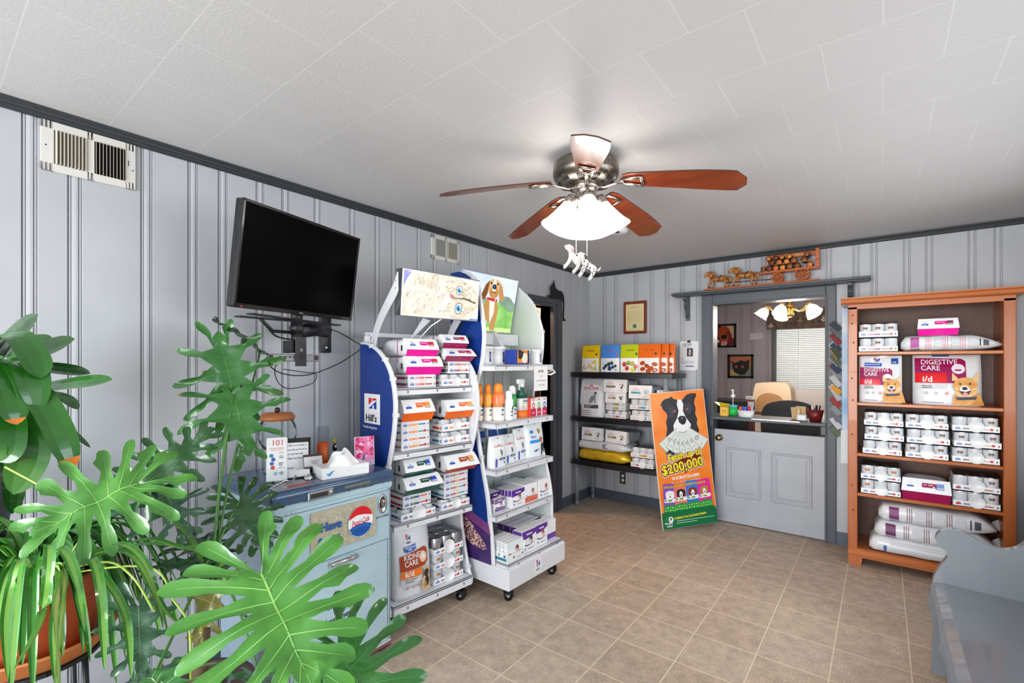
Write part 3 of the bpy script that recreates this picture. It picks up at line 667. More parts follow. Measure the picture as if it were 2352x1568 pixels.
# curved arm that carries the light box
def arm(par, x):
    m = MB(); a = smooth_curve([(.268, 1.56), (.262, 1.60), (.222, 1.68), (.165, 1.755), (.085, 1.835), (.02, 1.90), (-.02, 1.96)]); b = smooth_curve([(.212, 1.56), (.205, 1.60), (.172, 1.66), (.12, 1.72), (.05, 1.785), (.0, 1.83), (-.022, 1.86)])
    m.prism(a+b[::-1], x-.003, x+.003, RW, 'yz')
    A = Art(m, side(x-.003, -1))
    for y, z in ((.228, 1.6), (.0, 1.875), (-.005, 1.915)): A.ell(y, z, .004, .004, INK, 8)
    m.build('curved_arm', par)
arm(r1, .012); arm(r1, .545)
def lightbox(par, o, U, V, w, h, d, paint, rim=STEEL):
    N = Vector(U).cross(Vector(V)).normalized(); U = Vector(U).normalized(); V = Vector(V).normalized(); o = Vector(o)
    X = Matrix((( *[U[0], V[0], N[0]], o[0]), (*[U[1], V[1], N[1]], o[1]), (*[U[2], V[2], N[2]], o[2]), (0, 0, 0, 1)))
    m = MB(); m.box((0, 0, -d), (w, h, 0), rim, .003, X); m.build('light_box_case', par)
    m = MB(); paint(Art(m, flat(o+N*.001, U, V, N)), w, h); m.build('lit_picture', par)
def E(c, s=1.0): return M(c, .3, emit=s)
rnd = random.Random(3)
def cat_picture(A, w, h):
    A.rect(.008, .008, w-.008, h-.008, M('#fbf6ea', .3, kind='noise', col2='#d8c8aa', scale=14, emit=1.05))
    A.poly([(.008, h-.008), (.06, h-.008), (.03, h-.05), (.008, h*.62)], E('#8f96e8', 1.1))
    # sideways tabby face: fur strokes, blue eyes, nose
    for i in range(420):
        u = rnd.uniform(.03, .95)*w; v = rnd.uniform(.06, .93)*h; a = rnd.uniform(-.6, .6)+(1.2 if u < w*.45 else 0); l = rnd.uniform(.010, .034)
        c = rnd.choice((['#fffaf0', '#fffdf8', '#e4d8c0', '#c9b8a2', '#a8a0a4', '#efe6cc', '#e8e0f0'] if u < w*.5 else ['#fffaf0', '#f3e8cc', '#d9c9a8', '#c4ab88', '#a8968c', '#efe0bd', '#f4e4b0']))
        A.line(u, v, min(w-.01, u+l*cos(a)), min(h-.01, max(.01, v+l*sin(a))), rnd.uniform(.002, .006), E(c, 1.05))
    A.poly([(w*.70, h*.97), (w*.97, h*.95), (w*.97, h*.62), (w*.84, h*.86)], E('#fffdf5', 1.2)); A.poly([(w*.47, h*.12), (w*.6, h*.5), (w*.56, h*.62), (w*.45, h*.35)], E('#fffefa', 1.2))
    A.poly([(w*.56, h*.60), (w*.63, h*.54), (w*.61, h*.45), (w*.57, h*.5)], E('#c98a86', 1)); A.line(w*.62, h*.5, w*.86, h*.5, .007, E('#8d7466', 1)); A.line(w*.74, h*.52, w*.93, h*.43, .010, E('#73645e', 1))
    for cu, cv, s in ((w*.69, h*.68, .8), (w*.69, h*.27, 1)):
        A.ell(cu, cv, .036*s, .028*s, E('#6b5c5a', 1), 20, 1.2); A.ell(cu, cv, .031*s, .023*s, E('#fafcff', 1.1), 20, 1.2); A.ell(cu, cv-.001, .019*s, .019*s, E('#3aa0e0', 1.2), 20); A.ell(cu, cv, .007*s, .013*s, E('#142a48', 1), 12); A.ell(cu+.006, cv+.006, .004, .004, E('#ffffff', 1.3), 8)
    A.poly([(w*.90, h*.03), (w*.97, h*.06), (w*.97, h*.34), (w*.9, h*.26)], E('#fdfbea', 1.15)); A.rect(w*.85, .008, w*.97, .014, E('#4a8fd8', 1))
P0 = Vector((.036, -.012, 1.728)); P1 = Vector((.036, -.034, 1.985))
lightbox(r1, P0, (1, 0, 0), (P1-P0), .552, .257, .07, cat_picture)
m = MB(); m.tube([(.33, .02, 1.73), (.31, .10, 1.69), (.30, .2, 1.62), (.3, .3, 1.5)], .004, WHITE); m.prism([(.05, 1.72), (.12, 1.74), (.28, 1.60), (.30, 1.55), (.24, 1.62)], .27, .276, RW, 'yz'); m.build('cable_bracket', r1)
for x in (.05, .51):
    for y in (.06, .28): caster(r1, x, y, .105, .5 if y < .1 else .2)
# ---- rack two
r2 = thing('display_rack', 'taller white wheeled rack with a solid base box, lit puppy picture on top', 'display rack', R2.w(0, 0), R2.a, 'wheeled pet food racks along the left wall')
R2C = [(.40, 2.07), (.33, 2.04), (.264, 1.98), (.226, 1.838), (.203, 1.70), (.200, 1.6), (.222, 1.453), (.26, 1.355), (.280, 1.23), (.271, 1.092), (.241, .956), (.207, .796), (.170, .638), (.148, .48), (.13, .322), (.123, .222)]
def paint2(A):
    K = [(.50, .222), (.135, .222), (.145, .40), (.17, .46), (.28, .50), (.42, .545), (.50, .56)]
    A.poly(K, M('#4a2a6e', .25, kind='noise', col2='#241a58', scale=9)); A.poly([(.14, .40), (.16, .47), (.30, .52), (.50, .57), (.50, .50), (.3, .46)], M('#7a3f7c', .3))
    pr = [(.50, .56), (.46, .60), (.44, .55), (.40, .50), (.30, .44), (.21, .36), (.165, .315), (.20, .30), (.30, .31), (.42, .37), (.50, .42)]
    A.poly(pr, M('#e8b9a4', .5, kind='blot', col2='#5a3b5c', scale=70)); A.poly([(.50, .53), (.47, .57), (.445, .50), (.46, .44), (.50, .42)], M('#0c1228', .4)); A.poly([(.5, .60), (.47, .60), (.46, .56), (.5, .55)], M('#efe6da', .5))
    for y0, z0 in ((.2, 1.0), (.3, .8), (.36, 1.15)): A.poly([(y0+.09, z0-.02), (y0+.10, z0-.02), (y0+.14, z0+.2), (y0+.13, z0+.2)], M('#2450ac', .2))
side_panel('side_panel', r2, -.002, R2C, .50, .222, RBL, RW, paint2)
R2D = [(.42, 2.04), (.374, 1.998), (.322, 1.955), (.272, 1.899), (.235, 1.83), (.213, 1.767), (.192, 1.70), (.189, 1.64), (.201, 1.5), (.25, 1.35), (.278, 1.23), (.26, 1.09), (.221, .942), (.155, .729), (.116, .548), (.109, .363), (.10, .222)]
side_panel('side_panel', r2, .604, R2D, .50, .222, RW, RW, None, out=1, inner=M('#d5dbd9', .4))
m = MB(); m.box((0, .485, .22), (.602, .50, 1.95), M('#d9dfdf', .35))
for x in (.1, .2, .3, .4, .5): m.box((x-.004, .481, .3), (x+.004, .486, 1.7), M('#b9bdc2', .4))
m.build('back_panel', r2)
for z in (1.46, 1.10, .808, .527): shelf(r2, -.008 if z > 1.2 else .0, .604, .10, .48, z, .038)
shelf(r2, .01, .60, .012, .48, .243, .03, 3)
m = MB(); m.box((-.006, 0, .095), (.606, .52, .222), RW, .004)
A = Art(m, front(0)); A.rect(.255, .112, .325, .212, WHITE)
A.poly([(.272, .165), (.272, .2), (.287, .2), (.287, .178)], RED); A.poly([(.27, .155), (.31, .19), (.31, .155), (.298, .155), (.296, .17), (.288, .155)], BLUE); A.text("Hill's", .268, .126, .020, M('#5a4a30', .5), bold=.02, sx=.8)
m.build('base_box', r2)
for x in (.07, .54):
    for y in (.07, .44): caster(r2, x, y, .097, .9 if y < .1 else .2)
m = MB(); m.box((.02, .40, 1.60), (.58, .41, 1.68), RW); m.build('cross_bar', r2)
m = MB(); m.prism([(.40, 1.70), (.48, 1.70), (.48, 1.62), (.30, 1.50), (.32, 1.58)], .30, .33, RW, 'yz'); m.build('bracket', r2)
m = MB(); m.tube([(.56, .13, 1.395), (.56, .09, 1.39), (.60, .08, 1.405), (.64, .12, 1.42), (.62, .17, 1.40)], .006, WHITE); m.build('wire_hook', r2)
def puppy_picture(A, w, h):
    A.rect(.008, .008, w-.008, h-.008, M('#6fc04a', .3, kind='noise', col2='#b4e88a', scale=14, emit=1.0)); A.rect(.008, h*.55, w-.008, h-.008, M('#cfe0f2', .3, kind='noise', col2='#f6fafc', scale=5, emit=1.05))
    for u, v, a, b in ((.22, .62, .13, .10), (.12, .52, .10, .08), (.80, .58, .13, .09), (.9, .5, .1, .1), (.35, .55, .12, .06)): A.ell(w*u, h*v, w*a, h*b, M('#7d9f86', .4, kind='noise', col2='#a9c4ae', scale=12, emit=.9), 18)
    A.rect(.008, .008, w-.008, h*.10, M('#b9e67c', .3, kind='noise', col2='#e4f8b0', scale=20, emit=1.1))
    tan, lt, dk, wh = E('#d09a58', .95), E('#e6bd84', 1), E('#8a5526', .9), E('#f6ece0', 1.1)
    A.poly([(w*.36, h*.06), (w*.40, h*.45), (w*.46, h*.60), (w*.62, h*.60), (w*.68, h*.42), (w*.66, h*.05), (w*.57, h*.05), (w*.56, h*.18), (w*.48, h*.18), (w*.45, h*.05)], tan)
    A.poly([(w*.50, h*.56), (w*.60, h*.56), (w*.61, h*.35), (w*.56, h*.16), (w*.53, h*.34)], wh)
    A.poly([(w*.40, h*.10), (w*.45, h*.10), (w*.44, h*.36), (w*.41, h*.4)], lt)
    A.ell(w*.55, h*.80, w*.125, h*.135, lt, 24); A.ell(w*.56, h*.70, w*.085, h*.10, tan, 20); A.poly([(w*.53, h*.93), (w*.57, h*.93), (w*.58, h*.72), (w*.52, h*.72)], wh)
    for s in (-1, 1): A.poly([(w*(.55+s*.09), h*.90), (w*(.55+s*.15), h*.82), (w*(.55+s*.20), h*.66), (w*(.55+s*.19), h*.57), (w*(.55+s*.14), h*.56), (w*(.55+s*.10), h*.68)], dk if s < 0 else tan)
    for s in (-1, 1): A.ell(w*(.55+s*.06), h*.855, .009, .008, E('#1c1410', .8), 10)
    A.ell(w*.555, h*.80, .022, .018, E('#1d2f66', .8), 14); A.ell(w*.55, h*.805, .006, .004, E('#8fb4e8', 1), 8); A.line(w*.5, h*.71, w*.6, h*.70, .005, E('#5a3a2a', .8))
    A.poly([(w*.44, h*.585), (w*.46, h*.61), (w*.64, h*.59), (w*.64, h*.555), (w*.55, h*.55)], E('#d8203a', 1)); A.ell(w*.6, h*.575, .007, .007, E('#e8e8e8', 1), 8)
Q0 = Vector((.03, .475, 1.70)); Q1 = Vector((.0, .39, 2.098))
lightbox(r2, (.0, .475, 1.69), (1, 0, 0), (0, -.085, .405), .58, .41, .055, puppy_picture, M('#b8c8dc', .3, .6))
# ---------------------------------------------------------------- goods on rack one
W = R1.w; RZ = R1.a
OR1, OR2 = M('#f08a50', .35), M('#f2a860', .35); PK1, PK2 = M('#ea6a9a', .35), M('#ec5040', .35); BR = M('#a5473c', .4); VI = M('#8a3466', .35)
GR1 = 'cartons of pouches on the cat picture rack'; GC1 = 'cases of cans on the cat picture rack'; GB1 = 'kibble bags lying on the cat picture rack'
def r1p(x0, x1, y=.02): return W((x0+x1)/2, y)
def at_z(p, z): return (p[0], p[1], z)
# top shelf
a = sachet_box('two-row carton with pink and red bars under the two bright pink ended bags', GR1, at_z(r1p(.106, .290), 1.333), RZ, .186, .28, .072, [(PK1, PK2, BR, 0), (PK1, PK2, BR, 0)], [M('#a01850', .4), M('#8a1a40', .4)])
end_bag('bright pink ended kibble bag, lower of the two on the cat picture rack', GB1, at_z(r1p(.088, .328, .012), 1.405), RZ, .236, .29, .105, MAG, MAG, RED, bz=.43, seed=2)
end_bag('bright pink ended kibble bag, upper of the two on the cat picture rack', GB1, at_z(r1p(.096, .300, .02), 1.509), RZ, .205, .29, .10, MAG, MAG, RED, bz=.38, seed=5)
can_case("can case with maroon and orange bars under the mauve and red carton", GC1, at_z(r1p(.331, .549), 1.333), RZ, .212, .2, .075, .042, (VI, M('#c02838', .4), ORANGE), 1, .032, (0, 0, 0), sidec=BR, dotside=1)
sachet_box('two-row carton with mauve and red bars beneath the two dark magenta ended bags', GR1, at_z(r1p(.385, .549), 1.408), RZ, .165, .24, .073, [(M('#b0708c', .4), M('#d8606a', .4), M('#c0705a', .4), 0), (VI, M('#d8504a', .4), M('#c88a6a', .4), 1)], [M('#8a4a20', .4), M('#6a1a1c', .4)])
end_bag('dark magenta ended kibble bag tipping forward, lower of two on the cat picture rack', GB1, at_z(r1p(.352, .555, .0), 1.482), RZ, .212, .29, .077, MAROON, M('#b01c6a', .3), RED, bz=.40, seed=8, flare=.03)
end_bag('dark magenta ended kibble bag, upper of two on the cat picture rack', GB1, at_z(r1p(.350, .540, .03), 1.558), RZ, .186, .28, .085, MAROON, VI, RED, bz=.40, seed=9)
# second shelf
sachet_box('white two-row carton with orange and dull red bars, bottom of the orange stack', GR1, at_z(r1p(.062, .248), .985), RZ, .186, .26, .080, [(OR1, OR2, BR, 0), (OR1, OR2, BR, 1)], [M('#a86058', .4), M('#b0665c', .4)])
sachet_box('white two-row carton with orange and teal bars just under the shorter orange ended bag', GR1, at_z(r1p(.060, .246), 1.065), RZ, .186, .26, .080, [(OR1, OR2, M('#2a7ab0', .4), 0), (OR1, OR2, M('#3a9088', .4), 1)], [M('#224a8c', .4), M('#2a7080', .4)])
end_bag('orange ended kibble bag on the two orange striped cartons', GB1, at_z(r1p(.062, .262, .01), 1.146), RZ, .20, .28, .12, ORANGE, ORANGE, M('#f0a030', .3), bz=.40, seed=12, flare=.02)
can_case("can case with orange and blue strip, bottom right of the cat rack's second shelf", GC1, at_z(r1p(.338, .549), .985), RZ, .212, .2, .076, .044, (ORANGE, M('#f08a20', .4), M('#6a8ad0', .4)), 1, .034, (0, 0, 0), sidec=M('#2a86a0', .4), lz=.035)
can_case('can case with a red side mark directly under the wide crumpled orange ended bag', GC1, at_z(r1p(.340, .551), 1.062), RZ, .212, .2, .076, .044, (OR1, OR2, M('#e8502c', .4)), 1, .034, (0, 0, 0), sidec=M('#e04a28', .4), lz=.038)
end_bag('wide crumpled orange ended kibble bag on two cases of cans', GB1, at_z(r1p(.345, .575, .0), 1.138), RZ, .226, .29, .112, ORANGE, ORANGE, M('#f0a840', .3), bz=.42, seed=14, flare=.03)
# third shelf
can_case("can case with a large upright white lid, left end of the cat rack's third shelf", GC1, at_z(r1p(.055, .290), .595), RZ, .232, .2, .068, .04, (M('#2f6a5c', .4), M('#3a66b0', .4), RED), 1, .046, (0, 0, 0), sidec=M('#2a4a9c', .4), lz=.0)
sachet_box('two-row carton with dark green, blue and red bars under the green ended bags', GR1, at_z(r1p(.071, .257), .664), RZ, .186, .26, .072, [(M('#2c5a58', .4), M('#3a62b0', .4), M('#f06a40', .4), 0), (M('#2c5a58', .4), M('#2a5cb0', .4), M('#f05a40', .4), 1)], [M('#b0242c', .4), M('#b8282c', .4)])
end_bag('dark green ended kibble bag with its flap jutting out, lower of the green pair', GB1, at_z(r1p(.068, .300, .0), .737), RZ, .236, .29, .098, DKGREEN, M('#0f4a3e', .3), M('#2248c0', .3), bz=.42, seed=17, flare=.035)
end_bag('dark green ended kibble bag, upper of the green pair just under the second shelf', GB1, at_z(r1p(.078, .272, .02), .834), RZ, .19, .28, .098, DKGREEN, M('#14503e', .3), M('#2a58d0', .3), bz=.32, seed=19, flare=.02)
can_case('can case with brown and yellow strip, lowest under the plum and turquoise carton', GC1, at_z(r1p(.331, .549), .595), RZ, .215, .2, .066, .042, (M('#9a4a30', .4), M('#f0a830', .4), RED), 1, .034, (0, 0, 0), sidec=M('#3a2aa8', .4), lz=.03)
sachet_box('white two-row carton with plum and turquoise bars above the can case', GR1, at_z(r1p(.354, .535), .662), RZ, .182, .26, .075, [(M('#a8505c', .4), OR2, M('#30a0b8', .4), 1), (M('#a8505c', .4), OR2, M('#2a9ac0', .4), 0)], [M('#2a7a98', .4), M('#2a88a0', .4)])
sachet_box('white two-row carton with plum and red bars directly under the rust ended bag', GR1, at_z(r1p(.352, .533), .738), RZ, .182, .26, .075, [(M('#a8505c', .4), M('#f0a050', .4), M('#a84458', .4), 0), (M('#a8505c', .4), OR2, M('#b8504a', .4), 1)], [M('#6a2a34', .4), M('#c8c8cc', .4)])
end_bag('rust brown ended kibble bag on top of two plum barred cartons', GB1, at_z(r1p(.338, .585, .0), .814), RZ, .236, .29, .105, RUST, RUST, M('#f0a850', .3), bz=.32, seed=23, flare=.035)
# bottom shelf
def kidney(A, w, h):
    q = w/.24
    A.rect(-w*.22, h*.72, w*.0, h*.88, WHITE); A.poly([(-w*.17, h*.80), (-w*.17, h*.865), (-w*.11, h*.865), (-w*.11, h*.83)], RED); A.poly([(-w*.17, h*.79), (-w*.04, h*.85), (-w*.04, h*.79), (-w*.08, h*.79), (-w*.09, h*.81), (-w*.11, h*.79)], BLUE)
    A.text("Hill's", -w*.11, h*.745, .012, INK, 'c', .02)
    A.poly([(-w*.26, h*.655), (-w*.26, h*.71), (w*.06, h*.73), (w*.06, h*.665), (-w*.02, h*.64), (-w*.2, h*.635)], BLUE, 2); A.text('PRESCRIPTION', -w*.10, h*.685, .009, WHITE, 'c', .02, sx=.8); A.text('DIET', -w*.10, h*.655, .009, WHITE, 'c', .02)
    A.poly([(-w*.40, h*.40), (-w*.40, h*.60), (w*.30, h*.66), (w*.36, h*.62), (w*.36, h*.46), (w*.26, h*.40)], M('#a8421e', .3), 5)
    A.text('KIDNEY', -w*.30, h*.54, .030, WHITE, bold=.012, sx=.85); A.text('CARE', -w*.30, h*.455, .030, WHITE, bold=.012, sx=.85); A.ell(w*.22, h*.53, .026, .030, M('#f0c8a8', .4)); A.poly([(w*.22, h*.60), (w*.16, h*.51), (w*.28, h*.51)], WHITE)
    A.rect(-w*.40, h*.30, w*.16, h*.395, M('#f07a20', .3), 4); A.text('k/d', -w*.30, h*.32, .032, WHITE, bold=.02)
    A.rect(-w*.40, h*.22, w*.16, h*.295, M('#cfd0d4', .5), 4); A.text('MED & WEIGHT', -w*.30, h*.265, .008, INK, bold=.01); A.text('SUPPORTS', -w*.30, h*.235, .008, INK, bold=.01)
    for i, x in enumerate((-.25, -.09, .05)): A.ell(w*x, h*.17, .008, .009, M('#9a9aa2', .5), 8)
    A.poly([(w*.16, h*.05), (w*.14, h*.22), (w*.22, h*.30), (w*.20, h*.40), (w*.27, h*.36), (w*.36, h*.41), (w*.38, h*.28), (w*.42, h*.05)], M('#d8b890', .5), 1)
    A.ell(w*.28, h*.30, .018, .022, M('#3a2c28', .5)); A.ell(w*.30, h*.18, .016, .03, M('#2a2424', .5)); A.ell(w*.24, h*.14, .012, .02, M('#c09060', .5))
    A.rect(-w*.46, h*.955, w*.44, h*.965, M('#8a3a20', .4), 5)
upright_bag('pet_food_bag', 'tall white standing bag lettered KIDNEY CARE k/d, bottom of the cat picture rack', None, at_z(r1p(.036, .278, .03), .153), RZ, .236, .13, .40, kidney, seed=3)
CASED = [('lowest of three can cases beside the KIDNEY CARE bag, brown strip, white lid', M('#b06a4a', .4), .153, .10, 0), ('middle of three can cases beside the KIDNEY CARE bag, white lid leaning out', M('#b06a4a', .4), .242, .10, 0), ('case of bare silver cans, topmost of three beside the KIDNEY CARE bag', M('#b8602c', .4), .33, .115, 1)]
for lb, c, z, hh, bare in CASED:
    can_case(lb, GC1, at_z(r1p(.300, .520, .05), z), RZ, .222, .21, .092 if not bare else .098, .036, (c, M('#e0a070', .4), M('#c85a40', .4)), 1, .04, (2, 0, 2) if not bare else (0, 0, 0), bare=bare, lz=.03, nd=3)
# ---------------------------------------------------------------- goods on rack two
W = R2.w; RZ = R2.a
def jar(label, x, y, z, r, h, lidh=.022, name='tub', group='white lidded tubs on the top shelf', c2='#2a4a90'):
    t = thing(name, label, 'jar', W(x, y, z), RZ, group); m = MB()
    m.lathe([(0, 0), (r*.93, 0), (r*.96, .004), (r*.96, h-lidh), (0, h-lidh)], WHITE, n=28)
    def sf(u, v, hh=0): th = -pi/2+u/r; return Vector(((r*.965+hh)*cos(th), (r*.965+hh)*sin(th), v))
    A = Art(m, sf); A.rect(-.008, h*.15, .010, h*.7, M(c2, .4), 2); A.rect(-.003, h*.3, .004, h*.6, M('#c8ccd4', .5)); A.rect(.02, h*.62, .036, h*.65, INK)
    for q in range(4): A.rect(.018, h*(.2+.08*q), .042, h*(.23+.08*q), M('#d4d4d8', .5), 2)
    m.build('tub_body', t); m = MB(); m.lathe([(0, h-lidh), (r, h-lidh), (r, h-.003), (r*.97, h), (0, h)], M('#f4f5f6', .3), n=28); m.build('lid', t)
jar('large blue striped white tub, first from the left under the lit puppy picture', .098, .32, 1.461, .078, .12)
jar('large blue striped white tub, second from the left under the lit puppy picture', .250, .325, 1.461, .066, .12)
jar('narrow white tub mostly hidden behind the blue and orange carton', .452, .235, 1.461, .038, .105)
jar('slim white tub with a blue stripe, rightmost under the lit puppy picture', .540, .205, 1.461, .043, .105, .015)
t = thing('carton', 'blue and orange carton with a black cat and white circle', 'carton', W(.320, .15, 1.461), RZ)
m = MB(); m.box((-.082, 0, 0), (.07, .09, .098), M('#1c3c9c', .35), .002); A = Art(m, front()); A.rect(-.058, .010, .052, .096, M('#f0902c', .35)); A.ell(.020, .045, .034, .036, M('#f2e8d6', .4)); A.poly([(-.045, .04), (-.05, .096), (-.02, .096), (.01, .08), (-.005, .045), (-.02, .035)], M('#14141a', .4)); A.ell(-.022, .072, .016, .018, M('#201c20', .4)); A.rect(.052, 0, .07, .098, M('#1b2c58', .4)); A.rect(.0, .08, .03, .086, INK); m.build('box', t)
def spray(label, x, y, z, r, h, c0, c1, cap, capk=0, grp='spray bottles on the second shelf', name='spray_bottle'):
    t = thing(name, label, 'bottle', W(x, y, z), RZ, grp); m = MB()
    hb = h*.74; m.lathe([(0, 0), (r*.9, 0), (r, .006), (r, hb*.45), (r*.97, hb*.5)], c0, n=20); m.lathe([(r*.97, hb*.5), (r, hb*.55), (r, hb*.9), (r*.8, hb), (r*.7, hb)], c1, n=20)
    def sf(u, v, hh=0): th = -pi/2+u/r; return Vector(((r*1.005+hh)*cos(th), (r*1.005+hh)*sin(th), v))
    A = Art(m, sf); A.rect(-.012, hb*.35, .008, hb*.43, M('#2c6aa8', .4), 2); A.rect(-.014, hb*.2, .010, hb*.24, INK, 2); A.rect(-.01, hb*.28, .012, hb*.30, M('#7a7a80', .4), 2); A.ell(.006, hb*.55, .010, .014, M('#3c6a3a', .4), 10); m.build('bottle_body', t)
    m = MB(); m.lathe([(r*.7, hb), (r*.78, hb+.004), (r*.74, h*.92), (r*.55, h*.985), (r*.3, h), (0, h)], cap, n=20)
    m.build('cap', t)
OA, OB = M('#f6eee2', .3), M('#f59a2c', .28)
spray('slim orange capped bottle, first from the left on the second shelf', .032, .278, 1.101, .026, .235, OA, OB, M('#f08a1e', .3))
spray('slim orange capped bottle, second from the left on the puppy picture rack', .066, .235, 1.101, .027, .235, OA, M('#f7a83c', .28), M('#f08a1e', .3))
spray('rounder peach bottle with an orange domed cap and a red and blue label', .118, .192, 1.101, .040, .24, OA, M('#f0804a', .28), M('#f28a2c', .3))
spray('slim plain white bottle between the peach bottle and the green capped can', .180, .156, 1.101, .030, .19, WHITE, WHITE, WHITE)
spray('green and white spray can with a white cap', .240, .178, 1.101, .032, .22, WHITE, M('#1e9a44', .3), WHITE, grp=None)
t = thing('trigger_spray_bottle', 'white trigger spray bottle with dark green shoulders and an orange foot band', 'bottle', W(.362, .19, 1.101), RZ); m = MB()
m.lathe([(0, 0), (.05, 0), (.054, .006), (.054, .05)], M('#f07a24', .3), n=22, sy=.6); m.lathe([(.054, .05), (.052, .13)], WHITE, n=22, sy=.6); m.lathe([(.052, .13), (.040, .175), (.018, .20), (.016, .21)], M('#1e5a4c', .3), n=22, sy=.6)
A = Art(m, lambda u, v, h=0: Vector((u, -.034-h+abs(u)*.12, v))); A.text('PLAQUE', 0, .105, .016, INK, 'c', .02, sx=.7); A.rect(-.03, .06, .02, .085, M('#e8c8a0', .4)); A.rect(-.03, .092, .03, .097, M('#3c8a80', .4)); m.build('bottle_body', t)
m = MB(); m.cyl((0, 0, .205), (0, 0, .228), .017, .017, WHITE); m.box((-.055, -.012, .228), (.022, .012, .262), WHITE, .006); m.prism([(-.032, .228), (-.022, .228), (-.030, .185), (-.038, .187)], -.006, .006, WHITE, 'xz'); m.build('trigger_head', t)
BX = [('small red carton with a pink band, first of the three small cartons', '#e8483c', '#e04030', .435, .075), ('small white carton with a green ring, second of the three small cartons', '#f0f0f0', '#5ab03c', .500, .062), ('small white carton with a blue ring, third of the three small cartons', '#f0f0f0', '#2c58b0', .567, .068)]
for lb, cb, cr, x, wd in BX:
    t = thing('small_carton', lb, 'carton', W(x, .15, 1.101), RZ, 'small cartons on the second shelf'); m = MB(); m.box((-wd/2, 0, 0), (wd/2-.002, .05, .128), M(cb, .35), .002)
    A = Art(m, front()); A.rect(-wd/2+.012, .002, wd/2-.003, .124, WHITE); A.rect(-wd/2+.012, .002, wd/2-.003, .055, M('#c42a50', .4)); A.ell(.004, .075, .016, .022, M(cr, .4)); A.ell(.004, .075, .008, .012, WHITE); A.ell(.002, .025, .014, .006, M('#f0a0c0', .4)); A.rect(-.012, .11, .018, .118, M('#d05a5a', .4)); m.build('box', t)
# paper notice taped to the top shelf lip
t = thing('paper_notice', "white paper notice hanging from the puppy picture rack's top shelf", 'notice', W(.45, .094, 1.452), RZ); m = MB()
m.box((-.078, -.0008, -.17), (.078, 0, .0), WHITE); A = Art(m, lambda u, v, h=0: Vector((u, -.001-h, v)))
A.text('BYTEX', 0, -.045, .015, INK, 'c', .03); A.text('Topical', 0, -.075, .009, GREYP, 'c'); A.text('Flea & Tick treatment', 0, -.105, .009, M('#5a5a62', .5), 'c'); A.text('3 month supply', 0, -.135, .009, M('#5a5a62', .5), 'c'); m.build('paper', t)
# treat pouches
TP = [("front left on the puppy rack's third shelf, purple edge stripe", .075, .17, .14, .20, '#5848b8'), ("second from left on the puppy rack's third shelf, blue edge stripe", .218, .20, .125, .19, '#2c60b8'), ("third from left on the puppy rack's third shelf, set back, taller", .345, .21, .118, .215, '#4c4ab4')]
for lb, x, y, wd, hh, c in TP:
    def pt(A, w, h, c=c):
        A.rect(-w*.42, h*.74, w*.42, h*.75, M('#d8dcdc', .4), 4); A.text('ROYAL CANIN', 0, h*.66, .009, M('#d86a72', .5), 'c', .02); A.ell(0, h*.71, .007, .005, M('#d8606c', .5), 8)
        A.poly([(w*.05, h*.55), (w*.10, h*.58), (w*.12, h*.50), (w*.17, h*.56), (w*.16, h*.42), (w*.13, h*.36), (w*.09, h*.42)], M('#4c5056', .5), 1)
        A.rect(-w*.30, h*.04, -w*.20, h*.30, M(c, .4), 1, 4); A.rect(-w*.05, h*.24, w*.36, h*.31, M('#25408c', .4), 4); A.rect(.0, h*.26, w*.3, h*.28, M('#c8d4ec', .5), 3); A.rect(w*.28, h*.12, w*.34, h*.18, M('#5c3030', .5)); A.ell(0, h*.93, .006, .003, INK, 8)
    upright_bag('treat_pouch', 'pale treat pouch, %s' % lb, 'treat pouches on the third shelf', W(x, y-.03, .809), RZ, wd, .06, hh, pt, M('#eef1f1', .25), seed=int(x*100))
def ptd(A, w, h):
    A.ell(-w*.22, h*.70, .02, .012, M('#2c94dc', .4)); A.text('TREATS', -w*.15, h*.53, .016, M('#5a78b8', .5), 'c', .02, sx=.8); A.rect(-w*.36, h*.40, w*.16, h*.48, M('#2c94ec', .4), 4); A.poly([(w*.12, h*.46), (w*.22, h*.56), (w*.36, h*.48), (w*.26, h*.38)], M('#c86a44', .5), 1); A.poly([(w*.10, h*.74), (w*.2, h*.78), (w*.26, h*.68), (w*.14, h*.62)], M('#a88c3c', .5), 1)
    A.poly([(w*.24, h*.03), (w*.27, h*.20), (w*.24, h*.32), (w*.32, h*.38), (w*.42, h*.32), (w*.44, h*.18), (w*.46, h*.06), (w*.38, h*.12), (w*.34, h*.16), (w*.29, h*.04)], M('#1c1c20', .5), 1); A.rect(-w*.16, h*.16, w*.0, h*.20, M('#4a50c0', .4)); A.rect(-w*.05, h*.20, w*.12, h*.22, M('#8a5ac0', .4)); A.rect(-w*.46, h*.86, w*.46, h*.95, M('#dff1f6', .3), 5); A.ell(0, h*.915, .008, .003, INK, 8)
upright_bag('treat_pouch', 'largest treat pouch, blue banded with a black and white dog, puppy picture rack', None, W(.50, .165, .809), RZ, .20, .08, .255, ptd, M('#eff3f4', .25), seed=9)
for i, (x, c) in enumerate(((.08, '#1c3c8c'), (.20, '#24489c'), (.30, '#3c6a9c'), (.42, '#c8ccd0'), (.53, '#2c8cc0'))):
    def pb(A, w, h, c=c): A.rect(-w*.4, h*.72, w*.4, h*.9, M(c, .4), 4); A.ell(0, h*.55, .016, .014, M(c, .4))
    upright_bag('treat_pouch', ['dark blue topped pouch, far left of the back row under the second shelf', 'blue topped pouch behind the first treat pouch', 'steel blue topped pouch behind the second treat pouch', 'grey topped pouch behind the third treat pouch', 'bright blue topped pouch behind the largest treat pouch'][i], 'treat pouches in the back row of the third shelf', W(x, .30, .809), RZ, .11, .05, .235, pb, M('#b9c4c6', .3), seed=40+i)
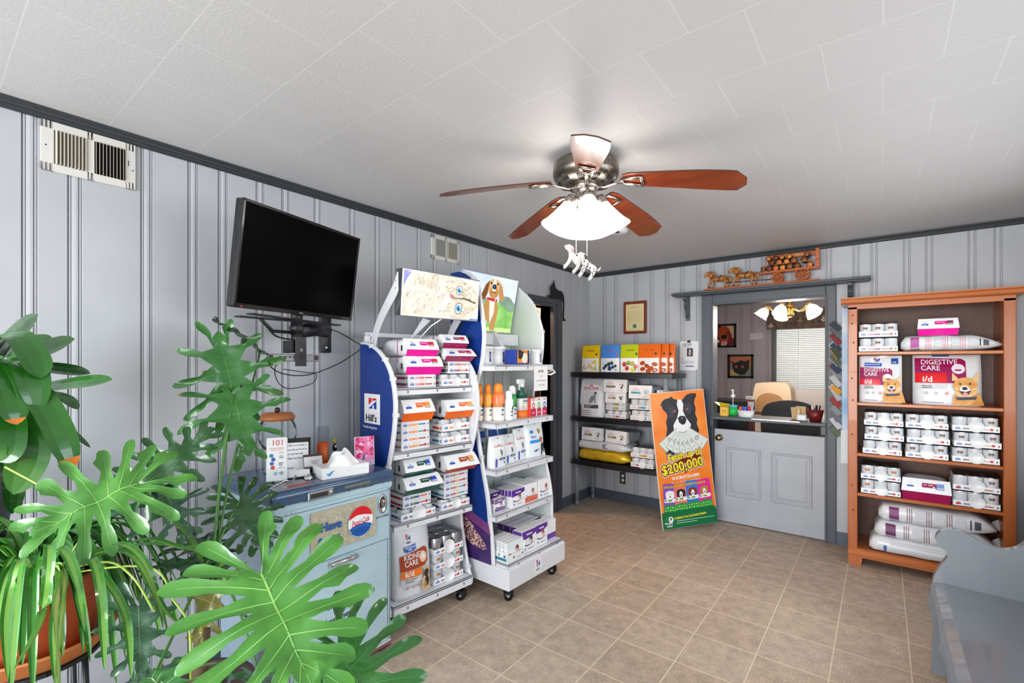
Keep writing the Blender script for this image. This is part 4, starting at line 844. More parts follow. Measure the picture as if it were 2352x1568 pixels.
# medicine cartons, fourth shelf and base
def med(label, x, y, z, w, d, h, band, low=None, face='#f6f6f7', pic='#8a6a50', grp=None, ring='#4a2a72', nd=1, dx=0):
    t = thing('medicine_carton', label, 'carton', W(x, y, z), RZ, grp); m = MB(); m.box((-w/2, 0, 0), (w/2, d, h), M(face, .3), .0015); A = Art(m, front())
    if band: A.poly([(-w/2, h), (w/2, h), (w/2, h*.80), (w*.1, h*.66), (-w/2, h*.62)], M(band, .3)); A.rect(-w*.2, h*.80, w*.2, h*.86, WHITE)
    A.poly([(-w*.36, h*.42), (-w*.2, h*.36), (0, h*.34), (w*.3, h*.40), (w*.42, h*.50), (w*.30, h*.37), (0, h*.30), (-w*.2, h*.31), (-w*.42, h*.38)], M(ring, .4)); A.ell(w*.12, h*.56, w*.11, h*.17, M(pic, .5)); A.ell(w*.12, h*.66, w*.07, h*.08, M(pic, .5)); A.ell(w*.10, h*.48, w*.06, h*.10, M('#e8e0d8', .5), 10)
    if low: A.rect(-w/2+.002, .004, w/2-.002, h*.32, M(low, .35))
    A.rect(-w*.1, h*.14, w*.3, h*.17, M('#6a6a74', .5)); A.ell(-w*.3, h*.18, .006, .008, M('#2c6ab0', .4), 8)
    if nd > 1:
        T = Art(m, top(h))
        for q in range(1, nd): T.rect(-w/2, d*q/nd-.0008, w/2, d*q/nd+.0008, M('#3a3450', .5))
    S = Art(m, side(-w/2, -1)); S.rect(.003, h*.66, d-.003, h-.001, M(band or '#dfe0e4', .35))
    m.build('box', t)
G4 = 'slim medicine cartons standing on the fourth shelf'; G5 = 'slim medicine cartons standing on the base'
PUR = '#5b2c98'
med('purple banded medicine carton, frontmost of the row at the left of the fourth shelf', .240, .125, .528, .135, .026, .115, PUR, grp=G4)
for i in range(4): med('purple banded medicine carton, %s behind the frontmost purple one on the fourth shelf' % ['first', 'second', 'third', 'fourth'][i], .236-.001*i, .153+.027*i, .528, .135, .025, .114, PUR, grp='purple carton row behind its front one')
med('orange footed medicine carton with a small tan animal, middle of the fourth shelf', .382, .125, .528, .142, .06, .125, None, '#f07050', pic='#9a7048', grp=G4, ring='#4a9ab8')
for i in range(3): med('plain white topped carton, %s behind the orange footed one' % ['first', 'second', 'third'][i], .382, .187+.047*i, .528, .142, .045, .125, None, None, grp='white carton row behind the orange footed one')
med("carton with a reddish dog head, right end of the puppy rack's fourth shelf", .531, .12, .528, .14, .12, .13, None, None, pic='#b0583c', grp=G4, ring='#5a1c7c', nd=3)
med('purple packet leaning at the far left of the fourth shelf', .085, .15, .528, .10, .03, .085, '#8a6a9c', '#8c6c98', grp=None, pic='#6a4a7c')
for i in range(3): med('dark purple flapped carton far left on the fourth shelf, %s from the front' % ['first', 'second', 'third'][i], .10-.004*i, .20+.03*i, .528, .10, .028, .112, '#4a2468', grp='dark purple flapped carton row')
med('purple banded carton with a black and white dog, second from the left on the base', .262, .05, .244, .15, .08, .142, PUR, pic='#2c2c30', grp=G5, nd=3)
med('purple banded carton with a reddish dog, third from the left on the base', .405, .055, .244, .132, .08, .142, PUR, pic='#b4582c', grp=G5, nd=3)
med('plain white carton with a purple foot band, right end of the base', .535, .07, .244, .118, .10, .13, '#f2f2f4', '#6a3a9c', grp=G5, pic='#f0f0f2', ring='#f0f0f2', nd=2)
for i in range(3): med('purple cornered white carton in the rear row on the base, %s from the front' % ['first', 'second', 'third'][i], .40, .15+.06*i, .244, .28, .055, .13, '#6a2c98', grp='rear row of cartons on the base')
t = thing('counter_tray', 'open white display tray with a teal corner mark, left end of the base', 'tray', W(.105, .03, .244), RZ); m = MB()
for a, b in (((-.085, 0, 0), (.085, .2, .003)), ((-.085, 0, 0), (.085, .003, .05)), ((-.085, 0, 0), (-.082, .2, .065)), ((.082, 0, 0), (.085, .2, .10)), ((-.085, .197, 0), (.085, .2, .10))): m.box(a, b, WHITE)
A = Art(m, front()); A.rect(.0, .018, .04, .022, GREYP); A.ell(.06, .03, .008, .008, M('#2c7ab0', .4), 10); A.rect(-.03, .02, -.02, .035, INK); S = Art(m, side(-.085, -1)); S.rect(.01, .012, .10, .03, TEAL); S.ell(.025, .042, .010, .010, M('#2c7ab0', .4), 10); S.ell(.07, .045, .008, .010, GREYP, 8); m.build('tray_body', t)
for i in range(5):
    med('carton in the open tray, %s of the five' % ['frontmost', 'second', 'third', 'fourth', 'rearmost'][i], .105, .04+.033*i, .248, .155, .028, .118, None if i else '#e4f2f4', grp='pale teal cartons in the open tray', pic='#7a2c24', ring='#4a2a72')
# ------------------------------------------------------------------ plastic shelving by the back wall
PSX, PSY = .03, -.42
t = thing('plastic_shelving', 'grey legged shelving with three black shelves between the corner and the orange poster', 'shelving', (PSX, PSY, 0))
PB_ = M('#1a1a1f', .35, bump=.1, scale=40); LEG = M('#8d939b', .35)
for z in (1.378, .929, .486):
    m = MB(); n = 10
    f = [(.0+1.04*i/n, -.015-.03*sin(pi*i/n)) for i in range(n+1)]
    m.prism(f+[(1.04, .36), (0, .36)], z-.05, z-.004, PB_, 'xy'); m.prism([(a+.006*(1 if a < .5 else -1), b+.008) for a, b in f]+[(1.03, .35), (.01, .35)], z-.004, z-.0035, PB_, 'xy')
    for i in range(n): m.tube([(f[i][0], f[i][1], z-.003), (f[i+1][0], f[i+1][1], z-.003)], .004, PB_, 5)
    m.build('shelf', t)
for x, y in ((.04, .02), (.055, .335), (.985, -.02), (.985, .335)):
    m = MB()
    for a, b in ((.05, .438), (.484, .881), (.927, 1.33)): m.cyl((x, y, a), (x, y, b), .021, .021, LEG, 14)
    m.cyl((x, y, .0), (x, y, .05), .014, .019, LEG, 14); m.build('leg', t)
SX = lambda x, y, z: (PSX+x, PSY+y, z)
def fruit(kind, top_c):
    def p(A, w, h):
        A.rect(-w*.46, h*.52, w*.46, h*.985, M(top_c, .25), 5, 3); A.rect(-w*.18, h*.78, w*.2, h*.81, M('#6a5a20', .5) if kind != 'blue' else M('#c04060', .4)); A.ell(w*.32, h*.66, .010, .012, M('#3a3418', .5) if kind != 'blue' else M('#e06a30', .4), 10)
        A.rect(-w*.46, h*.02, w*.46, h*.52, M('#eceef0', .3), 5, 3)
        if kind == 'banana':
            A.poly([(-w*.40, h*.18), (-w*.30, h*.28), (-w*.05, h*.33), (0, h*.28), (-w*.2, h*.13), (-w*.38, h*.12)], M('#cf7a4a', .4)); A.poly([(w*.0, h*.12), (-w*.05, h*.22), (w*.12, h*.38), (w*.24, h*.46), (w*.30, h*.46), (w*.34, h*.30), (w*.3, h*.14), (w*.15, h*.08)], M('#e3c92c', .4)); A.ell(w*.10, h*.2, .006, .005, INK, 8)
        if kind == 'blue':
            for u, v, s in ((-.2, .24, 1), (-.05, .3, 1.1), (.1, .34, 1), (-.28, .16, .9), (0, .15, 1.2), (.16, .2, .9), (.28, .24, .8)): A.ell(w*u, h*v, .017*s, .019*s, M('#26405c', .3), 12); A.ell(w*u-.003, h*v+.005, .005, .004, M('#5c7c9c', .3), 8)
        if kind == 'apple':
            for u, v, c in ((-.26, .3, '#b8203c'), (-.12, .16, '#c8202c'), (.30, .22, '#c42430'), (.16, .12, '#cfd62c'), (-.06, .34, '#7ca62c'), (.14, .32, '#a6b82c')): A.ell(w*u, h*v, .020, .022, M(c, .3), 14); A.ell(w*u-.004, h*v+.006, .005, .004, M('#f2d8c8', .3), 8)
        if kind == 'sweet':
            for u, v, r in ((-.26, .34, .3), (-.05, .24, -.5), (-.25, .14, .2), (.12, .16, .6), (.3, .3, -.2), (.02, .08, .1), (.3, .1, .3)): A.ell(w*u, h*v, .028, .020, M('#c2521e', .4, kind='noise', col2='#a03c14', scale=30), 10, r)
        A.ell(w*.30, h*.10, .010, .011, M('#2c5a3a', .5) if kind != 'sweet' else WHITE, 10); A.ell(w*.30, h*.10, .006, .006, WHITE if kind != 'sweet' else M('#4a8a8a', .5), 8)
    return p
FT = [('yellow topped treat pouch with a banana, leftmost on the top black shelf', 'banana', '#f0c818', .205, .0, .20), ('blue topped treat pouch with blueberries on the top black shelf', 'blue', '#4a8ae0', .427, -.01, .212), ('lime green topped treat pouch with apples on the top black shelf', 'apple', '#b8c818', .632, -.01, .20), ('orange topped treat pouch with sweet potato pieces, frontmost of the orange ones', 'sweet', '#e86a18', .820, -.02, .215)]
for lb, k, c, x, y, wd in FT: upright_bag('treat_pouch', lb, 'fruit treat pouches on the top black shelf', SX(x, y, 1.378), .05 if k != 'sweet' else -.04, wd, .07, .272, fruit(k, c), M(c, .25), seed=int(x*90), topw=1.0)
for i, (x, y) in enumerate(((.870, .03), (.912, .08))): upright_bag('treat_pouch', ['orange topped treat pouch, middle of the three orange ones', 'orange topped treat pouch, rearmost and rightmost of the three orange ones'][i], 'fruit treat pouches on the top black shelf', SX(x+.015, y, 1.378), -.04, .20, .06, .272, fruit('sweet', '#e86a18'), M('#e86a18', .25), seed=60+i)
upright_bag('treat_pouch', 'darker yellow topped pouch standing behind the banana pouch', 'rear pouches on the top black shelf', SX(.262, .09, 1.378), .05, .18, .06, .255, fruit('banana', '#b89018'), M('#b89018', .25), seed=71)
upright_bag('treat_pouch', 'blue topped pouch standing behind the blueberry pouch', 'rear pouches on the top black shelf', SX(.475, .085, 1.378), 0, .18, .06, .25, fruit('blue', '#3c6cc0'), M('#3c6cc0', .25), seed=72)
def rcb(A, w, h):
    A.rect(-w*.44, h*.03, w*.46, h*.93, M('#e9eaee', .3), 6, 6); A.poly([(-w*.35, h*.90), (-w*.1, h*.945), (w*.40, h*.90), (w*.44, h*.80), (w*.1, h*.86), (-w*.3, h*.84)], M('#c8ccd2', .3), 1)
    for q in range(5): A.rect(w*(-.075+.028*q)-.002, h*.80, w*(-.075+.028*q)+.002, h*.845, RED)
    A.rect(-w*.09, h*.795, w*.07, h*.805, RED)
    A.text('ROYAL CANIN', 0, h*.725, .022, RED, 'c', .02, sx=.82); A.rect(-w*.34, h*.70, w*.36, h*.705, RED, 5)
    A.rect(-w*.16, h*.36, w*.30, h*.66, M('#dadbe0', .4), 4, 4); A.poly([(-w*.05, h*.37), (-w*.02, h*.46), (w*.02, h*.54), (w*.13, h*.57), (w*.16, h*.63), (w*.22, h*.655), (w*.26, h*.62), (w*.22, h*.59), (w*.22, h*.46), (w*.24, h*.36), (w*.20, h*.36), (w*.18, h*.45), (w*.12, h*.42), (w*.08, h*.37)], M('#84868e', .5), 1); A.ell(w*.20, h*.635, .012, .009, INK, 10)
    A.rect(-w*.24, h*.235, w*.34, h*.325, M('#4c464c', .4), 4); A.text('HYDROLYZED', -w*.20, h*.29, .010, OFFW, bold=.02); A.text('PROTEIN', -w*.20, h*.252, .010, OFFW, bold=.02)
    A.poly([(-w*.44, h*.04), (-w*.45, h*.30), (-w*.38, h*.33), (-w*.36, h*.04)], M('#5a2420', .35), 1)
    for q in range(3): A.rect(-w*.30, h*(.06+.05*q), w*.06, h*(.075+.05*q), M('#8a8a92', .5), 4)
upright_bag('pet_food_bag', 'tall white bag with red crown lettering and a dalmatian on the middle black shelf', None, SX(.215, -.02, .929), .0, .27, .14, .385, rcb, seed=5)
def rc_end(label, grp, x, y, z, w, d, h, c1, c2, rz=0, seed=1, dog=1):
    t = thing('pet_food_bag', label, 'bag', SX(x, y, z), rz, grp); m = MB(); pillow(m, w*.98, d, h, FOILS, Matrix.Translation((0, .02, 0)), seed); m.build('pouch', t)
    m = MB(); n = 6
    def s(u, v, hh=0): return Vector((u, -.004+.004*sin(u*40+seed)-hh+.012*(v/h)**2, v))
    vs = [s((-.5+i/n)*w, h*j/3) for j in range(4) for i in range(n+1)]; m.add(vs, [(j*(n+1)+i, j*(n+1)+i+1, (j+1)*(n+1)+i+1, (j+1)*(n+1)+i) for j in range(3) for i in range(n)], WHITE, True)
    for sx in (-1, 1): m.add([s(sx*w/2, 0), s(sx*w/2, h), (sx*w*.48, .05, h*.9), (sx*w*.48, .05, .01)], [(0, 1, 2, 3)], WHITE)
    A = Art(m, s, h0=.0012); A.text('ROYAL CANIN', -w*.20, h*.60, .011, M('#d8707c', .5), 'c', .02, sx=.75); A.ell(-w*.20, h*.76, .008, .006, M('#e08890', .5), 8)
    A.rect(-w*.38, h*.36, -w*.14, h*.52, M(c1, .4)); A.rect(-w*.14, h*.36, w*.02, h*.52, M(c2, .4))
    A.ell(w*.30, h*.5, .030, .028, M('#dfe0e4', .5)); A.poly([(w*.18, h*.62), (w*.24, h*.66), (w*.26, h*.48), (w*.32, h*.66), (w*.36, h*.6), (w*.32, h*.40), (w*.28, h*.24), (w*.22, h*.38)], M('#3c3e44' if dog else '#a8aab0', .5))
    A.rect(w*.12, h*.14, w*.34, h*.17, GREYP); m.build('bottom_panel', t)
GR = 'white bags lying on the black shelves'
def rc_case(label, x, y, z, w, h, c, dot=0, lid=0, th=.045, grp='cases of cans on the black shelves', d=.2):
    t = thing('canned_food_case', label, 'case of cans', SX(x, y, z), 0, grp); m = MB()
    for a, b in (((-w/2, 0, 0), (w/2, d, .003)), ((-w/2, 0, 0), (w/2, .002, th)), ((-w/2, 0, 0), (-w/2+.002, d, th)), ((w/2-.002, 0, 0), (w/2, d, th)), ((-w/2, d-.002, 0), (w/2, d, th))): m.box(a, b, WHITE)
    A = Art(m, front()); A.text('ROYAL CANIN', -w*.33, th*.4, .008, M('#d8707c', .5), 'c', .02, sx=.7); A.ell(-w*.33, th*.72, .005, .004, M('#e08890', .5), 8); A.rect(-w*.10, th*.3, -w*.06, th*.7, M('#3c4450', .5)); A.rect(-w*.02, th*.3, w*.22, th*.7, M(c, .4)); A.rect(w*.3, th*.4, w*.44, th*.5, GREYP)
    if dot: A.ell(w*.08 if dot > 1 else -w*.2, th*.5, .010, .009, RED, 12)
    m.build('tray', t); r = (w-.006)/6
    for i in range(3):
        for j in range(2): m = MB(); can_mb(m, -w/2+.003+r+2*r*i, .004+r+2*r*j, .004, r-.0006, h-.006, 0); m.build('can', t)
    if lid: m = MB(); X = Matrix.Translation((0, .004, .028)) @ Matrix.Rotation(radians(82), 4, 'X'); m.lathe([(0, 0), (.036, 0), (.036, .006), (.03, .008), (0, .006)], WHITE, X=X); m.build('plastic_lid', t)
def rc_box(label, x, y, z, w, d, h, c, rows=1):
    t = thing('pouch_carton', label, 'carton', SX(x, y, z), 0, 'flat white cartons on the middle black shelf'); m = MB(); m.box((-w/2, 0, 0), (w/2, d, h), OFFW, .002); A = Art(m, front()); A.text('ROYAL CANIN', -w*.36, h*.4, .008, M('#d8707c', .5), 'c', .02, sx=.7); A.rect(-w*.14, h*.25, -w*.10, h*.75, M('#3c4450', .5)); A.rect(-w*.06, h*.25, w*.16, h*.75, M(c, .4)); A.rect(w*.3, h*.4, w*.44, h*.55, GREYP); m.build('box', t)
rc_case('short case with a red dot at the bottom of the middle stack, middle black shelf', .478, .01, .929, .222, .08, '#c8a088', 2, 0, .042)
rc_box('flat carton with a gold bar on the case with the red dot', .478, .01, 1.010, .205, .22, .041, '#c0a048')
rc_box('flat carton with a dull gold bar directly under the two stacked white bags', .480, .012, 1.0515, .205, .22, .034, '#a08a3c')
rc_end('white bag end with an olive bar, lower of two stacked, middle black shelf', GR, .485, -.005, 1.0865, .215, .28, .10, '#b0a898', '#8a7c18', seed=4)
rc_end('white bag end with a brown bar, upper of two stacked, middle black shelf', GR, .483, -.012, 1.187, .245, .29, .125, '#8a8078', '#7a7068', seed=6)
rc_case('can case with white lid and blue bar, bottom right of the middle black shelf', .745, .0, .929, .222, .10, '#2c7ab8', 0, 1)
rc_case('can case with a pale blue bar under the turquoise barred bag', .740, .0, 1.03, .222, .105, '#5a9cd8', 0, 0)
rc_end('white bag end with a turquoise bar on top of two can cases', GR, .738, -.01, 1.137, .225, .26, .125, '#3c94a8', '#5ab0c0', seed=8, dog=0)
rc_end('silver grey bag lying at the far right of the middle black shelf, mostly hidden', GR, .93, .06, .929, .12, .2, .29, '#a8a8ac', '#b0b0b4', seed=9, dog=0)
long_bag('long golden bag, lowest on the bottom black shelf', None, SX(.345, -.01, .486), 0, .555, .30, .115, 'gold', 3)
def sidep(A, w, h):
    A.rect(-w*.20, h*.12, -w*.04, h*.88, M('#d2d3d8', .4), 3, 3); A.text('RC', -w*.0, h*.4, .03, M('#5a5c64', .5), bold=.03); A.rect(w*.12, h*.12, w*.28, h*.88, M('#d6d7db', .4), 3, 3); A.rect(-w*.4, h*.2, -w*.26, h*.28, M('#f0b8a8', .4), 2)
long_bag('long white bag lying on the golden bag', None, SX(.350, -.02, .60), 0, .57, .30, .095, 'x', 4, sidep)
rc_end('white bag end with an olive bar, upper left of the bottom black shelf', GR, .228, -.005, .696, .235, .26, .125, '#a89ca0', '#808018', seed=12)
rc_end('white bag end turned right, olive bar, upper middle of the bottom black shelf', GR, .485, .0, .692, .25, .24, .12, '#b0aca0', '#808018', rz=-.18, seed=13)
rc_case('can case with red dot and white lid, right of the bottom black shelf', .752, .0, .486, .226, .092, '#c8a860', 1, 1)
rc_case('can case with an amber bar stacked at the right of the bottom black shelf', .752, .0, .579, .226, .10, '#d89c2c', 0, 0)
# ------------------------------------------------------------------ lottery poster leaning on the shelving
DG = M('#0e7040', .35)
P_bl = Vector((1.043, -.582, .004)); Uv = Vector((.6618, .7460, .0750)).normalized(); Vv = Vector((-.1020, -.0095, .9947)).normalized(); PN = Uv.cross(Vv).normalized(); PW, PH = .531, 1.20
t = thing('poster_board', 'tall orange board with a collie holding banknotes, leaning at the end of the shelving', 'poster', tuple(P_bl))
X = Matrix(((Uv.x, Vv.x, PN.x, 0), (Uv.y, Vv.y, PN.y, 0), (Uv.z, Vv.z, PN.z, 0), (0, 0, 0, 1)))
m = MB(); m.box((0, 0, -.012), (PW, PH, 0), M('#f2ece4', .5), 0, X); m.build('board', t)
m = MB(); A = Art(m, lambda u, v, h=0: X @ Vector((u, v, h)), .00003, .0005); w_, h_ = PW, PH
def Q(pts): return [(w_*a, h_*b) for a, b in pts]
def pc(x, y): return ((x-150+30*0)/1.0, y)
OG = M('#f5761c', .35, kind='noise', col2='#fa9a3c', scale=5)
A.rect(.004, .004, w_-.004, h_-.004, OG); A.rect(.004, .004, w_-.004, h_*.115, DG); A.poly(Q([(.01, .11), (.99, .11), (.99, .125), (.7, .135), (.3, .13), (.01, .12)]), DG)
bk, gy, wt = M('#17171c', .45, kind='noise', col2='#2c2c36', scale=30), M('#3a3c48', .5), M('#f0f0f2', .45)
A.poly(Q([(.20, .50), (.19, .56), (.24, .60), (.23, .68), (.26, .73), (.25, .78), (.29, .82), (.27, .85), (.22, .87), (.20, .90), (.18, .905), (.22, .935), (.28, .95), (.36, .955), (.40, .965), (.43, .945), (.50, .935), (.60, .935), (.64, .955), (.70, .97), (.78, .975), (.86, .97), (.85, .95), (.82, .93), (.80, .90), (.82, .86), (.80, .82), (.83, .78), (.81, .74), (.84, .70), (.82, .66), (.80, .60), (.60, .55), (.30, .50)]), bk, 1)
A.poly(Q([(.50, .935), (.57, .935), (.60, .90), (.58, .85), (.62, .80), (.70, .745), (.68, .71), (.58, .685), (.45, .685), (.38, .71), (.38, .75), (.46, .80), (.50, .85), (.48, .90)]), wt)
for a, b in ((.42, .85), (.65, .855)): A.ell(w_*a, h_*b, .022, .016, M('#8a3024', .3)); A.ell(w_*a, h_*b, .014, .013, M('#2c1614', .3)); A.ell(w_*a+.004, h_*b+.004, .004, .004, WHITE, 8)
A.poly(Q([(.30, .88), (.40, .90), (.45, .86), (.40, .82), (.32, .80)]), gy); A.poly(Q([(.62, .90), (.72, .91), (.76, .86), (.70, .82), (.63, .84)]), gy)
for a, b in ((.42, .85), (.65, .855)): A.ell(w_*a, h_*b, .020, .014, M('#a03c2c', .3)); A.ell(w_*a, h_*b, .012, .012, M('#1c1214', .3)); A.ell(w_*a+.004, h_*b+.005, .004, .004, WHITE, 8)
A.poly(Q([(.47, .80), (.52, .815), (.60, .81), (.63, .785), (.60, .755), (.55, .745), (.49, .765)]), M('#16161a', .25)); A.ell(w_*.55, h_*.795, .012, .006, M('#6a6c74', .3)); A.line(w_*.55, h_*.745, w_*.55, h_*.73, .004, INK); A.line(w_*.40, h_*.715, w_*.68, h_*.72, .006, M('#8a8a90', .5))
# fan of banknotes
nm, nl = M('#dfe2dc', .5), M('#a2a69e', .5)
for k, (a0, sc_) in enumerate(((-2.45, 1), (-2.15, 1), (-1.87, 1), (-1.6, 1), (-1.32, 1), (-1.02, 1), (-.72, 1))):
    c0 = (w_*.54, h_*.735); L = .275 if k in (0, 6) else .245; wd = .115
    ca, sa = cos(a0), sin(a0)
    def R(u, v): return (c0[0]+ca*u-sa*v, c0[1]+sa*u+ca*v)
    A.poly([R(.05, -.03), R(.05, .03), R(L, wd/2), R(L, -wd/2)], nl); A.poly([R(.055, -.027), R(.055, .027), R(L-.006, wd/2-.006), R(L-.006, -wd/2+.006)], nm)
    A.ell(*R(L*.62, 0), .020, .026, nl, 14, a0); A.ell(*R(L*.62, 0), .014, .018, M('#c2c6be', .5), 12, a0); A.text('100', *R(L-.03, -.035), .016, nl, rot=a0+pi/2)
A.poly(Q([(.47, .745), (.63, .745), (.66, .705), (.42, .70)]), wt)
# headline with dark and white outlines
YE, MR = M('#f6e82c', .35), M('#6e1712', .35)
rt = .115
for mat, b in ((WHITE, .13), (MR, .09), (YE, .03)):
    A.text('Fetch up to', w_*.22, h_*.487, .060, mat, 'l', b, 0, .86, rot=rt)
for mat, b in ((WHITE, .13), (MR, .09)):
    A.text('$200,000', w_*.085, h_*.393, .085, mat, 'l', b, 0, .93, rot=rt)
A.poly(Q([(.30, .475), (.80, .535), (.82, .50), (.30, .44)]), MR)
for mat, b in ((MR, .09), (YE, .03)): A.text('Fetch up to', w_*.22, h_*.487, .060, mat, 'l', b, 0, .86, rot=rt)
A.text('$200,000', w_*.085, h_*.393, .085, YE, 'l', .022, 0, .93, rot=rt)
A.text('18 SCRATCH-OFFS', w_*.5, h_*.355, .026, WHITE, 'c', .04, rot=.03, sx=.9); A.text('Featuring Real New Jersey Dogs', w_*.5, h_*.325, .017, WHITE, 'c', .035, rot=.03, sx=.9)
TK = [('LUCKY DOG', '#8a4cb8', .07, -.06, .115, '#f4f4f6'), ('GOOD BOY', '#f07860', .28, -.02, .125, '#1c1c20'), ('JACKPOT DOG', '#3c78d8', .50, .0, .14, '#8a3018'), ('CUTE PUP', '#e82c9c', .72, .03, .13, '#c07838')]
for s_, c, x, r_, dy, hd in TK:
    x0 = w_*(x-.02); y0 = h_*.115; tw, th_ = w_*.235, h_*.205
    def R(u, v): return (x0+u*cos(r_)-v*sin(r_), y0+dy*.12+u*sin(r_)+v*cos(r_))
    A.poly([R(0, 0), R(tw, 0), R(tw, th_), R(0, th_)], M(c, .35)); A.text(s_, *R(tw*.03, th_*.84), .020, MR, bold=.10, sx=.62, rot=r_); A.text(s_, *R(tw*.03, th_*.84), .020, YE, bold=.02, sx=.62, rot=r_)
    cx, cy = R(tw*.5, th_*.60); hm = M(hd, .5); A.ell(cx, cy, .036, .038, hm, 16); A.ell(cx-.03, cy, .012, .034, hm, 10); A.ell(cx+.03, cy, .012, .034, hm, 10); A.ell(cx, cy-.008, .017, .026, wt, 12); A.ell(cx, cy-.016, .007, .006, INK, 8); A.ell(cx-.013, cy+.008, .003, .003, INK, 6); A.ell(cx+.013, cy+.008, .003, .003, INK, 6)
    A.poly([R(tw*.02, th_*.38), R(tw*.10, th_*.46), R(tw*.9, th_*.47), R(tw*.98, th_*.40), R(tw*.9, th_*.34), R(tw*.1, th_*.33)], WHITE); A.rect(*R(tw*.35, th_*.37), R(tw*.65, th_*.37)[0], R(0, th_*.42)[1], M('#7a8a18', .5)); A.ell(*R(tw*.16, th_*.40), .010, .010, M('#3c9a48', .5), 10)
    A.poly([R(0, 0), R(tw, 0), R(tw, th_*.22), R(tw*.5, th_*.27), R(0, th_*.20)], M('#18984a', .4))
    for i in range(5):
        for j in range(2): A.ell(*R(tw*(.14+.18*i), th_*(.06+.09*j)), .0085, .006, M('#7ad06a', .4) if (i+j) % 2 else M('#d8e83c', .4), 6, .5)
    A.poly([R(0, -.03), R(tw, -.03), R(tw, .0), R(0, .0)], DG)
A.rect(.004, .004, w_-.004, h_*.105, DG)
A.text('Available at Your Local Lottery Retailer', w_*.22, h_*.068, .021, YE, 'l', .03, sx=.66, rot=.04); A.rect(w_*.25, h_*.052, w_*.94, h_*.056, M('#bfe0c8', .5)); A.rect(w_*.25, h_*.036, w_*.62, h_*.040, M('#bfe0c8', .5))
A.ell(w_*.155, h_*.070, .024, .026, WHITE, 16); A.poly(Q([(.13, .062), (.15, .085), (.18, .08), (.16, .066)]), DG); A.text('New Jersey', w_*.04, h_*.040, .016, WHITE, bold=.04, sx=.7); A.text('Lottery', w_*.07, h_*.020, .016, WHITE, bold=.04, sx=.8)
for a, b in ((.06, .08), (.09, .09), (.05, .065), (.10, .075)): A.poly(Q([(a, b), (a+.02, b+.006), (a+.022, b+.002)]), M('#8ad83c', .4))
m.build('printed_face', t)
# ------------------------------------------------------------------ wall things, back wall
t = thing('framed_certificate', 'cream certificate with a green seal on a brown wooden plaque', 'certificate', (.538, -.006, 1.776)); m = MB()
m.box((-.125, -.016, 0), (.125, 0, .336), M('#8a3a1c', .3, kind='woodz', col2='#6a2812', scale=30), .003); m.build('plaque', t)
m = MB(); m.box((-.098, -.019, .028), (.098, -.016, .306), M('#e3cf9c', .4)); A = Art(m, front(-.019)); bn = M('#9a8458', .5)
A.text('Certificate', 0, .27, .014, bn, 'c'); A.rect(-.07, .232, .07, .2335, bn)
for q in range(8): A.rect(-.085, .216-.013*q, .085-(.03 if q in (3, 7) else 0), .2175-.013*q, bn)
A.ell(0, .078, .022, .022, M('#3c7a5c', .4)); A.ell(0, .078, .010, .010, M('#5a9a78', .4)); A.rect(-.05, .04, .05, .0415, bn)
for a in (-.088, .088):
    for b in (.04, .296): A.ell(a, b, .003, .003, INK, 8)
m.build('certificate', t)
t = thing('paper_flyer', 'white flyer with a dog photo under a black clip, beside the office doorway', 'flyer', (1.072, -.004, 1.40)); m = MB()
for i in range(4): m.box((-.075+.006*i, -.002-.002*(3-i), .0+.004*i), (.072+.007*i, -.001-.002*(3-i), .282), OFFW, 0, Matrix.Rotation(.012*i, 4, 'Y'))
A = Art(m, front(-.0085)); A.text('LOST DOG', -.002, .245, .016, INK, 'c', .03, sx=.8); A.rect(-.04, .232, .03, .236, INK); A.rect(-.005, .135, .052, .215, M('#3a3a40', .5)); A.ell(.022, .165, .012, .022, M('#a8a8ac', .5)); A.ell(.024, .192, .009, .010, M('#d0d0d2', .5))
for q in range(4): A.rect(-.068, .115-.012*q, -.03, .118-.012*q, GREYP)
A.rect(-.06, .06, .06, .095, M('#c8ccda', .5)); A.rect(-.02, .035, .06, .045, M('#4a4a60', .5)); m.build('sheets', t)
m = MB(); m.box((.0, -.016, .268), (.028, -.002, .290), BLK, .002); m.build('binder_clip', t)
t = thing('electrical_outlet', 'dark wall outlet with two white sockets low under the black shelves', 'outlet', (.402, -.002, .195)); m = MB(); m.box((-.04, -.007, 0), (.040, 0, .124), M('#3a3a34', .4), .003); cv_ = m.build('cover_plate', t)
m = MB(); m.box((.030, -.010, .002), (.040, -.0005, .122), OFFW, .001); m.build('plate_edge', t)
for z in (.038, .084):
    m = MB(); X = Matrix.Translation((-.004, -.007, z)) @ Matrix.Rotation(pi/2, 4, 'X'); m.lathe([(0, 0), (.017, 0), (.017, .002), (0, .003)], WHITE, X=X); A = Art(m, front(-.0102)); A.rect(-.011, z-.004, -.009, z+.006, INK); A.rect(.001, z-.004, .003, z+.006, INK); A.ell(-.004, z-.009, .0025, .0025, INK, 8); m.build('socket', cv_)
# wall shelf over the doorway
t = thing('wall_shelf', 'dark grey shelf board on scrolled brackets above the office doorway', 'shelf', (1.72, 0, 2.105)); m = MB()
m.box((-.76, -.155, .012), (.766, -.002, .032), TRIM, .004); m.box((-.75, -.14, .0), (.756, -.026, .012), TRIM, .003); m.build('board', t)
for x in (-.645, .635):
    m = MB(); pr = smooth_curve([(0, 0), (-.115, -.0), (-.118, -.03), (-.085, -.045), (-.07, -.07), (-.085, -.095), (-.06, -.12), (-.045, -.15), (-.05, -.17), (-.02, -.195), (0, -.20)], 3)
    m.prism([(a-.001, b) for a, b in pr], x-.014, x+.014, TRIM, 'yz'); m.box((x-.02, -.016, -.225), (x+.02, -.001, .0), TRIM, .003); m.build('bracket', t)
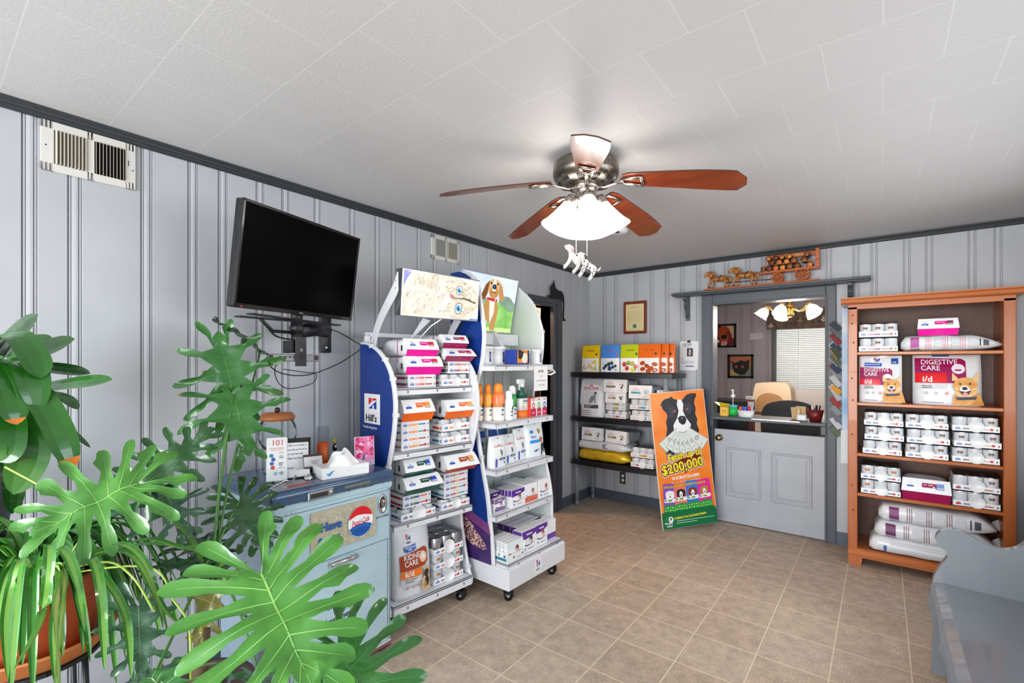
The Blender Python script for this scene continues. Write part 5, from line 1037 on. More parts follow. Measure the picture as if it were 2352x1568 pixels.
# carved wagon and horses
CW = M('#c88440', .3, kind='wood', col2='#8a5020', scale=40, bump=.2); CL = M('#c86a2c', .35, kind='woodx', col2='#a8521c', scale=20); CD = M('#4a2414', .45)
t = thing('carved_log_wagon', 'carved wooden log wagon drawn by two horses on the shelf above the doorway', 'wooden carving', (1.71, -.095, 2.138)); m = MB()
m.box((-.455, -.035, 0), (.445, .035, .016), M('#d8702c', .3, kind='woodx', col2='#c05a1c', scale=25), .005); m.build('base_plank', t)
def horse(x, s=1):
    m = MB()
    def T(p, r, n=9): m.tube([(x+a*s, b*s, .016+c*s) for a, b, c in p], [q*s for q in r], CW, n)
    T([(.068, 0, .088), (.055, 0, .092), (.02, 0, .088), (-.02, 0, .090), (-.045, 0, .098), (-.06, 0, .100)], [.012, .028, .027, .026, .028, .014])
    T([(-.045, 0, .105), (-.068, -.004, .128), (-.082, -.006, .148)], [.026, .020, .015]); T([(-.078, -.006, .150), (-.098, -.010, .142), (-.116, -.014, .122), (-.120, -.015, .116)], [.015, .016, .010, .007])
    T([(-.080, -.012, .160), (-.078, -.013, .172)], [.005, .001]); T([(-.080, .004, .160), (-.078, .005, .172)], [.005, .001])
    T([(-.035, 0, .130), (-.055, .006, .150), (-.072, .004, .162)], [.010, .012, .008])
    for y, fw in ((-.014, 1), (.014, -1)):
        T([(-.045, y, .085), (-.058-.022*(fw > 0), y, .056), (-.050-.035*(fw > 0), y, .036 if fw > 0 else .028), (-.052-.028*(fw > 0), y, .012 if fw > 0 else .004)], [.015, .009, .007, .006]); m.box((x+(-.062-.03*(fw > 0))*s, (y-.007)*s, .016+(0 if fw < 0 else .006)*s), (x+(-.046-.022*(fw > 0))*s, (y+.007)*s, .016+(.012 if fw < 0 else .016)*s), CD, .002)
        T([(.055, y, .085), (.064+.012*(fw < 0), y, .060), (.054+.026*(fw < 0), y, .034), (.064+.020*(fw < 0), y, .006)], [.019, .011, .007, .006]); m.box((x+(.056+.02*(fw < 0))*s, (y-.007)*s, .0165), (x+(.074+.02*(fw < 0))*s, (y+.007)*s, .016+.010*s), CD, .002)
    T([(.076, 0, .100), (.098, 0, .095), (.108, 0, .068), (.104, 0, .045)], [.008, .013, .012, .003])
    ho_ = m.build('horse', t)
    m = MB()
    for xx, r in ((-.05, .031), (.015, .029)): m.tube([(x+xx*s+(.012*sin(a)), r*s*cos(a)*1.02, .016+(.092+.004*(xx < 0))*s+r*s*sin(a)) for a in [2*pi*k/16 for k in range(17)]], .0035*s, CD, 6)
    m.tube([(x-.05*s, -.026*s, .112*s), (x+.06*s, -.028*s, .112*s)], .0025, CD, 5); m.build('harness', ho_)
horse(-.335, .98); horse(-.115, 1.06)
m = MB(); m.tube([(-.27, 0, .060), (.10, 0, .052)], .004, CD, 6); m.build('draw_pole', t)
for x, r in ((.145, .040), (.325, .050)):
    for y in (-.036, .036):
        m = MB(); m.tube([(x+r*cos(a), y, .018+r+r*sin(a)*.92) for a in [2*pi*k/22 for k in range(23)]], .006, CL, 6)
        for k in range(8): a = 2*pi*k/8+.2; m.tube([(x, y, .018+r), (x+r*cos(a)*.95, y, .018+r+r*.9*sin(a))], .0035, CL, 5)
        m.cyl((x, y-.007, .018+r), (x, y+.007, .018+r), .012, .012, CL, 12); m.build('wheel', t)
m = MB(); m.box((.015, -.045, .100), (.445, .045, .112), CL, .003); m.box((.05, -.045, .112), (.43, -.040, .118), CL); m.box((.05, -.045, .165), (.43, -.040, .171), CL); m.box((.42, -.045, .112), (.445, .045, .262), CL, .002); m.box((.045, -.045, .112), (.052, -.040, .17), CL)
m.box((.02, -.04, .112), (.05, .04, .16), CD, .004); m.box((.06, .030, .222), (.445, .042, .262), CL, .003); wb_ = m.build('wagon_bed', t)
m = MB(); A = Art(m, front(.030)); YL = M('#e8cf8a', .5); A.text('Diamonds  Diamond', .255, .234, .018, YL, 'c', .01, .25, sx=.95); m.build('painted_name', wb_)
LG = [M(c, .5) for c in ('#7a4024', '#d07838', '#e8983c', '#a0602c', '#8a5428', '#d88040')]
k = 0
for row, (z, xs) in enumerate(((.137, [.085, .135, .185, .238, .290, .36+.02]), (.183, [.105, .160, .214, .268, .330+.01]), (.222, [.08, .135, .18, .235, .36]))):
    for x in xs:
        m = MB(); r = .0245 if row < 2 else .020; m.cyl((x, -.050+.006*(k % 3), z), (x, .030, z), r, r*.95, M('#3c2418', .7), 14); m.cyl((x, -.0505+.006*(k % 3), z), (x, -.050+.006*(k % 3), z), r*.82, r*.82, LG[k % 6], 14); m.build('log', t); k += 1
# ------------------------------------------------------------------ counter in the doorway and what stands on it
t = thing('counter_shelf', 'dark grey counter board fitted across the doorway above the half door', 'counter', (1.74, -.05, .88)); m = MB()
m.box((-.456, 0, .070), (.453, .34, .098), TRIM, .004); m.build('board', t); 
for q_ in (((-.456, .0, .0), (-.42, .03, .07)), ((.417, 0, .0), (.453, .03, .07))): m = MB(); m.box(*q_, TRIM, .003); m.build('end_block', t)
m = MB(); m.box((-.10, -.0015, .090), (.27, .015, .0995), STEEL, .001); m.build('metal_edge', t)
CZ = .978
t = thing('sanitizer_bottle', 'clear pump bottle of green and blue hand sanitizer on the counter', 'bottle', (1.455, .10, CZ)); m = MB(); m.lathe([(0, 0), (.042, 0), (.045, .006), (.045, .125), (.038, .15), (.018, .172), (.016, .178)], glass(), n=24, sy=.7); m.build('bottle', t)
m = MB(); m.lathe([(0, .003), (.040, .003), (.041, .075), (0, .078)], M('#34c85a', .25), n=24, sy=.66); m.lathe([(0.0, .079), (.0405, .078), (.0405, .10), (0, .102)], M('#4cc0c8', .3), n=24, sy=.66); m.build('gel', t)
m = MB(); m.lathe([(0, .172), (.019, .172), (.019, .196), (.008, .2), (.007, .228), (.012, .23), (.010, .245), (0, .246)], WHITE, n=16); m.box((-.008, -.045, .236), (.008, .0, .246), WHITE, .003); m.cyl((0, 0, .02), (0, 0, .172), .003, .003, WHITE, 6); m.build('pump', t)
t = thing('card_holder', 'small yellow cardboard donation box with a flared lid, left end of the counter', 'box', (1.395, .02, CZ)); m = MB(); YB = M('#f0b840', .4)
m.box((-.035, 0, 0), (.035, .05, .085), YB, .003); A = Art(m, front()); A.rect(-.02, .045, .018, .055, M('#b08020', .5)); A.rect(-.022, .03, .02, .034, M('#b08020', .5)); m.build('box', t)
m = MB(); m.add([(-.085, -.01, .125), (-.03, .0, .085), (.045, -.02, .092), (.04, .06, .105), (-.06, .06, .12)], [(0, 1, 2, 3, 4)], M('#d8c01c', .4)); m.add([(-.085, -.01, .128), (-.03, .0, .088), (.045, -.02, .095), (.04, .06, .108), (-.06, .06, .123)], [(0, 1, 2, 3, 4)], M('#d8c01c', .4)); m.build('lid_flap', t)
t = thing('pen_bowl', 'white oval container with a round emblem, full of pens and toys', 'container', (1.575, .055, CZ)); m = MB(); m.lathe([(0, 0), (.056, 0), (.06, .004), (.072, .062), (.068, .062), (.056, .008), (0, .008)], M('#e6e8e8', .35), n=28, sy=.6); A = Art(m, front(-.040)); A.ell(0, .03, .014, .014, GREYP); A.ell(0, .03, .012, .012, M('#e6e8e8', .35)); m.build('bowl', t)
for i, (x, c, l) in enumerate(((-.045, '#e8502c', .04), (-.025, '#3c50b8', .04), (-.005, '#8a9ae0', .03), (.012, '#2c3aa0', .03), (.03, '#d82838', .045), (-.035, '#e03428', .03), (.05, '#e8e8ea', .02), (.058, '#3a4a9c', .03))):
    t2 = MB(); 
    if i < 5: t2.ball((0, 0, .018), (.014, .012, l*.6), M(c, .35), 10); t2.cyl((0, 0, -.03), (0, 0, .01), .005, .008, M(c, .35), 8)
    else: t2.cyl((0, 0, -.045), (.006, 0, .04), .004, .004, M(c, .35), 8)
    o = tag(t2.build('pen' if i > 4 else 'pen_topper'), ['orange rounded topper at the left of the white container', 'blue rounded topper just right of the orange one', 'pale blue topper in the middle of the white container', 'dark blue topper in the middle of the white container', 'red rounded topper at the right of the white container', 'red pen at the left of the white container', 'white pen at the right of the white container', 'dark blue pen at the far right of the white container'][i], 'pen', 'pens and toppers in the white container'); o.location = (1.575+x, .055+.01*((i*7) % 3-1), CZ+.058)
t = thing('card_stand', 'kraft paper cards standing behind a small clear card holder, right of the counter', 'card stand', (2.00, .05, CZ)); m = MB(); KP = M('#c8a878', .6)
m.box((-.06, .02, 0), (-.02, .024, .115), KP, 0, Matrix.Rotation(-.1, 4, 'Y')); m.box((-.035, .03, 0), (.04, .034, .12), KP); m.box((-.02, .0, 0), (.0, .02, .10), M('#d8bc8c', .6)); m.build('cards', t); m = MB(); m.box((-.02, -.03, 0), (.05, -.005, .055), M('#b8bcc4', .25)); m.box((-.01, -.031, .012), (.04, -.03, .045), WHITE); m.box((-.07, -.04, 0), (.06, .05, .006), M('#3a1c1c', .4)); m.build('holder', t)
t = thing('pen_cup', 'red mesh basket packed with black pens at the right end of the counter', 'basket', (2.11, .07, CZ)); m = MB(); m.lathe([(0, 0), (.042, 0), (.062, .10), (.058, .10), (.038, .006), (0, .006)], M('#8a2020', .4, kind='noise', col2='#5a1418', scale=60), n=18); m.build('basket', t)
for i in range(9):
    a = i*.7; p = MB(); p.cyl((0, 0, 0), (.02*cos(a), .02*sin(a), .115), .005, .005, BLK if i % 3 else WHITE, 8); o = tag(p.build('pen'), 'pen standing in the red basket on the counter', 'pen', 'pens in the red basket'); o.location = (2.11+.025*cos(a), .07+.025*sin(a), CZ+.02)
# brochure rack between the doorway and the bookcase
t = thing('brochure_rack', 'narrow rack of leaflets with a sky blue cloud printed side, right of the doorway', 'brochure rack', (2.33, -.10, .68)); m = MB()
sky_m = M('#4aa0e0', .4, kind='noise', col2='#eaf2f8', scale=3.2); m.box((-.026, 0, .0), (.028, .006, 1.232), sky_m); m.box((-.034, -.001, -.0), (.0275, .0045, .26), M('#d8e0ea', .4)); m.build('printed_side', t)
m = MB(); m.box((-.028, .004, .0), (.024, .095, 1.22), M('#9aa0a8', .5)); m.build('rack_body', t)
lc = ['#3a4656', '#6a727c', '#8a2c34', '#2c3c60', '#3c4c3c', '#5a6450', '#1c3a5c', '#8a9298', '#c8ccd0', '#e0a030', '#b8bcc2', '#a02c30', '#8a949c', '#6a7484', '#c8d0d8', '#5c6c4c']
for i, c in enumerate(lc):
    z = 1.06-.056*i; m = MB(); X = Matrix.Translation((2.298, -.092+.004*(i % 4), .68+z)) @ Matrix.Rotation(-.75+.12*((i*5) % 3), 4, 'Y') @ Matrix.Rotation(.25, 4, 'Z'); m.box((-.03, 0, -.0), (.012, .003, .098 if i % 3 else .082), M(c, .5), 0, X); m.box((-.034, .006, .0), (.008, .008, .09), M(lc[(i+5) % 16], .5), 0, X)
    tag(m.build('leaflet'), 'folded leaflet sticking out of the narrow rack, %s colour, place %s from the top' % (['slate', 'grey', 'dark red', 'navy', 'forest green', 'olive', 'deep blue', 'light grey', 'white', 'yellow', 'silver', 'bright red', 'cool grey', 'steel', 'pale', 'moss green'][i], ['first', 'second', 'third', 'fourth', 'fifth', 'sixth', 'seventh', 'eighth', 'ninth', 'tenth', 'eleventh', 'twelfth', 'thirteenth', 'fourteenth', 'fifteenth', 'sixteenth'][i]), 'leaflet', 'leaflets in the narrow rack')
# ------------------------------------------------------------------ office beyond
def picture(label, x, z, w, h, paint):
    t = thing('framed_picture', label, 'picture', (x, FY-.004, z)); m = MB(); fr = M('#17171a', .35)
    for a, b in (((-w/2, -.022, 0), (w/2, 0, .035)), ((-w/2, -.022, h-.035), (w/2, 0, h)), ((-w/2, -.022, .0), (-w/2+.035, 0, h)), ((w/2-.035, -.022, 0), (w/2, 0, h))): m.box(a, b, fr)
    fr_ = m.build('frame', t); m = MB(); m.box((-w/2+.03, -.010, .03), (w/2-.03, -.006, h-.03), M('#c8ae84', .5)); paint(Art(m, front(-.010)), w-.07, h-.07); m.build('print', fr_)
def red_dog(A, w, h):
    z = h/2+.035; A.rect(-w/2, .035, w/2, h+.035, M('#e2c9a0', .5)); A.rect(-w/2, .035, -w*.15, h+.035, M('#4a1410', .5)); A.ell(-w*.35, z-.09, .04, .03, M('#f0e8dc', .5)); A.ell(0, z+.05, w*.33, h*.34, M('#b03c18', .4, kind='noise', col2='#d05a24', scale=20), 24); A.ell(w*.22, z-.02, w*.18, h*.28, M('#8a2c14', .4)); A.poly([(w*.1, .035), (w*.5, .035), (w*.5, z-.05), (w*.3, z-.03)], M('#7a1824', .5)); A.ell(0, z-.045, w*.22, h*.20, M('#c8542c', .4)); A.ell(0, z-.02, w*.15, h*.12, M('#141416', .3)); A.ell(.0, z-.115, w*.12, h*.10, M('#e890a8', .4)); A.ell(w*.12, z+.11, .012, .010, INK)
def black_cat(A, w, h):
    z = h/2+.035; A.rect(-w/2, .035, w/2, h+.035, M('#8a8a84', .5)); A.rect(-w/2, .035, -w*.1, z-.06, M('#c8b878', .5)); A.rect(-w/2, z+.08, w/2, h+.035, M('#c87a50', .5)); A.rect(w*.38, z, w*.5, h+.035, M('#e8842c', .5)); A.poly([(-w*.48, z+.10), (-w*.3, .10), (-w*.2, .08), (0, .05), (w*.2, .06), (w*.4, z-.05), (w*.44, z+.12), (w*.25, z+.08), (0, z+.10), (-w*.25, z+.05)], M('#1c1c22', .4)); A.poly([(-w*.46, z+.09), (-w*.42, z), (-w*.34, z+.03)], M('#b8604c', .5))
    for s in (-.2, .1): A.ell(w*s, z-.01, .020, .020, M('#e07a48', .4)); A.ell(w*s, z-.01, .008, .010, INK, 8)
picture('black framed photo of a red brown dog with its tongue out, on the office wall', .44, 1.735, .385, .40, red_dog)
picture('black framed photo of a black cat with orange eyes, lower on the office wall', .697, 1.222, .392, .394, black_cat)
t = thing('wall_box', 'small blank white box on the office wall left of the window', 'box', (.945, FY-.003, 1.85)); m = MB(); m.box((-.103, -.05, 0), (.103, 0, .115), M('#d8d2d8', .4), .006); m.build('cover', t)
t = thing('window_blind', 'white slatted blind lowered over the office window', 'blind', (1.85, FY-.05, .95)); m = MB(); SL = M('#f4f4f2', .4)
for i in range(38): m.box((-.615, -.002, .0), (.62, .002, .024), SL, 0, Matrix.Translation((0, 0, .02+.029*i)) @ Matrix.Rotation(.5, 4, 'X'))
m.build('slats', t); m = MB(); m.tube([(-.315, -.018, 1.12), (-.315, -.018, .0)], .004, SL, 6); m.tube([(.3, -.018, 1.12), (.3, -.018, .0)], .003, SL, 6); m.build('cords', t); m = MB(); m.box((-.62, -.02, 1.10), (.62, .02, 1.135), SL); m.box((-.62, -.012, -.0), (.62, .012, .018), SL); m.build('head_rail', t)
t = thing('window_valance', 'brown patterned valance with animal faces over the office window', 'valance', (1.83, FY-.13, 2.0)); m = MB(); vm = M('#5a4640', .7, kind='noise', col2='#8a7260', scale=14)
m.add([(x, -.012*sin(x*30), z) for z in (0, .30) for x in [(-.72+.04*i) for i in range(37)]]+[(x, -.012*sin(x*30)+.01, z) for z in (0, .30) for x in [(-.72+.04*i) for i in range(37)]], [(i, i+1, i+38, i+37) for i in range(36)]+[(74+i, 74+i+1, 74+i+38, 74+i+37) for i in range(36)], vm, True)
A = Art(m, lambda u, v, h=0: Vector((u, -.016-h, v)), .0001)
for i in range(13):
    u = -.66+.1*i; v = .07+.06*(i % 3); c = ['#c8b8a8', '#8a6a50', '#d8d0c8', '#6a5a58', '#a88868'][i % 5]; A.ell(u, v, .038, .036, M(c, .7)); A.ell(u-.03, v+.02, .014, .018, M('#4a3a34', .7), 8); A.ell(u+.03, v+.02, .014, .018, M('#4a3a34', .7), 8); A.ell(u-.012, v+.008, .005, .005, INK, 6); A.ell(u+.012, v+.008, .005, .005, INK, 6); A.ell(u, v-.008, .007, .005, INK, 6)
m.build('cloth', t); m = MB(); m.cyl((-.73, .03, .29), (.9, .03, .29), .012, .012, M('#6a4a30', .4)); m.build('rod', t)
# chandelier
CHX, CHY = 1.79, 1.05
BRASS = M('#c89a4a', .2, 1)
t = thing('chandelier', 'brass chandelier with lit frosted glass shades in the office', 'chandelier', (CHX, CHY, 1.93)); m = MB()
m.lathe([(0, .02), (.02, .02), (.045, .05), (.03, .08), (.05, .11), (.03, .14), (.022, .20), (.05, .22), (.03, .25), (.008, .26), (.008, .40), (.05, .43), (.06, CEIL-1.93), (0, CEIL-1.93)], BRASS, n=20); m.build('stem', t)
SH = M('#fff4ea', .4, emit=2.4)
for k in range(5):
    a = 2*pi*k/5+.75; c, s = cos(a), sin(a); m = MB(); m.tube([(c*.03, s*.03, .13), (c*.10, s*.10, .08), (c*.16, s*.16, .10), (c*.19, s*.19, .145), (c*.215, s*.215, .13)], .007, BRASS, 8); m.cyl((c*.205, s*.205, .145), (c*.225, s*.225, .10), .022, .028, BRASS, 14); ar_ = m.build('arm', t)
    m = MB(); ax = Vector((c*.6, s*.6, -.8)).normalized(); q = ax.to_track_quat('Z', 'Y').to_matrix().to_4x4(); X = Matrix.Translation((c*.213, s*.213, .125)) @ q
    m.lathe([(.022, 0), (.04, .02), (.055, .05), (.06, .08), (.072, .105), (.068, .105), (.056, .08), (.05, .05), (.036, .02)], SH, n=20, X=X); m.build('glass_shade', ar_)
pl = bpy.data.lights.new('chandelier_lamp', 'POINT'); pl.energy = 60; pl.color = (1, .86, .74); pl.shadow_soft_size = .12; po = bpy.data.objects.new('chandelier_lamp', pl); COL.objects.link(po); po.location = (CHX, CHY, 1.96)
# office furniture
t = thing('office_chair', 'dark office chair back rising behind the counter', 'chair', (1.79, .95, 0)); m = MB()
pr = smooth_curve([(-.24, .62), (-.25, .80), (-.245, .93), (-.19, 1.04), (0, 1.085), (.17, 1.06), (.25, .98), (.27, .85), (.25, .62)], 4); m.prism(pr, -.03, .03, M('#2c2a2e', .6), 'xz'); m.build('backrest', t); m = MB(); m.box((-.26, -.5, .43), (.26, -.03, .52), M('#2c2a2e', .6), .03, seg=2); m.build('seat', t)
m = MB(); m.cyl((0, -.25, .08), (0, -.25, .43), .03, .03, BLK)
for k in range(5): a = 2*pi*k/5; m.tube([(0, -.25, .1), (.3*cos(a), -.25+.3*sin(a), .06)], .02, BLK, 8); m.ball((.3*cos(a), -.25+.3*sin(a), .03), .03, BLK, 10)
m.box((-.03, .0, .2), (.03, .02, .65), BLK); m.box((-.03, -.25, .4), (.03, .02, .43), BLK); m.build('base', t)
t = thing('desk', 'office desk with a brown top edge behind the counter', 'desk', (1.36, 2.3, -.10)); m = MB(); m.box((-.17, -.2, .92), (.26, .35, .955), M('#8a5a44', .5, kind='wood', col2='#6e4434', scale=10), .004); m.build('desktop', t); m = MB(); m.box((-.15, -.18, .1), (.24, .33, .92), M('#d8c4bc', .5), .004); m.build('pedestal', t)
t = thing('file_holder', 'cream pet box with an arched brown panel on the desk', 'box', (1.42, 2.3, .855)); m = MB(); CR = M('#e8cfae', .5); m.prism(smooth_curve([(-.19, 0), (-.185, .2), (-.16, .33), (-.12, .36), (.13, .37), (.20, .35), (.24, .26), (.25, 0)], 3), -.2, .15, CR, 'xz'); m.build('shell', t); m = MB(); m.prism(smooth_curve([(-.15, .02), (-.15, .12), (-.10, .20), (0, .235), (.12, .20), (.17, .12), (.17, .02)], 3), -.21, -.2, M('#b88a5c', .6), 'xz'); m.build('front_panel', t)
t = thing('monitor', 'white computer monitor seen from behind under the blind', 'monitor', (1.90, 2.5, .735)); m = MB(); m.box((-.28, -.015, .10), (.42, .02, .40), M('#c8c2c0', .4), .008); m.build('screen', t); m = MB(); m.box((.03, -.01, 0), (.10, .01, .12), OFFW); m.box((-.05, -.1, 0), (.17, .1, .01), OFFW); m.build('stand', t)
t = thing('desk', 'second office desk under the monitor, half hidden by the chair', 'desk', (1.97, 2.5, -.22)); m = MB(); m.box((-.18, -.3, .92), (.7, .4, .955), M('#8a5a44', .5), .004); m.build('desktop', t); m = MB(); m.box((-.1, -.28, 0), (.6, .38, .92), M('#3a3434', .6)); m.build('pedestal', t)
t = thing('filing_cabinet', 'dark cabinet behind the sanitizer bottle in the office', 'cabinet', (1.16, 1.02, 0)); m = MB(); m.box((-.42, -.05, 0), (.24, .35, 1.055), M('#1c1c20', .5), .006); cb_ = m.build('cabinet_body', t); m = MB(); m.box((.0, -.09, .80), (.16, -.05, .86), M('#26304c', .5)); m.build('handle', cb_)
t = thing('brochure_holder', 'small red and white leaflet holder at the edge of the dark cabinet', 'leaflet holder', (1.405, 1.0, 0)); m = MB(); m.box((-.02, 0, 0), (.05, .06, .90), M('#6a2c30', .5)); m.build('stand', t); m = MB(); m.box((-.025, -.01, .95), (.055, .0, 1.11), WHITE); m.box((-.025, -.012, 1.05), (.055, -.01, 1.075), M('#a82c3c', .5)); m.box((-.02, 0, .9), (.05, .05, .95), M('#b0a8c0', .4)); A = Art(m, front(-.0105)); A.text('Pet Plan', -.02, 1.085, .014, INK, bold=.02, sx=.9); m.build('leaflets', t)
tag(MB().ball((0, 0, 0), (.03, .02, .05), RED, 12).build('red_hook'), 'small red round thing on the office wall at the left jamb', 'ornament').location = (.30, FY-.03, 1.36)
# ------------------------------------------------------------------ bookcase
BKX, BKY = 2.40, -.40
PINE = M('#b4622a', .35, kind='woodz', col2='#9a4c1c', scale=14, bump=.08, coat=.2); PINX = M('#bc6a2e', .35, kind='woodx', col2='#a2521e', scale=14, bump=.08, coat=.2); BKB = M('#5c2c1a', .45, kind='woodz', col2='#46200f', scale=10)
t = thing('bookcase', 'reddish pine bookcase with five shelves of pet food against the back wall', 'bookcase', (BKX, BKY, 0))
BW = .80
for x0, x1 in ((-.045, .012), (BW-.045, BW+.012)):
    m = MB(); m.box((x0, 0, .105), (x1, .022, 1.88), PINE, .003); m.box((x0+.004, .022, .105), (x0+.026 if x0 < 0 else x1-.004, .375, 1.88), PINE); m.build('side_panel', t)
m = MB(); m.box((-.045, .0, 1.862), (BW+.012, .022, 1.90), PINX, .002); cpf = [(.02, 1.90), (-.03, 1.90), (-.042, 1.908), (-.040, 1.93), (-.05, 1.936), (-.05, 1.945), (.375, 1.945), (.375, 1.90)]
m.prism(cpf, -.085, BW+.05, PINX, 'yz'); m.build('cornice', t)
for z in (1.552, 1.185, .816, .526, .125):
    m = MB(); m.box((-.02, .008, z-.022), (BW-.01, .37, z), PINX, .003); m.build('shelf', t)
m = MB(); m.box((-.03, .365, .1), (BW, .375, 1.9), BKB); m.build('back_board', t)
m = MB(); m.box((-.045, -.008, .075), (BW+.012, .02, .122), PINX, .003); m.box((-.045, .0, .06), (BW+.012, .375, .075), PINX); m.build('plinth', t)
for x in (-.045, BW-.075):
    for y in (-.002, .31):
        m = MB(); m.prism([(x, .062), (x+.087, .062), (x+.078, .0), (x+.009, .0)], y, y+.06, PINX, 'xz'); m.build('foot', t)
m = MB(); A = Art(m, front(0), h0=.0006)
for z, x in ((1.82, -.015), (1.76, -.02), (1.62, -.01), (1.36, -.02), (1.20, -.015), (.95, -.02), (.58, -.02), (.4, -.012)): A.ell(x, z, .006, .008, M('#6a3212', .5), 10)
m.build('knots', t)
SX = lambda x, z, y=.03: (BKX+x, BKY+y, z+.0005)
G = 'cases of cans in the bookcase'; MV = M('#7a4a70', .4); PKc = M('#e070a0', .4)
can_case('can case with a pink strip, upper of two, top bookcase shelf', G, SX(.130, 1.655), 0, .224, .2, .103, .044, (PKc, M('#9a6088', .4), M('#a08478', .4)), 1, 0, (1, 1, 1))
can_case('can case with a pink strip, lower of two, top bookcase shelf', G, SX(.130, 1.552), 0, .224, .2, .102, .040, (PKc, M('#a05870', .4), M('#a08478', .4)), 1, 0, (0, 1, 0))
long_bag('long white bag with pink stripes on the top bookcase shelf', None, SX(.508, 1.552, .035), 0, .50, .28, .108, M('#b0589c', .4), 2, tail=.15)
end_bag('bright pink ended kibble bag on the long bag, top bookcase shelf', None, SX(.450, 1.658, .03), 0, .20, .25, .115, MAG, MAG, M('#7a3a58', .4), bz=.40, seed=3, flare=.004)
def dig(A, w, h, big=0):
    k = w/.24
    if not big:
        A.rect(-w*.22, h*.84, w*.02, h*.95, WHITE); A.poly([(-w*.15, h*.90), (-w*.15, h*.945), (-w*.08, h*.945), (-w*.08, h*.92)], RED); A.poly([(-w*.15, h*.89), (-w*.0, h*.94), (-w*.0, h*.89), (-w*.05, h*.89)], BLUE); A.text("Hill's", -w*.07, h*.862, .010, INK, 'c', .02)
        A.poly([(-w*.36, h*.77), (-w*.36, h*.85), (w*.04, h*.84), (w*.04, h*.77)], BLUE, 2); A.text('PRESCRIPTION DIET', -w*.34, h*.80, .008, WHITE, bold=.02, sx=.85); A.rect(w*.26, h*.82, w*.42, h*.94, M('#1c4c9c', .4)); A.text('5 lb', w*.29, h*.84, .010, WHITE, bold=.02)
        y1, y2, y3, y4 = .75, .50, .38, .29
    else:
        y1, y2, y3, y4 = .94, .64, .44, .32; A.rect(-w*.2, h*.965, w*.05, h*.995, M('#1c4c9c', .4), 3)
    A.poly([(-w*.47, h*y3), (-w*.47, h*y1), (w*.22, h*(y1-.02)), (w*.28, h*(y1-.07)), (w*.28, h*(y3+.02)), (w*.1, h*y3)], M('#9a1456', .3), 5)
    ts = .026 if not big else .034
    A.text('DIGESTIVE', -w*.38, h*(y1-.13 if big else y1-.09), ts, WHITE, bold=.008, sx=.86); A.text('CARE', -w*.38, h*(y1-.25 if big else y1-.18), ts, WHITE, bold=.008, sx=.86)
    A.ell(w*.17, h*(y1-.22), .028*k**.5, .028*k**.5, M('#f0e0ea', .4)); A.poly([(w*.17-.02, h*(y1-.23)), (w*.17+.02, h*(y1-.23)), (w*.17+.012, h*(y1-.26)), (w*.17-.012, h*(y1-.26))], M('#9a1456', .3))
    A.rect(-w*.47, h*y3, w*.0, h*y2, M('#dc1420', .3), 8, 4); A.text('i/d', -w*.36, h*(y3+.025), .030 if not big else .038, WHITE, bold=.02)
    A.rect(-w*.44, h*y4, w*.0, h*(y3-.005), M('#c9cacf', .4), 4); A.text('LOW FAT', -w*.36, h*(y4+.05), .008, INK, bold=.02); A.text('DIGESTIVE', -w*.36, h*(y4+.015), .008, INK, bold=.02)
    for q, x in enumerate((-.30, -.16, .0)): A.ell(w*x, h*(y4-.08), .010, .012, M('#b8bac2' if q < 2 else '#e0989c', .5), 10)
    A.rect(-w*.36, h*.05, -w*.05, h*.065, GREYP)
    # smiling tan dog
    cx, cz, s = w*.27, h*.30, (h/.34)*(1 if not big else 1.25); tn, tl, wt = M('#d08a3c', .5, kind='noise', col2='#e0a860', scale=30), M('#e8c088', .5), M('#f4ece0', .5)
    if big: cx = w*.26
    A.poly([(cx-.05*s, h*.02), (cx-.045*s, cz-.02*s), (cx+.0*s, cz-.03*s), (cx+.055*s, cz-.01*s), (cx+.075*s, h*.02)], tn, 1)
    A.poly([(cx-.05*s, cz+.095*s), (cx-.052*s, cz+.05*s), (cx-.02*s, cz+.055*s)], tl); A.poly([(cx+.056*s, cz+.10*s), (cx+.02*s, cz+.055*s), (cx+.05*s, cz+.045*s)], tl)
    A.ell(cx, cz+.025*s, .048*s, .045*s, tn, 22); A.poly([(cx-.042*s, cz+.02*s), (cx-.035*s, cz-.02*s), (cx, cz-.045*s), (cx+.04*s, cz-.015*s), (cx+.045*s, cz+.02*s), (cx+.01*s, cz+.0*s)], tl)
    A.ell(cx-.003*s, cz+.005*s, .020*s, .022*s, wt, 14); A.ell(cx-.02*s, cz+.035*s, .005*s, .005*s, INK, 8); A.ell(cx+.018*s, cz+.036*s, .005*s, .005*s, INK, 8); A.ell(cx-.003*s, cz+.012*s, .011*s, .009*s, INK, 12)
    A.poly([(cx-.025*s, cz+.0*s), (cx-.012*s, cz-.022*s), (cx+.01*s, cz-.022*s), (cx+.024*s, cz+.004*s), (cx, cz-.006*s)], M('#2c1414', .4)); A.ell(cx-.001*s, cz-.018*s, .010*s, .010*s, M('#e8909c', .4), 10); A.poly([(cx-.04*s, cz-.035*s), (cx+.045*s, cz-.03*s), (cx+.04*s, cz-.045*s), (cx-.03*s, cz-.05*s)], M('#2c3450', .5))
upright_bag('pet_food_bag', 'narrower white bag lettered DIGESTIVE CARE i/d with a smiling dog, second bookcase shelf', None, SX(.141, 1.185, .03), 0, .245, .12, .340, dig, seed=21)
upright_bag('pet_food_bag', 'wider white bag lettered DIGESTIVE CARE i/d with a smiling dog, second bookcase shelf', None, SX(.495, 1.185, .04), 0, .345, .20, .342, lambda A, w, h: dig(A, w, h, 1), seed=22)
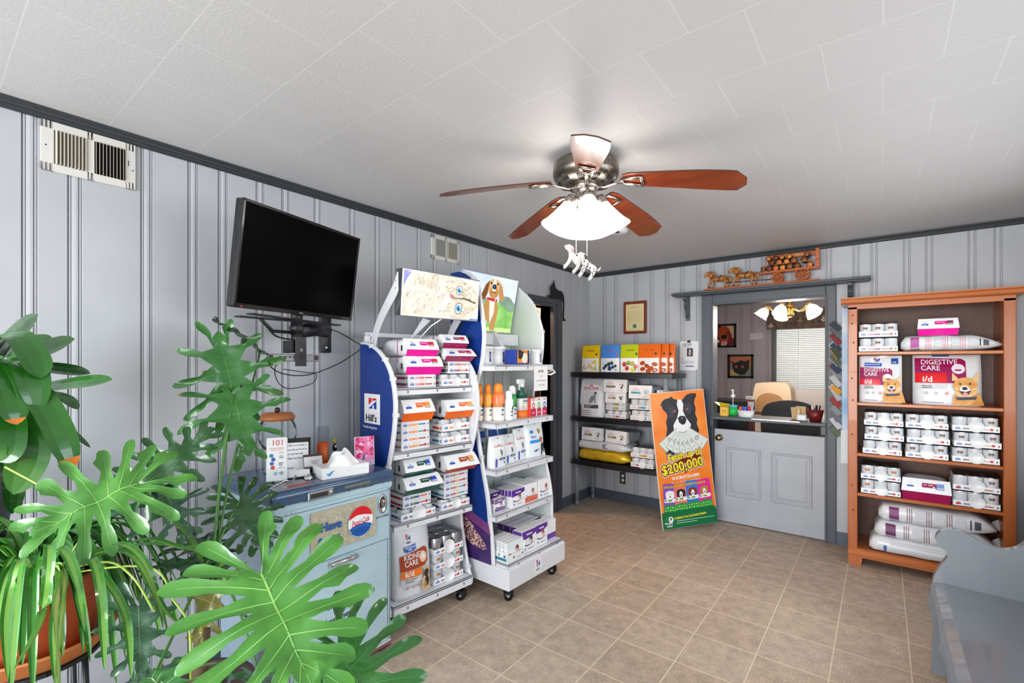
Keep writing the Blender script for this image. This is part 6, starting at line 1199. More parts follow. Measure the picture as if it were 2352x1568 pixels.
ROWS = [('left', .152, 0, (MV, M('#d8505c', .4), M('#c07a78', .4)), .224), ('middle', .392, 0, (MV, M('#8a6a5c', .4), M('#e8b088', .4)), .224), ('right', .632, 0, (MV, M('#c04a50', .4), M('#e0b090', .4)), .226)]
for nm_, x, y, cols, wd in ROWS:
    for q, lv in enumerate(('lowest', 'middle', 'topmost')):
        can_case('can case, %s of three in the %s stack, third bookcase shelf' % (lv, nm_), G, SX(x+(.007 if q == 1 else 0)+(.004*q if nm_ == 'left' else 0), .816+.1025*q, .03-.006*(q == 1)), 0, wd, .2, .1, .040, cols, 1, .038, ((1, 0, 1), (0, 0, 1), (1, 0, 1))[(q+len(nm_)) % 3], lz=.034)
for q, lv in enumerate(('lower', 'upper')):
    can_case('can case with blue strip, %s of two, left end of the fourth bookcase shelf' % lv, G, SX(.144, .526+.105*q, .03), 0, .228, .2, .103, .038, (M('#8a4058', .4), M('#b8b8d0', .4), M('#2c5a98', .4)), 1, .038, (2, 0, 2 if q else 0), lz=.032)
    can_case('can case with its red dot at the left, %s of two, fourth bookcase shelf' % lv, G, SX(.635, .526+.105*q, .03), 0, .226, .22, .103, .038, (MV, M('#7a8ac0', .4), M('#b86058', .4)), 0, .040, (0, 0, 1), dotside=-1, lz=.036)
end_bag('dark magenta ended kibble bag in the middle of the fourth bookcase shelf', None, SX(.388, .526, .02), 0, .245, .29, .148, M('#a01050', .3), M('#9a1454', .3), M('#7a98e0', .4), bz=.42, seed=31, flare=.01)
long_bag('long white bag with maroon stripes, topmost at the bottom of the bookcase', 'long bags at the bottom of the bookcase', SX(.432, .345, .02), 0, .60, .30, .125, M('#7a3a6c', .4), 5)
long_bag('long white bag with maroon stripes, middle one at the bottom of the bookcase', 'long bags at the bottom of the bookcase', SX(.420, .232, .0), 0, .62, .30, .118, M('#6a3060', .4), 7)
def textp(A, w, h):
    for q in range(7): A.rect(-w*.30, h*(.18+.09*q), w*.34, h*(.21+.09*q), M('#c2c4ca', .5), 6)
    A.rect(-w*.36, h*.2, -w*.33, h*.5, M('#3a6ab0', .5))
long_bag('plain white bag with faint print, lowest at the bottom of the bookcase', 'long bags at the bottom of the bookcase', SX(.370, .125, -.01), 0, .58, .30, .115, 'x', 8, textp)
# ------------------------------------------------------------------ vents on the left wall
VW = M('#d6d4cf', .4)
def vent(label, y0, y1, z0, z1, rows, grid=0):
    t = thing('air_vent', label, 'vent', (.002, (y0+y1)/2, z0)); h = z1-z0; w = (y1-y0)/2; m = MB()
    X = Matrix.Rotation(pi/2, 4, 'Z')   # local x -> +y, -y -> +x
    def b(a, c, mat=VW, bev=0): m.box(a, c, mat, bev, X)
    o = .2*w
    for a, c in (((-w, -.008, 0), (w, 0, h*.16)), ((-w, -.008, h*.84), (w, 0, h)), ((-w, -.008, 0), (-w*.74, 0, h)), ((w*.76, -.008, 0), (w, 0, h)), ((-.08*w, -.008, 0), (.08*w, 0, h))): b(a, c, VW, .0015)
    vf_ = m.build('frame', t); m = MB(); b((-w*.74, -.0015, h*.16), (w*.76, -.0008, h*.84), M('#16161a', .9)); m.build('duct', t)
    m = MB(); X = Matrix.Rotation(pi/2, 4, 'Z')
    LV = M('#b9b4a6', .5)
    for s0, s1, ang in ((-w*.74, -.08*w, .45), (.08*w, w*.76, -.25)):
        for i in range(rows):
            x = s0+(s1-s0)*(i+.5)/rows; m.box((-.0008, -.006, h*.16), (.0008, .006, h*.84), LV if not grid or ang < 0 else M('#8a8a88', .5), 0, X @ Matrix.Translation((x, -.0065, 0)) @ Matrix.Rotation(ang+(.25 if grid else 0), 4, 'Z') @ Matrix.Scale(1.35 if ang > 0 else 1.75, 4, (0, 1, 0)))
        if grid and ang > 0:
            for j in range(9): z = h*(.18+.075*j); m.box((s0, -.006, z-.0015), (s1, -.003, z+.0015), VW, 0, X)
    m.build('louvres', vf_); m = MB(); A = Art(m, lambda u, v, hh=0: Vector((.008+hh, u, v)))
    A.ell(-w*.9, h*.5, .003, .003, INK, 8); A.ell(w*.93, h*.42, .003, .003, INK, 8); A.rect(w*.82, h*.5, w*.84, h*.62, INK); m.build('screws', vf_)
vent('large off-white two-section air vent high on the left wall', -4.343, -4.049, 2.218, 2.412, 9)
vent('small off-white air vent above the lit pictures on the left wall', -2.346, -2.057, 2.225, 2.40, 11, 1)
# ------------------------------------------------------------------ television
B0 = Vector((.479, -3.793, 0)); Al = Vector((-.188, .678, 0)).normalized(); Nn = Vector((Al.y, -Al.x, 0)); TW, TH = .705, .455
tl = radians(8); Vt = (Vector((0, 0, 1))*cos(tl)+Nn*sin(tl)*1).normalized(); Nt = Al.cross(Vt).normalized()
if Nt.dot(Nn) < 0: Nt = -Nt
oT = Vector((B0.x, B0.y, 2.155))-Vt*TH-Al*.01
XT = Matrix(((Al.x, Vt.x, Nt.x, 0), (Al.y, Vt.y, Nt.y, 0), (Al.z, Vt.z, Nt.z, 0), (0, 0, 0, 1)))
t = thing('television', 'black flat television, screen off, tilted down on a wall arm', 'television', tuple(oT)); m = MB()
TBK = M('#0c0c0e', .25, coat=.3)
m.box((0, 0, -.05), (TW, TH, -.004), TBK, .006, XT)
for a, b in (((0, 0, -.006), (TW, .020, .002)), ((0, TH-.013, -.006), (TW, TH, .002)), ((0, 0, -.006), (.013, TH, .002)), ((TW-.013, 0, -.006), (TW, TH, .002))): m.box(a, b, TBK, .002, XT)
m.build('case', t); m = MB(); m.box((.012, .018, -.006), (TW-.012, TH-.012, -.002), M('#040405', .35, spec=.03), 0, XT); m.build('screen', t)
m = MB(); A = Art(m, lambda u, v, h=0: XT @ Vector((u, v, .0022+h))); A.ell(.035, .008, .003, .002, M('#ff3048', .4, emit=3), 8); A.rect(TW*.5-.012, .006, TW*.5+.012, .012, STEEL); m.build('badge_and_light', t)
MK = M('#15151a', .4)
t = thing('television_bracket', 'black swivel wall mount with a clamp bracket under the television', 'mount', (0, -3.166, 1.53)); O = Vector((0, -3.166, 1.53))
def rel(x, y, z): return Vector((x, y, z))-O
pc_ = Vector((.28, -3.475, 0))
m = MB(); m.box(rel(.011, -3.20, 1.53), rel(.026, -3.135, 1.775), MK, .01, seg=3); m.ball(rel(.026, -3.166, 1.56), (.004, .01, .01), STEEL, 10); m.ball(rel(.026, -3.166, 1.74), (.004, .01, .01), STEEL, 10); m.build('wall_plate', t)
m = MB(); m.tube([rel(.03, -3.168, 1.66), rel(.13, -3.29, 1.655), rel(.255, -3.45, 1.63)], [.03, .028, .024], MK, 10, flat=1.4); m.build('arm', t)
m = MB(); c = rel(pc_.x, pc_.y, 0); m.ball((c.x, c.y, 1.642-O.z), .034, MK, 16); m.cyl((c.x, c.y, 1.66-O.z), (c.x, c.y, 1.74-O.z), .028, .028, MK, 18); m.cyl((c.x, c.y, 1.56-O.z), (c.x, c.y, 1.62-O.z), .020, .03, MK, 18); m.build('swivel', t)
m = MB()
XB = Matrix.Translation((c.x, c.y, 0)) @ Matrix.Rotation(math.atan2(Al.y, Al.x), 4, 'Z')
for a, r_ in ((-.10, 1), (.16, -1)): m.box((-.30, -.02, 1.672-O.z+(.008 if r_ < 0 else 0)), (.26, .02, 1.679-O.z+(.008 if r_ < 0 else 0)), MK, .002, XB @ Matrix.Rotation(a, 4, 'Z'))
m.tube([XB @ Vector((-.22, -.02, 1.668-O.z)), XB @ Vector((-.14, .0, 1.62-O.z)), XB @ Vector((0, 0, 1.62-O.z))], .008, MK, 8); m.build('bracket_arms', t)
m = MB(); m.box((-.034, -.030, 1.455-O.z), (.034, -.024, 1.60-O.z), M('#4a4a4e', .35, .6), .002, XB); m.box((-.05, -.02, 1.52-O.z), (-.02, .04, 1.58-O.z), MK, .003, XB)
A = Art(m, lambda u, v, h=0: XB @ Vector((u, -.0305-h, v))); A.ell(0, 1.535-O.z, .009, .009, STEEL, 14); A.rect(-.005, 1.555-O.z, .005, 1.575-O.z, INK); A.rect(-.005, 1.482-O.z, .005, 1.515-O.z, INK); m.build('clamp_plate', t)
t = thing('cable_box', 'silver cable box held sideways under the television mount', 'cable box', (pc_.x, pc_.y, 1.478)); XC = Matrix.Rotation(math.atan2(Al.y, Al.x), 4, 'Z'); m = MB()
m.box((-.15, -.022, 0), (.125, .08, .036), M('#b4b6ba', .3, .6), .004, XC); A = Art(m, lambda u, v, h=0: XC @ Vector((u, -.0225-h, v)))
for q in range(4): A.rect(-.125+.028*q, .019, -.107+.028*q, .025, INK)
A.rect(.088, .008, .118, .03, M('#3a3438', .4)); A.rect(.10, .012, .112, .024, M('#7a2a30', .4)); m.build('case', t)
def cable(label, pts, r=.0028, grp=None):
    P = [Vector(p) for p in pts]; out = []
    Q = [P[0]]+P+[P[-1]]
    for i in range(1, len(Q)-2):
        for k in range(6):
            s = k/6; a, b, c_, d = Q[i-1], Q[i], Q[i+1], Q[i+2]; out.append(.5*((2*b)+(-a+c_)*s+(2*a-5*b+4*c_-d)*s*s+(-a+3*b-3*c_+d)*s**3))
    out.append(P[-1]); o = MB(); b0 = out[0]; o.tube([p-b0 for p in out], r, BLK, 6); ob = o.build('cable'); ob.location = b0; tag(ob, label, 'cable', grp)
cable('black cable drooping from the television mount to the blue sided rack', [(.20, -3.40, 1.64), (.08, -3.16, 1.66), (.04, -2.93, 1.575), (.10, -2.87, 1.565), (.14, -2.86, 1.56)])
cable('black cable curving from under the cable box up to the rack corner', [(.27, -3.62, 1.475), (.15, -3.49, 1.42), (.06, -3.30, 1.405), (.05, -3.10, 1.47), (.045, -2.93, 1.57)])
cable('thin black cable looping below the cable box', [(.25, -3.56, 1.475), (.17, -3.53, 1.42), (.12, -3.48, 1.36), (.08, -3.40, 1.335), (.06, -3.27, 1.36), (.06, -3.25, 1.41), (.10, -3.33, 1.42), (.2, -3.5, 1.44)], .0022)
cable('black cable hanging straight down the wall beside the blue sided rack', [(.045, -2.93, 1.57), (.03, -2.92, 1.50), (.035, -2.90, 1.42), (.025, -2.93, 1.33), (.03, -2.90, 1.22), (.025, -2.905, 1.16), (.03, -2.89, .9)])
cable('black cable looped under the mount from the bracket arms', [(.33, -3.66, 1.665), (.25, -3.56, 1.60), (.27, -3.46, 1.59), (.2, -3.36, 1.63), (.14, -3.28, 1.66)], .004)
# black cat silhouette on the dark door casing
t = thing('cat_silhouette', 'flat black cat cutout sitting on the corner of the dark door casing, tail hanging', 'cutout', (.028, -.64, 2.104)); m = MB()
cp2 = smooth_curve([(-.17, .0), (-.19, .008), (-.185, .022), (-.15, .03), (-.145, .05), (-.15, .075), (-.155, .10), (-.135, .125), (-.115, .15), (-.11, .178), (-.095, .14), (-.075, .10), (-.04, .088), (0, .085), (.03, .065), (.045, .03), (.05, -.02), (.048, -.09), (.044, -.15), (.05, -.185), (.072, -.195), (.06, -.21), (.038, -.205), (.028, -.17), (.032, -.10), (.034, -.03), (.02, .0)], 3)
m.prism([(a*1.22, b) for a, b in cp2], -.003, .003, M('#0e0e10', .6), 'yz'); m.build('cutout', t)
# ------------------------------------------------------------------ vintage drinks cooler
PC = (.568, -3.73); XR = pi/2
t = thing('drinks_cooler', 'vintage pale blue drinks cooler with a dark blue lid and a soda bottle cap sign', 'cooler', (PC[0], PC[1], 0), XR)
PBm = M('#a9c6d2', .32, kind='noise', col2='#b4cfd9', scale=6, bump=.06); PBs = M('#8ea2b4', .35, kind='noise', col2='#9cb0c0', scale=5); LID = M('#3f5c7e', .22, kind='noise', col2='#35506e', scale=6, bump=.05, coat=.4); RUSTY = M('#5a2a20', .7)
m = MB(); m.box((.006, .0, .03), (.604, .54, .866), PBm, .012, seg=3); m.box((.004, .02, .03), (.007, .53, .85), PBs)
m.box((.0, -.004, .835), (.61, .545, .866), PBm, .006); cab_ = m.build('cabinet', t)
m = MB(); m.box((-.006, -.012, .866), (.616, .552, .928), LID, .022, seg=4); ld_ = m.build('lid', t)
m = MB(); m.box((.148, -.020, .868), (.271, -.010, .904), STEEL, .004); m.box((.155, -.022, .876), (.24, -.019, .896), M('#8c8c90', .2, 1), .002); m.cyl((.256, -.024, .888), (.256, -.018, .888), .008, .008, CHROME, 12); m.build('lid_latch', ld_)
m = MB(); A = Art(m, front(-.0125)); A.rect(.33, .884, .47, .897, M('#6e6c5e', .6)); 
r3 = random.Random(9)
for i in range(26): u = r3.uniform(.02, .6); A.ell(u, r3.choice([.869, .924, .90]), r3.uniform(.002, .010), r3.uniform(.0012, .003), RUSTY, 7)
tag(m.build('paint_wear', t), None, None, None, 'stuff')
m = MB(); A = Art(m, front(-.0008))
for (u0, v0, u1, v1) in ((.075, .573, .58, .577), (.58, .577, .58, .07), (.075, .573, .075, .07), (.02, .823, .59, .823), (.592, .83, .592, .05)): A.line(u0, v0, u1, v1, .0022, M('#3c4650', .6))
for i in range(40): u = r3.choice([.59, .585, r3.uniform(.05, .6), .02]); v = r3.choice([.83, r3.uniform(.1, .82), .575]); A.ell(u, v, r3.uniform(.0012, .003), r3.uniform(.0012, .003), RUSTY, 6)
for q, (z, c) in enumerate(((.020, '#5a3038'), (.032, '#8a5040'), (.044, '#c8c8cc'))): A.rect(.01, z+.008, .60, z+.016, M(c, .5))
m.build('panel_lines', t)
m = MB(); m.box((.166, -.010, .619), (.506, .0, .807), M('#b8ae98', .4), .002); A = Art(m, front(-.010)); PN_ = M('#aaa58c', .4, kind='noise', col2='#c4bfa8', scale=40); A.rect(.172, .625, .500, .801, PN_)
for i in range(230): A.ell(r3.uniform(.176, .497), r3.uniform(.628, .798), .0018, .0018, WHITE, 5)
BLT = M('#1c5aa8', .35); A.text('Have', .205, .715, .040, BLT, bold=.03, shear=.05, sx=.92); A.text('Pepsi', .195, .650, .040, BLT, bold=.03, shear=.05, sx=.92)
cx, cz, rr = .412, .712, .068
A.ell(cx, cz, rr, rr*1.08, WHITE, 30); A.poly([(cx+rr*.98*cos(a), cz+rr*1.07*sin(a)) for a in [radians(15+150*k/20) for k in range(21)]]+[(cx-.02, cz+.034), (cx+.02, cz+.030)], M('#d8202c', .3))
zz = [(cx+rr*(1.0 if k % 2 else .93)*cos(a), cz+rr*1.06*(1.02 if k % 2 else .95)*sin(a)) for k, a in enumerate([radians(200+140*k/24) for k in range(25)])]; A.poly([(cx-.056, cz-.022), (cx-.02, cz-.010)][::1]+[(cx+.02, cz-.010), (cx+.056, cz-.020)]+zz[::-1], M('#1c62b8', .3))
A.ell(cx, cz-.045, .05, .018, M('#1654a4', .3), 20); A.text('Pepsi-Cola', cx, cz-.010, .026, M('#c01a2c', .35), 'c', .015, .35, .62, .12); A.line(cx-.05, cz-.018, cx+.045, cz-.006, .003, M('#c01a2c', .35))
m.build('light_up_sign', t)
m = MB(); m.lathe([(0, 0), (.024, 0), (.026, .004), (.021, .006), (.018, .002), (0, .001)], CHROME, n=28, X=Matrix.Translation((.549, -.001, .762)) @ Matrix.Rotation(pi/2, 4, 'X') @ Matrix.Scale(1.9, 4, (0, 1, 0))); A = Art(m, front(-.004)); A.ell(.549, .768, .014, .028, M('#2c3436', .3)); A.ell(.548, .765, .009, .020, STEEL); m.cyl((.549, -.016, .775), (.549, -.004, .775), .006, .006, CHROME, 10); m.build('bottle_opener', cab_)
m = MB(); A = Art(m, front(-.001)); A.text('BOTTLE OPENER', .549, .694, .0085, INK, 'c', .02, sx=.85)
A.text('Light', .29, .345, .062, M('#26303a', .5), 'l', -.005, .35, .85, .04); A.text('the', .245, .345, .022, INK, 'l', .01, .15); A.text('refreshment', .20, .278, .027, INK, 'l', .015, .05, 1.0, .02); A.line(.30, .328, .42, .345, .003, INK); A.text('PELICAN', .075, .655, .012, INK, 'l', .02); m.build('front_lettering', t)
m = MB(); A = Art(m, lambda u, v, h=0: Vector((.0045-h, u, v))); 
def flip(txt, u, v, s, **k): A.text(txt, u, v, s, INK, **k)
A.surf = lambda u, v, h=0: Vector((.0035-h, .5-u, v)); A.text('Pepsi', .04, .70, .075, INK, 'l', .0, .25, .9); A.text('summertime', .14, .33, .03, INK, 'l', .015, .1); m.build('side_lettering', t)
m = MB(); m.tube([(.262, -.004, .556), (.262, -.026, .556), (.39, -.026, .556), (.39, -.004, .556)], .008, CHROME, 10); m.box((.255, -.012, .535), (.40, -.002, .566), M('#a8b8c0', .3, .7), .003); m.build('door_handle', cab_)
m = MB()
for x in (.04, .57):
    for y in (.05, .49): m.box((x-.02, y-.02, 0), (x+.02, y+.02, .032), M('#3a2a28', .6))
m.build('feet', t)
LZ = .9282
# things on the cooler lid
t = thing('glass_jar', 'round clear glass jar with a flat wooden lid and dark knob, near the wall', 'jar', (.165, -3.515, LZ)); m = MB()
m.lathe([(.03, .104), (.06, .115), (.078, .14), (.088, .17), (.089, .19), (.086, .222), (.076, .248), (.066, .262)], glass('globe_glass', (.90, .92, .93), .03, .95), n=36); m.build('glass_globe', t)
m = MB(); m.lathe([(0, .258), (.078, .258), (.082, .266), (.082, .276), (.074, .284), (.070, .292), (0, .294)], M('#b8703c', .4, kind='wood', col2='#9a5628', scale=14), n=32); wl_ = m.build('wooden_lid', t)
m = MB(); m.ball((0, 0, .307), .014, M('#3a1c14', .3), 14); m.build('knob', wl_); m = MB(); m.lathe([(0, 0), (.06, 0), (.064, .01), (.05, .03), (.03, .05), (.03, .09), (.04, .103), (0, .104)], M('#9aa0a6', .3, .5), n=28); m.build('pedestal', t)
t = thing('candle', 'tall glass candle, orange red wax in its lower part', 'candle', (.215, -3.30, LZ)); m = MB(); m.lathe([(.030, .0), (.031, .006), (.031, .19), (.028, .198), (.030, .205)], glass('smoked_glass', (.86, .88, .88)), n=28); m.build('glass', t); m = MB(); m.lathe([(0, .007), (.028, .007), (.028, .122), (0, .118)], M('#ee4a1c', .4, kind='noise', col2='#f28a3c', scale=14), n=28); m.build('wax', t)
t = thing('figurine', 'tiny dark figurine with a yellow head behind the tissue box', 'figurine', (.19, -3.215, LZ)); m = MB(); m.lathe([(0, 0), (.014, 0), (.014, .008), (.004, .012), (.004, .06), (.010, .065), (.013, .085), (.006, .10), (0, .10)], BLK, n=12); m.build('body', t); m = MB(); m.ball((0, 0, .115), (.012, .012, .014), M('#b8b03c', .3), 12); m.build('head', t); m = MB(); m.ball((.006, 0, .085), (.008, .009, .010), WHITE, 8); m.build('shirt', t)
t = thing('tissue_box', 'white tissue box with a pulled up tissue and a small blue leaf mark', 'tissue box', (.478, -3.355, LZ), radians(80)); m = MB(); m.box((-.115, -.062, 0), (.115, .062, .052), WHITE, .002); A = Art(m, front(-.062)); A.poly([(-.09, .02), (-.08, .012), (-.055, .04), (-.075, .034)], M('#4aa0d8', .4)); A.poly([(-.095, .028), (-.088, .018), (-.084, .03)], M('#4aa0d8', .4)); A.rect(.0, .028, .10, .0295, M('#c8ccd4', .5)); m.build('box', t)
m = MB(); n = 16; vs = []
for j in range(9):
    for i in range(n+1):
        u = i/n; v = j/8; x = (-.085+.17*u)*(1-.35*v*(1-.3*sin(9*u))); z = .05+v*.075*(sin(pi*(.15+.7*u))**.8)*(1+.12*sin(11*u)); y = .018*sin(8*u+1.5*v)*(1-.4*v)+(-.02+.03*v*u); vs.append((x, y, z))
m.add(vs, [(j*(n+1)+i, j*(n+1)+i+1, (j+1)*(n+1)+i+1, (j+1)*(n+1)+i) for j in range(8) for i in range(n)], M('#f6f6f7', .7), True)
m.add([(x*.95, y-.03, .05+(z-.05)*.82) for x, y, z in vs], [(j*(n+1)+i, j*(n+1)+i+1, (j+1)*(n+1)+i+1, (j+1)*(n+1)+i) for j in range(8) for i in range(n)], M('#f6f6f7', .7), True); m.build('tissue', t)
t = thing('photo_card', 'pink and red flower card standing against the blue rack side', 'card', (.395, -3.165, LZ), radians(68), rot=(-.12, 0, radians(68))); m = MB(); m.box((-.052, -.001, 0), (.052, .001, .152), M('#d8e4f0', .3)); A = Art(m, front(-.001)); A.rect(-.05, .002, .05, .15, M('#e8408c', .3, kind='noise', col2='#f6a0c8', scale=22))
for i in range(34): A.ell(r3.uniform(-.044, .044), r3.uniform(.05, .145), r3.uniform(.004, .012), r3.uniform(.004, .012), M(r3.choice(['#e81c4c', '#f05ca8', '#d81838', '#fbc0dc', '#c8186c']), .3), 9)
A.rect(-.05, .002, .05, .03, M('#c8a8c8', .4)); A.poly([(-.02, .01), (-.005, .06), (.004, .055), (-.01, .01)], M('#3c5a9a', .4)); m.build('print', t)
t = thing('framed_notice', 'black framed handwritten notice leaning behind the leaflets on the cooler', 'frame', (.275, -3.50, LZ), 0, None, rot=(-.16, 0, radians(63))); m = MB()
for a, b in (((-.088, -.006, 0), (.088, .004, .012)), ((-.088, -.006, .150), (.088, .004, .172)), ((-.088, -.006, 0), (-.078, .004, .172)), ((.078, -.006, 0), (.088, .004, .172))): m.box(a, b, BLK, .001)
m.build('frame', t); m = MB(); m.box((-.079, -.003, .011), (.079, .002, .152), M('#e9e9ec', .3)); A = Art(m, front(-.003))
for q, s_ in enumerate(('If you would like to arrange a', 'payment please let us know at', 'the front desk and we will', 'work something out for you.', 'Thank you', 'Love our patients')):
    A.text(s_, -.072, .132-.021*q-(.004 if q > 3 else 0), .0085, M('#2c2c34', .5), 'l', .01, .3, .98, .02)
m.build('notice', t)
t = thing('leaflet_holder', 'clear stand of white leaflets lettered 101 in red, front left of the cooler', 'leaflets', (.41, -3.635, LZ), 0, None, rot=(-.15, 0, radians(62)))
for i in range(2):
    m = MB(); m.box((-.042+.004*i, .004*i, .012), (.040+.004*i, .004*i+.003, .205-.004*i), WHITE)
    if i == 0:
        A = Art(m, front(0)); A.text('101', 0, .170, .026, M('#d84a44', .5), 'c', .0); A.rect(-.028, .155, .028, .159, M('#e0a89c', .5)); A.rect(-.026, .147, .026, .150, M('#e0a89c', .5))
        for x, z, c in ((-.022, .125, '#3c8ab0'), (-.014, .108, '#4a5aa8'), (-.020, .090, '#2c7ab0'), (-.016, .072, '#e04a3c'), (.018, .118, '#b8c8d0'), (.016, .085, '#a8b0b8'), (-.004, .045, '#a8c0dc'), (.02, .045, '#b0b8c0')): A.ell(x, z, .009, .009, M(c, .5), 10)
        for q in range(5): A.rect(.008, .135-.022*q, .03, .1375-.022*q, GREYP)
    m.build('leaflet', t)
m = MB(); m.box((-.05, -.012, .0), (.05, .02, .006), glass()); m.box((-.05, -.010, 0), (.05, -.007, .07), glass()); m.box((-.05, .012, 0), (.05, .015, .12), glass()); m.build('clear_stand', t)
t = thing('clipboard_tray', 'flat metal sign base with a red label, front left of the cooler lid', 'tray', (.50, -3.62, LZ), radians(88)); m = MB(); m.box((-.085, -.06, 0), (.085, .07, .005), M('#8a8c92', .3, .3), .001); A = Art(m, top(.005)); A.rect(-.02, -.05, .08, -.005, M('#b04a54', .4)); m.build('plate', t); m = MB(); m.tube([(-.06, .02, .004), (-.02, .0, .03), (.02, .02, .012), (.05, .05, .03)], .004, CHROME, 8); m.build('clip', t)
t = thing('card_stack', 'small white box of appointment cards in front of the framed notice', 'cards', (.385, -3.525, LZ), radians(70)); m = MB(); m.box((-.05, -.03, .0), (.05, .03, .03), WHITE, .001, Matrix.Rotation(-.18, 4, 'X') @ Matrix.Translation((0, 0, .008))); m.build('box', t); m = MB(); m.box((-.055, -.038, 0), (.055, .034, .006), glass()); m.build('holder', t)
t = thing('business_cards', 'white business cards in a low black holder beside the tissue box', 'cards', (.36, -3.43, LZ), radians(75)); m = MB(); m.box((-.04, -.02, 0), (.04, .02, .035), BLK, .003); m.build('holder', t); m = MB(); X = Matrix.Rotation(-.35, 4, 'X'); m.box((-.04, .0, .02), (.045, .006, .085), WHITE, 0, X); m.box((-.042, .007, .02), (.044, .009, .098), M('#4a3a34', .5), 0, X); A = Art(m, lambda u, v, h=0: X @ Vector((u, -h, v))); A.rect(-.01, .06, .03, .063, GREYP); A.rect(-.005, .05, .02, .053, GREYP); m.build('cards', t)
t = thing('desk_bell', 'small chrome service bell between the card box and the tissue box', 'bell', (.445, -3.505, LZ)); m = MB(); m.lathe([(0, 0), (.02, 0), (.021, .004), (.018, .012), (.008, .02), (.003, .024), (0, .025)], CHROME, n=20); m.build('bell_body', t); m = MB(); m.box((-.03, -.01, .012), (.02, .012, .018), BLK, .002, Matrix.Translation((-.03, .03, 0))); m.build('lever', t)
# ------------------------------------------------------------------ plants
def at(x, y, d):   # the point d metres in front of the camera on the line of sight through photograph pixel x, y
    F = Vector((-sin(YAW), cos(YAW), 0)); Rr = Vector((cos(YAW), sin(YAW), 0))
    return CAM+F*d+Rr*((x-1176)/FPX*d)+Vector((0, 0, -(y-784-49.69)/FPX*d))
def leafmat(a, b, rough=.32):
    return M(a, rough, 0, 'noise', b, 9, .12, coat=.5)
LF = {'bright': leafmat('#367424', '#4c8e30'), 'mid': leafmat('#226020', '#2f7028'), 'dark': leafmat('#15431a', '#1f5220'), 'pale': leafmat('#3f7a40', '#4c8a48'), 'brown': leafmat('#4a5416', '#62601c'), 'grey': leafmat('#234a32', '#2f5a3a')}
VN = {'bright': M('#86b85c', .4), 'mid': M('#4c8a3c', .4), 'dark': M('#306a30', .4), 'pale': M('#b4d49c', .4), 'brown': M('#9aa050', .4), 'grey': M('#5a7a58', .4)}
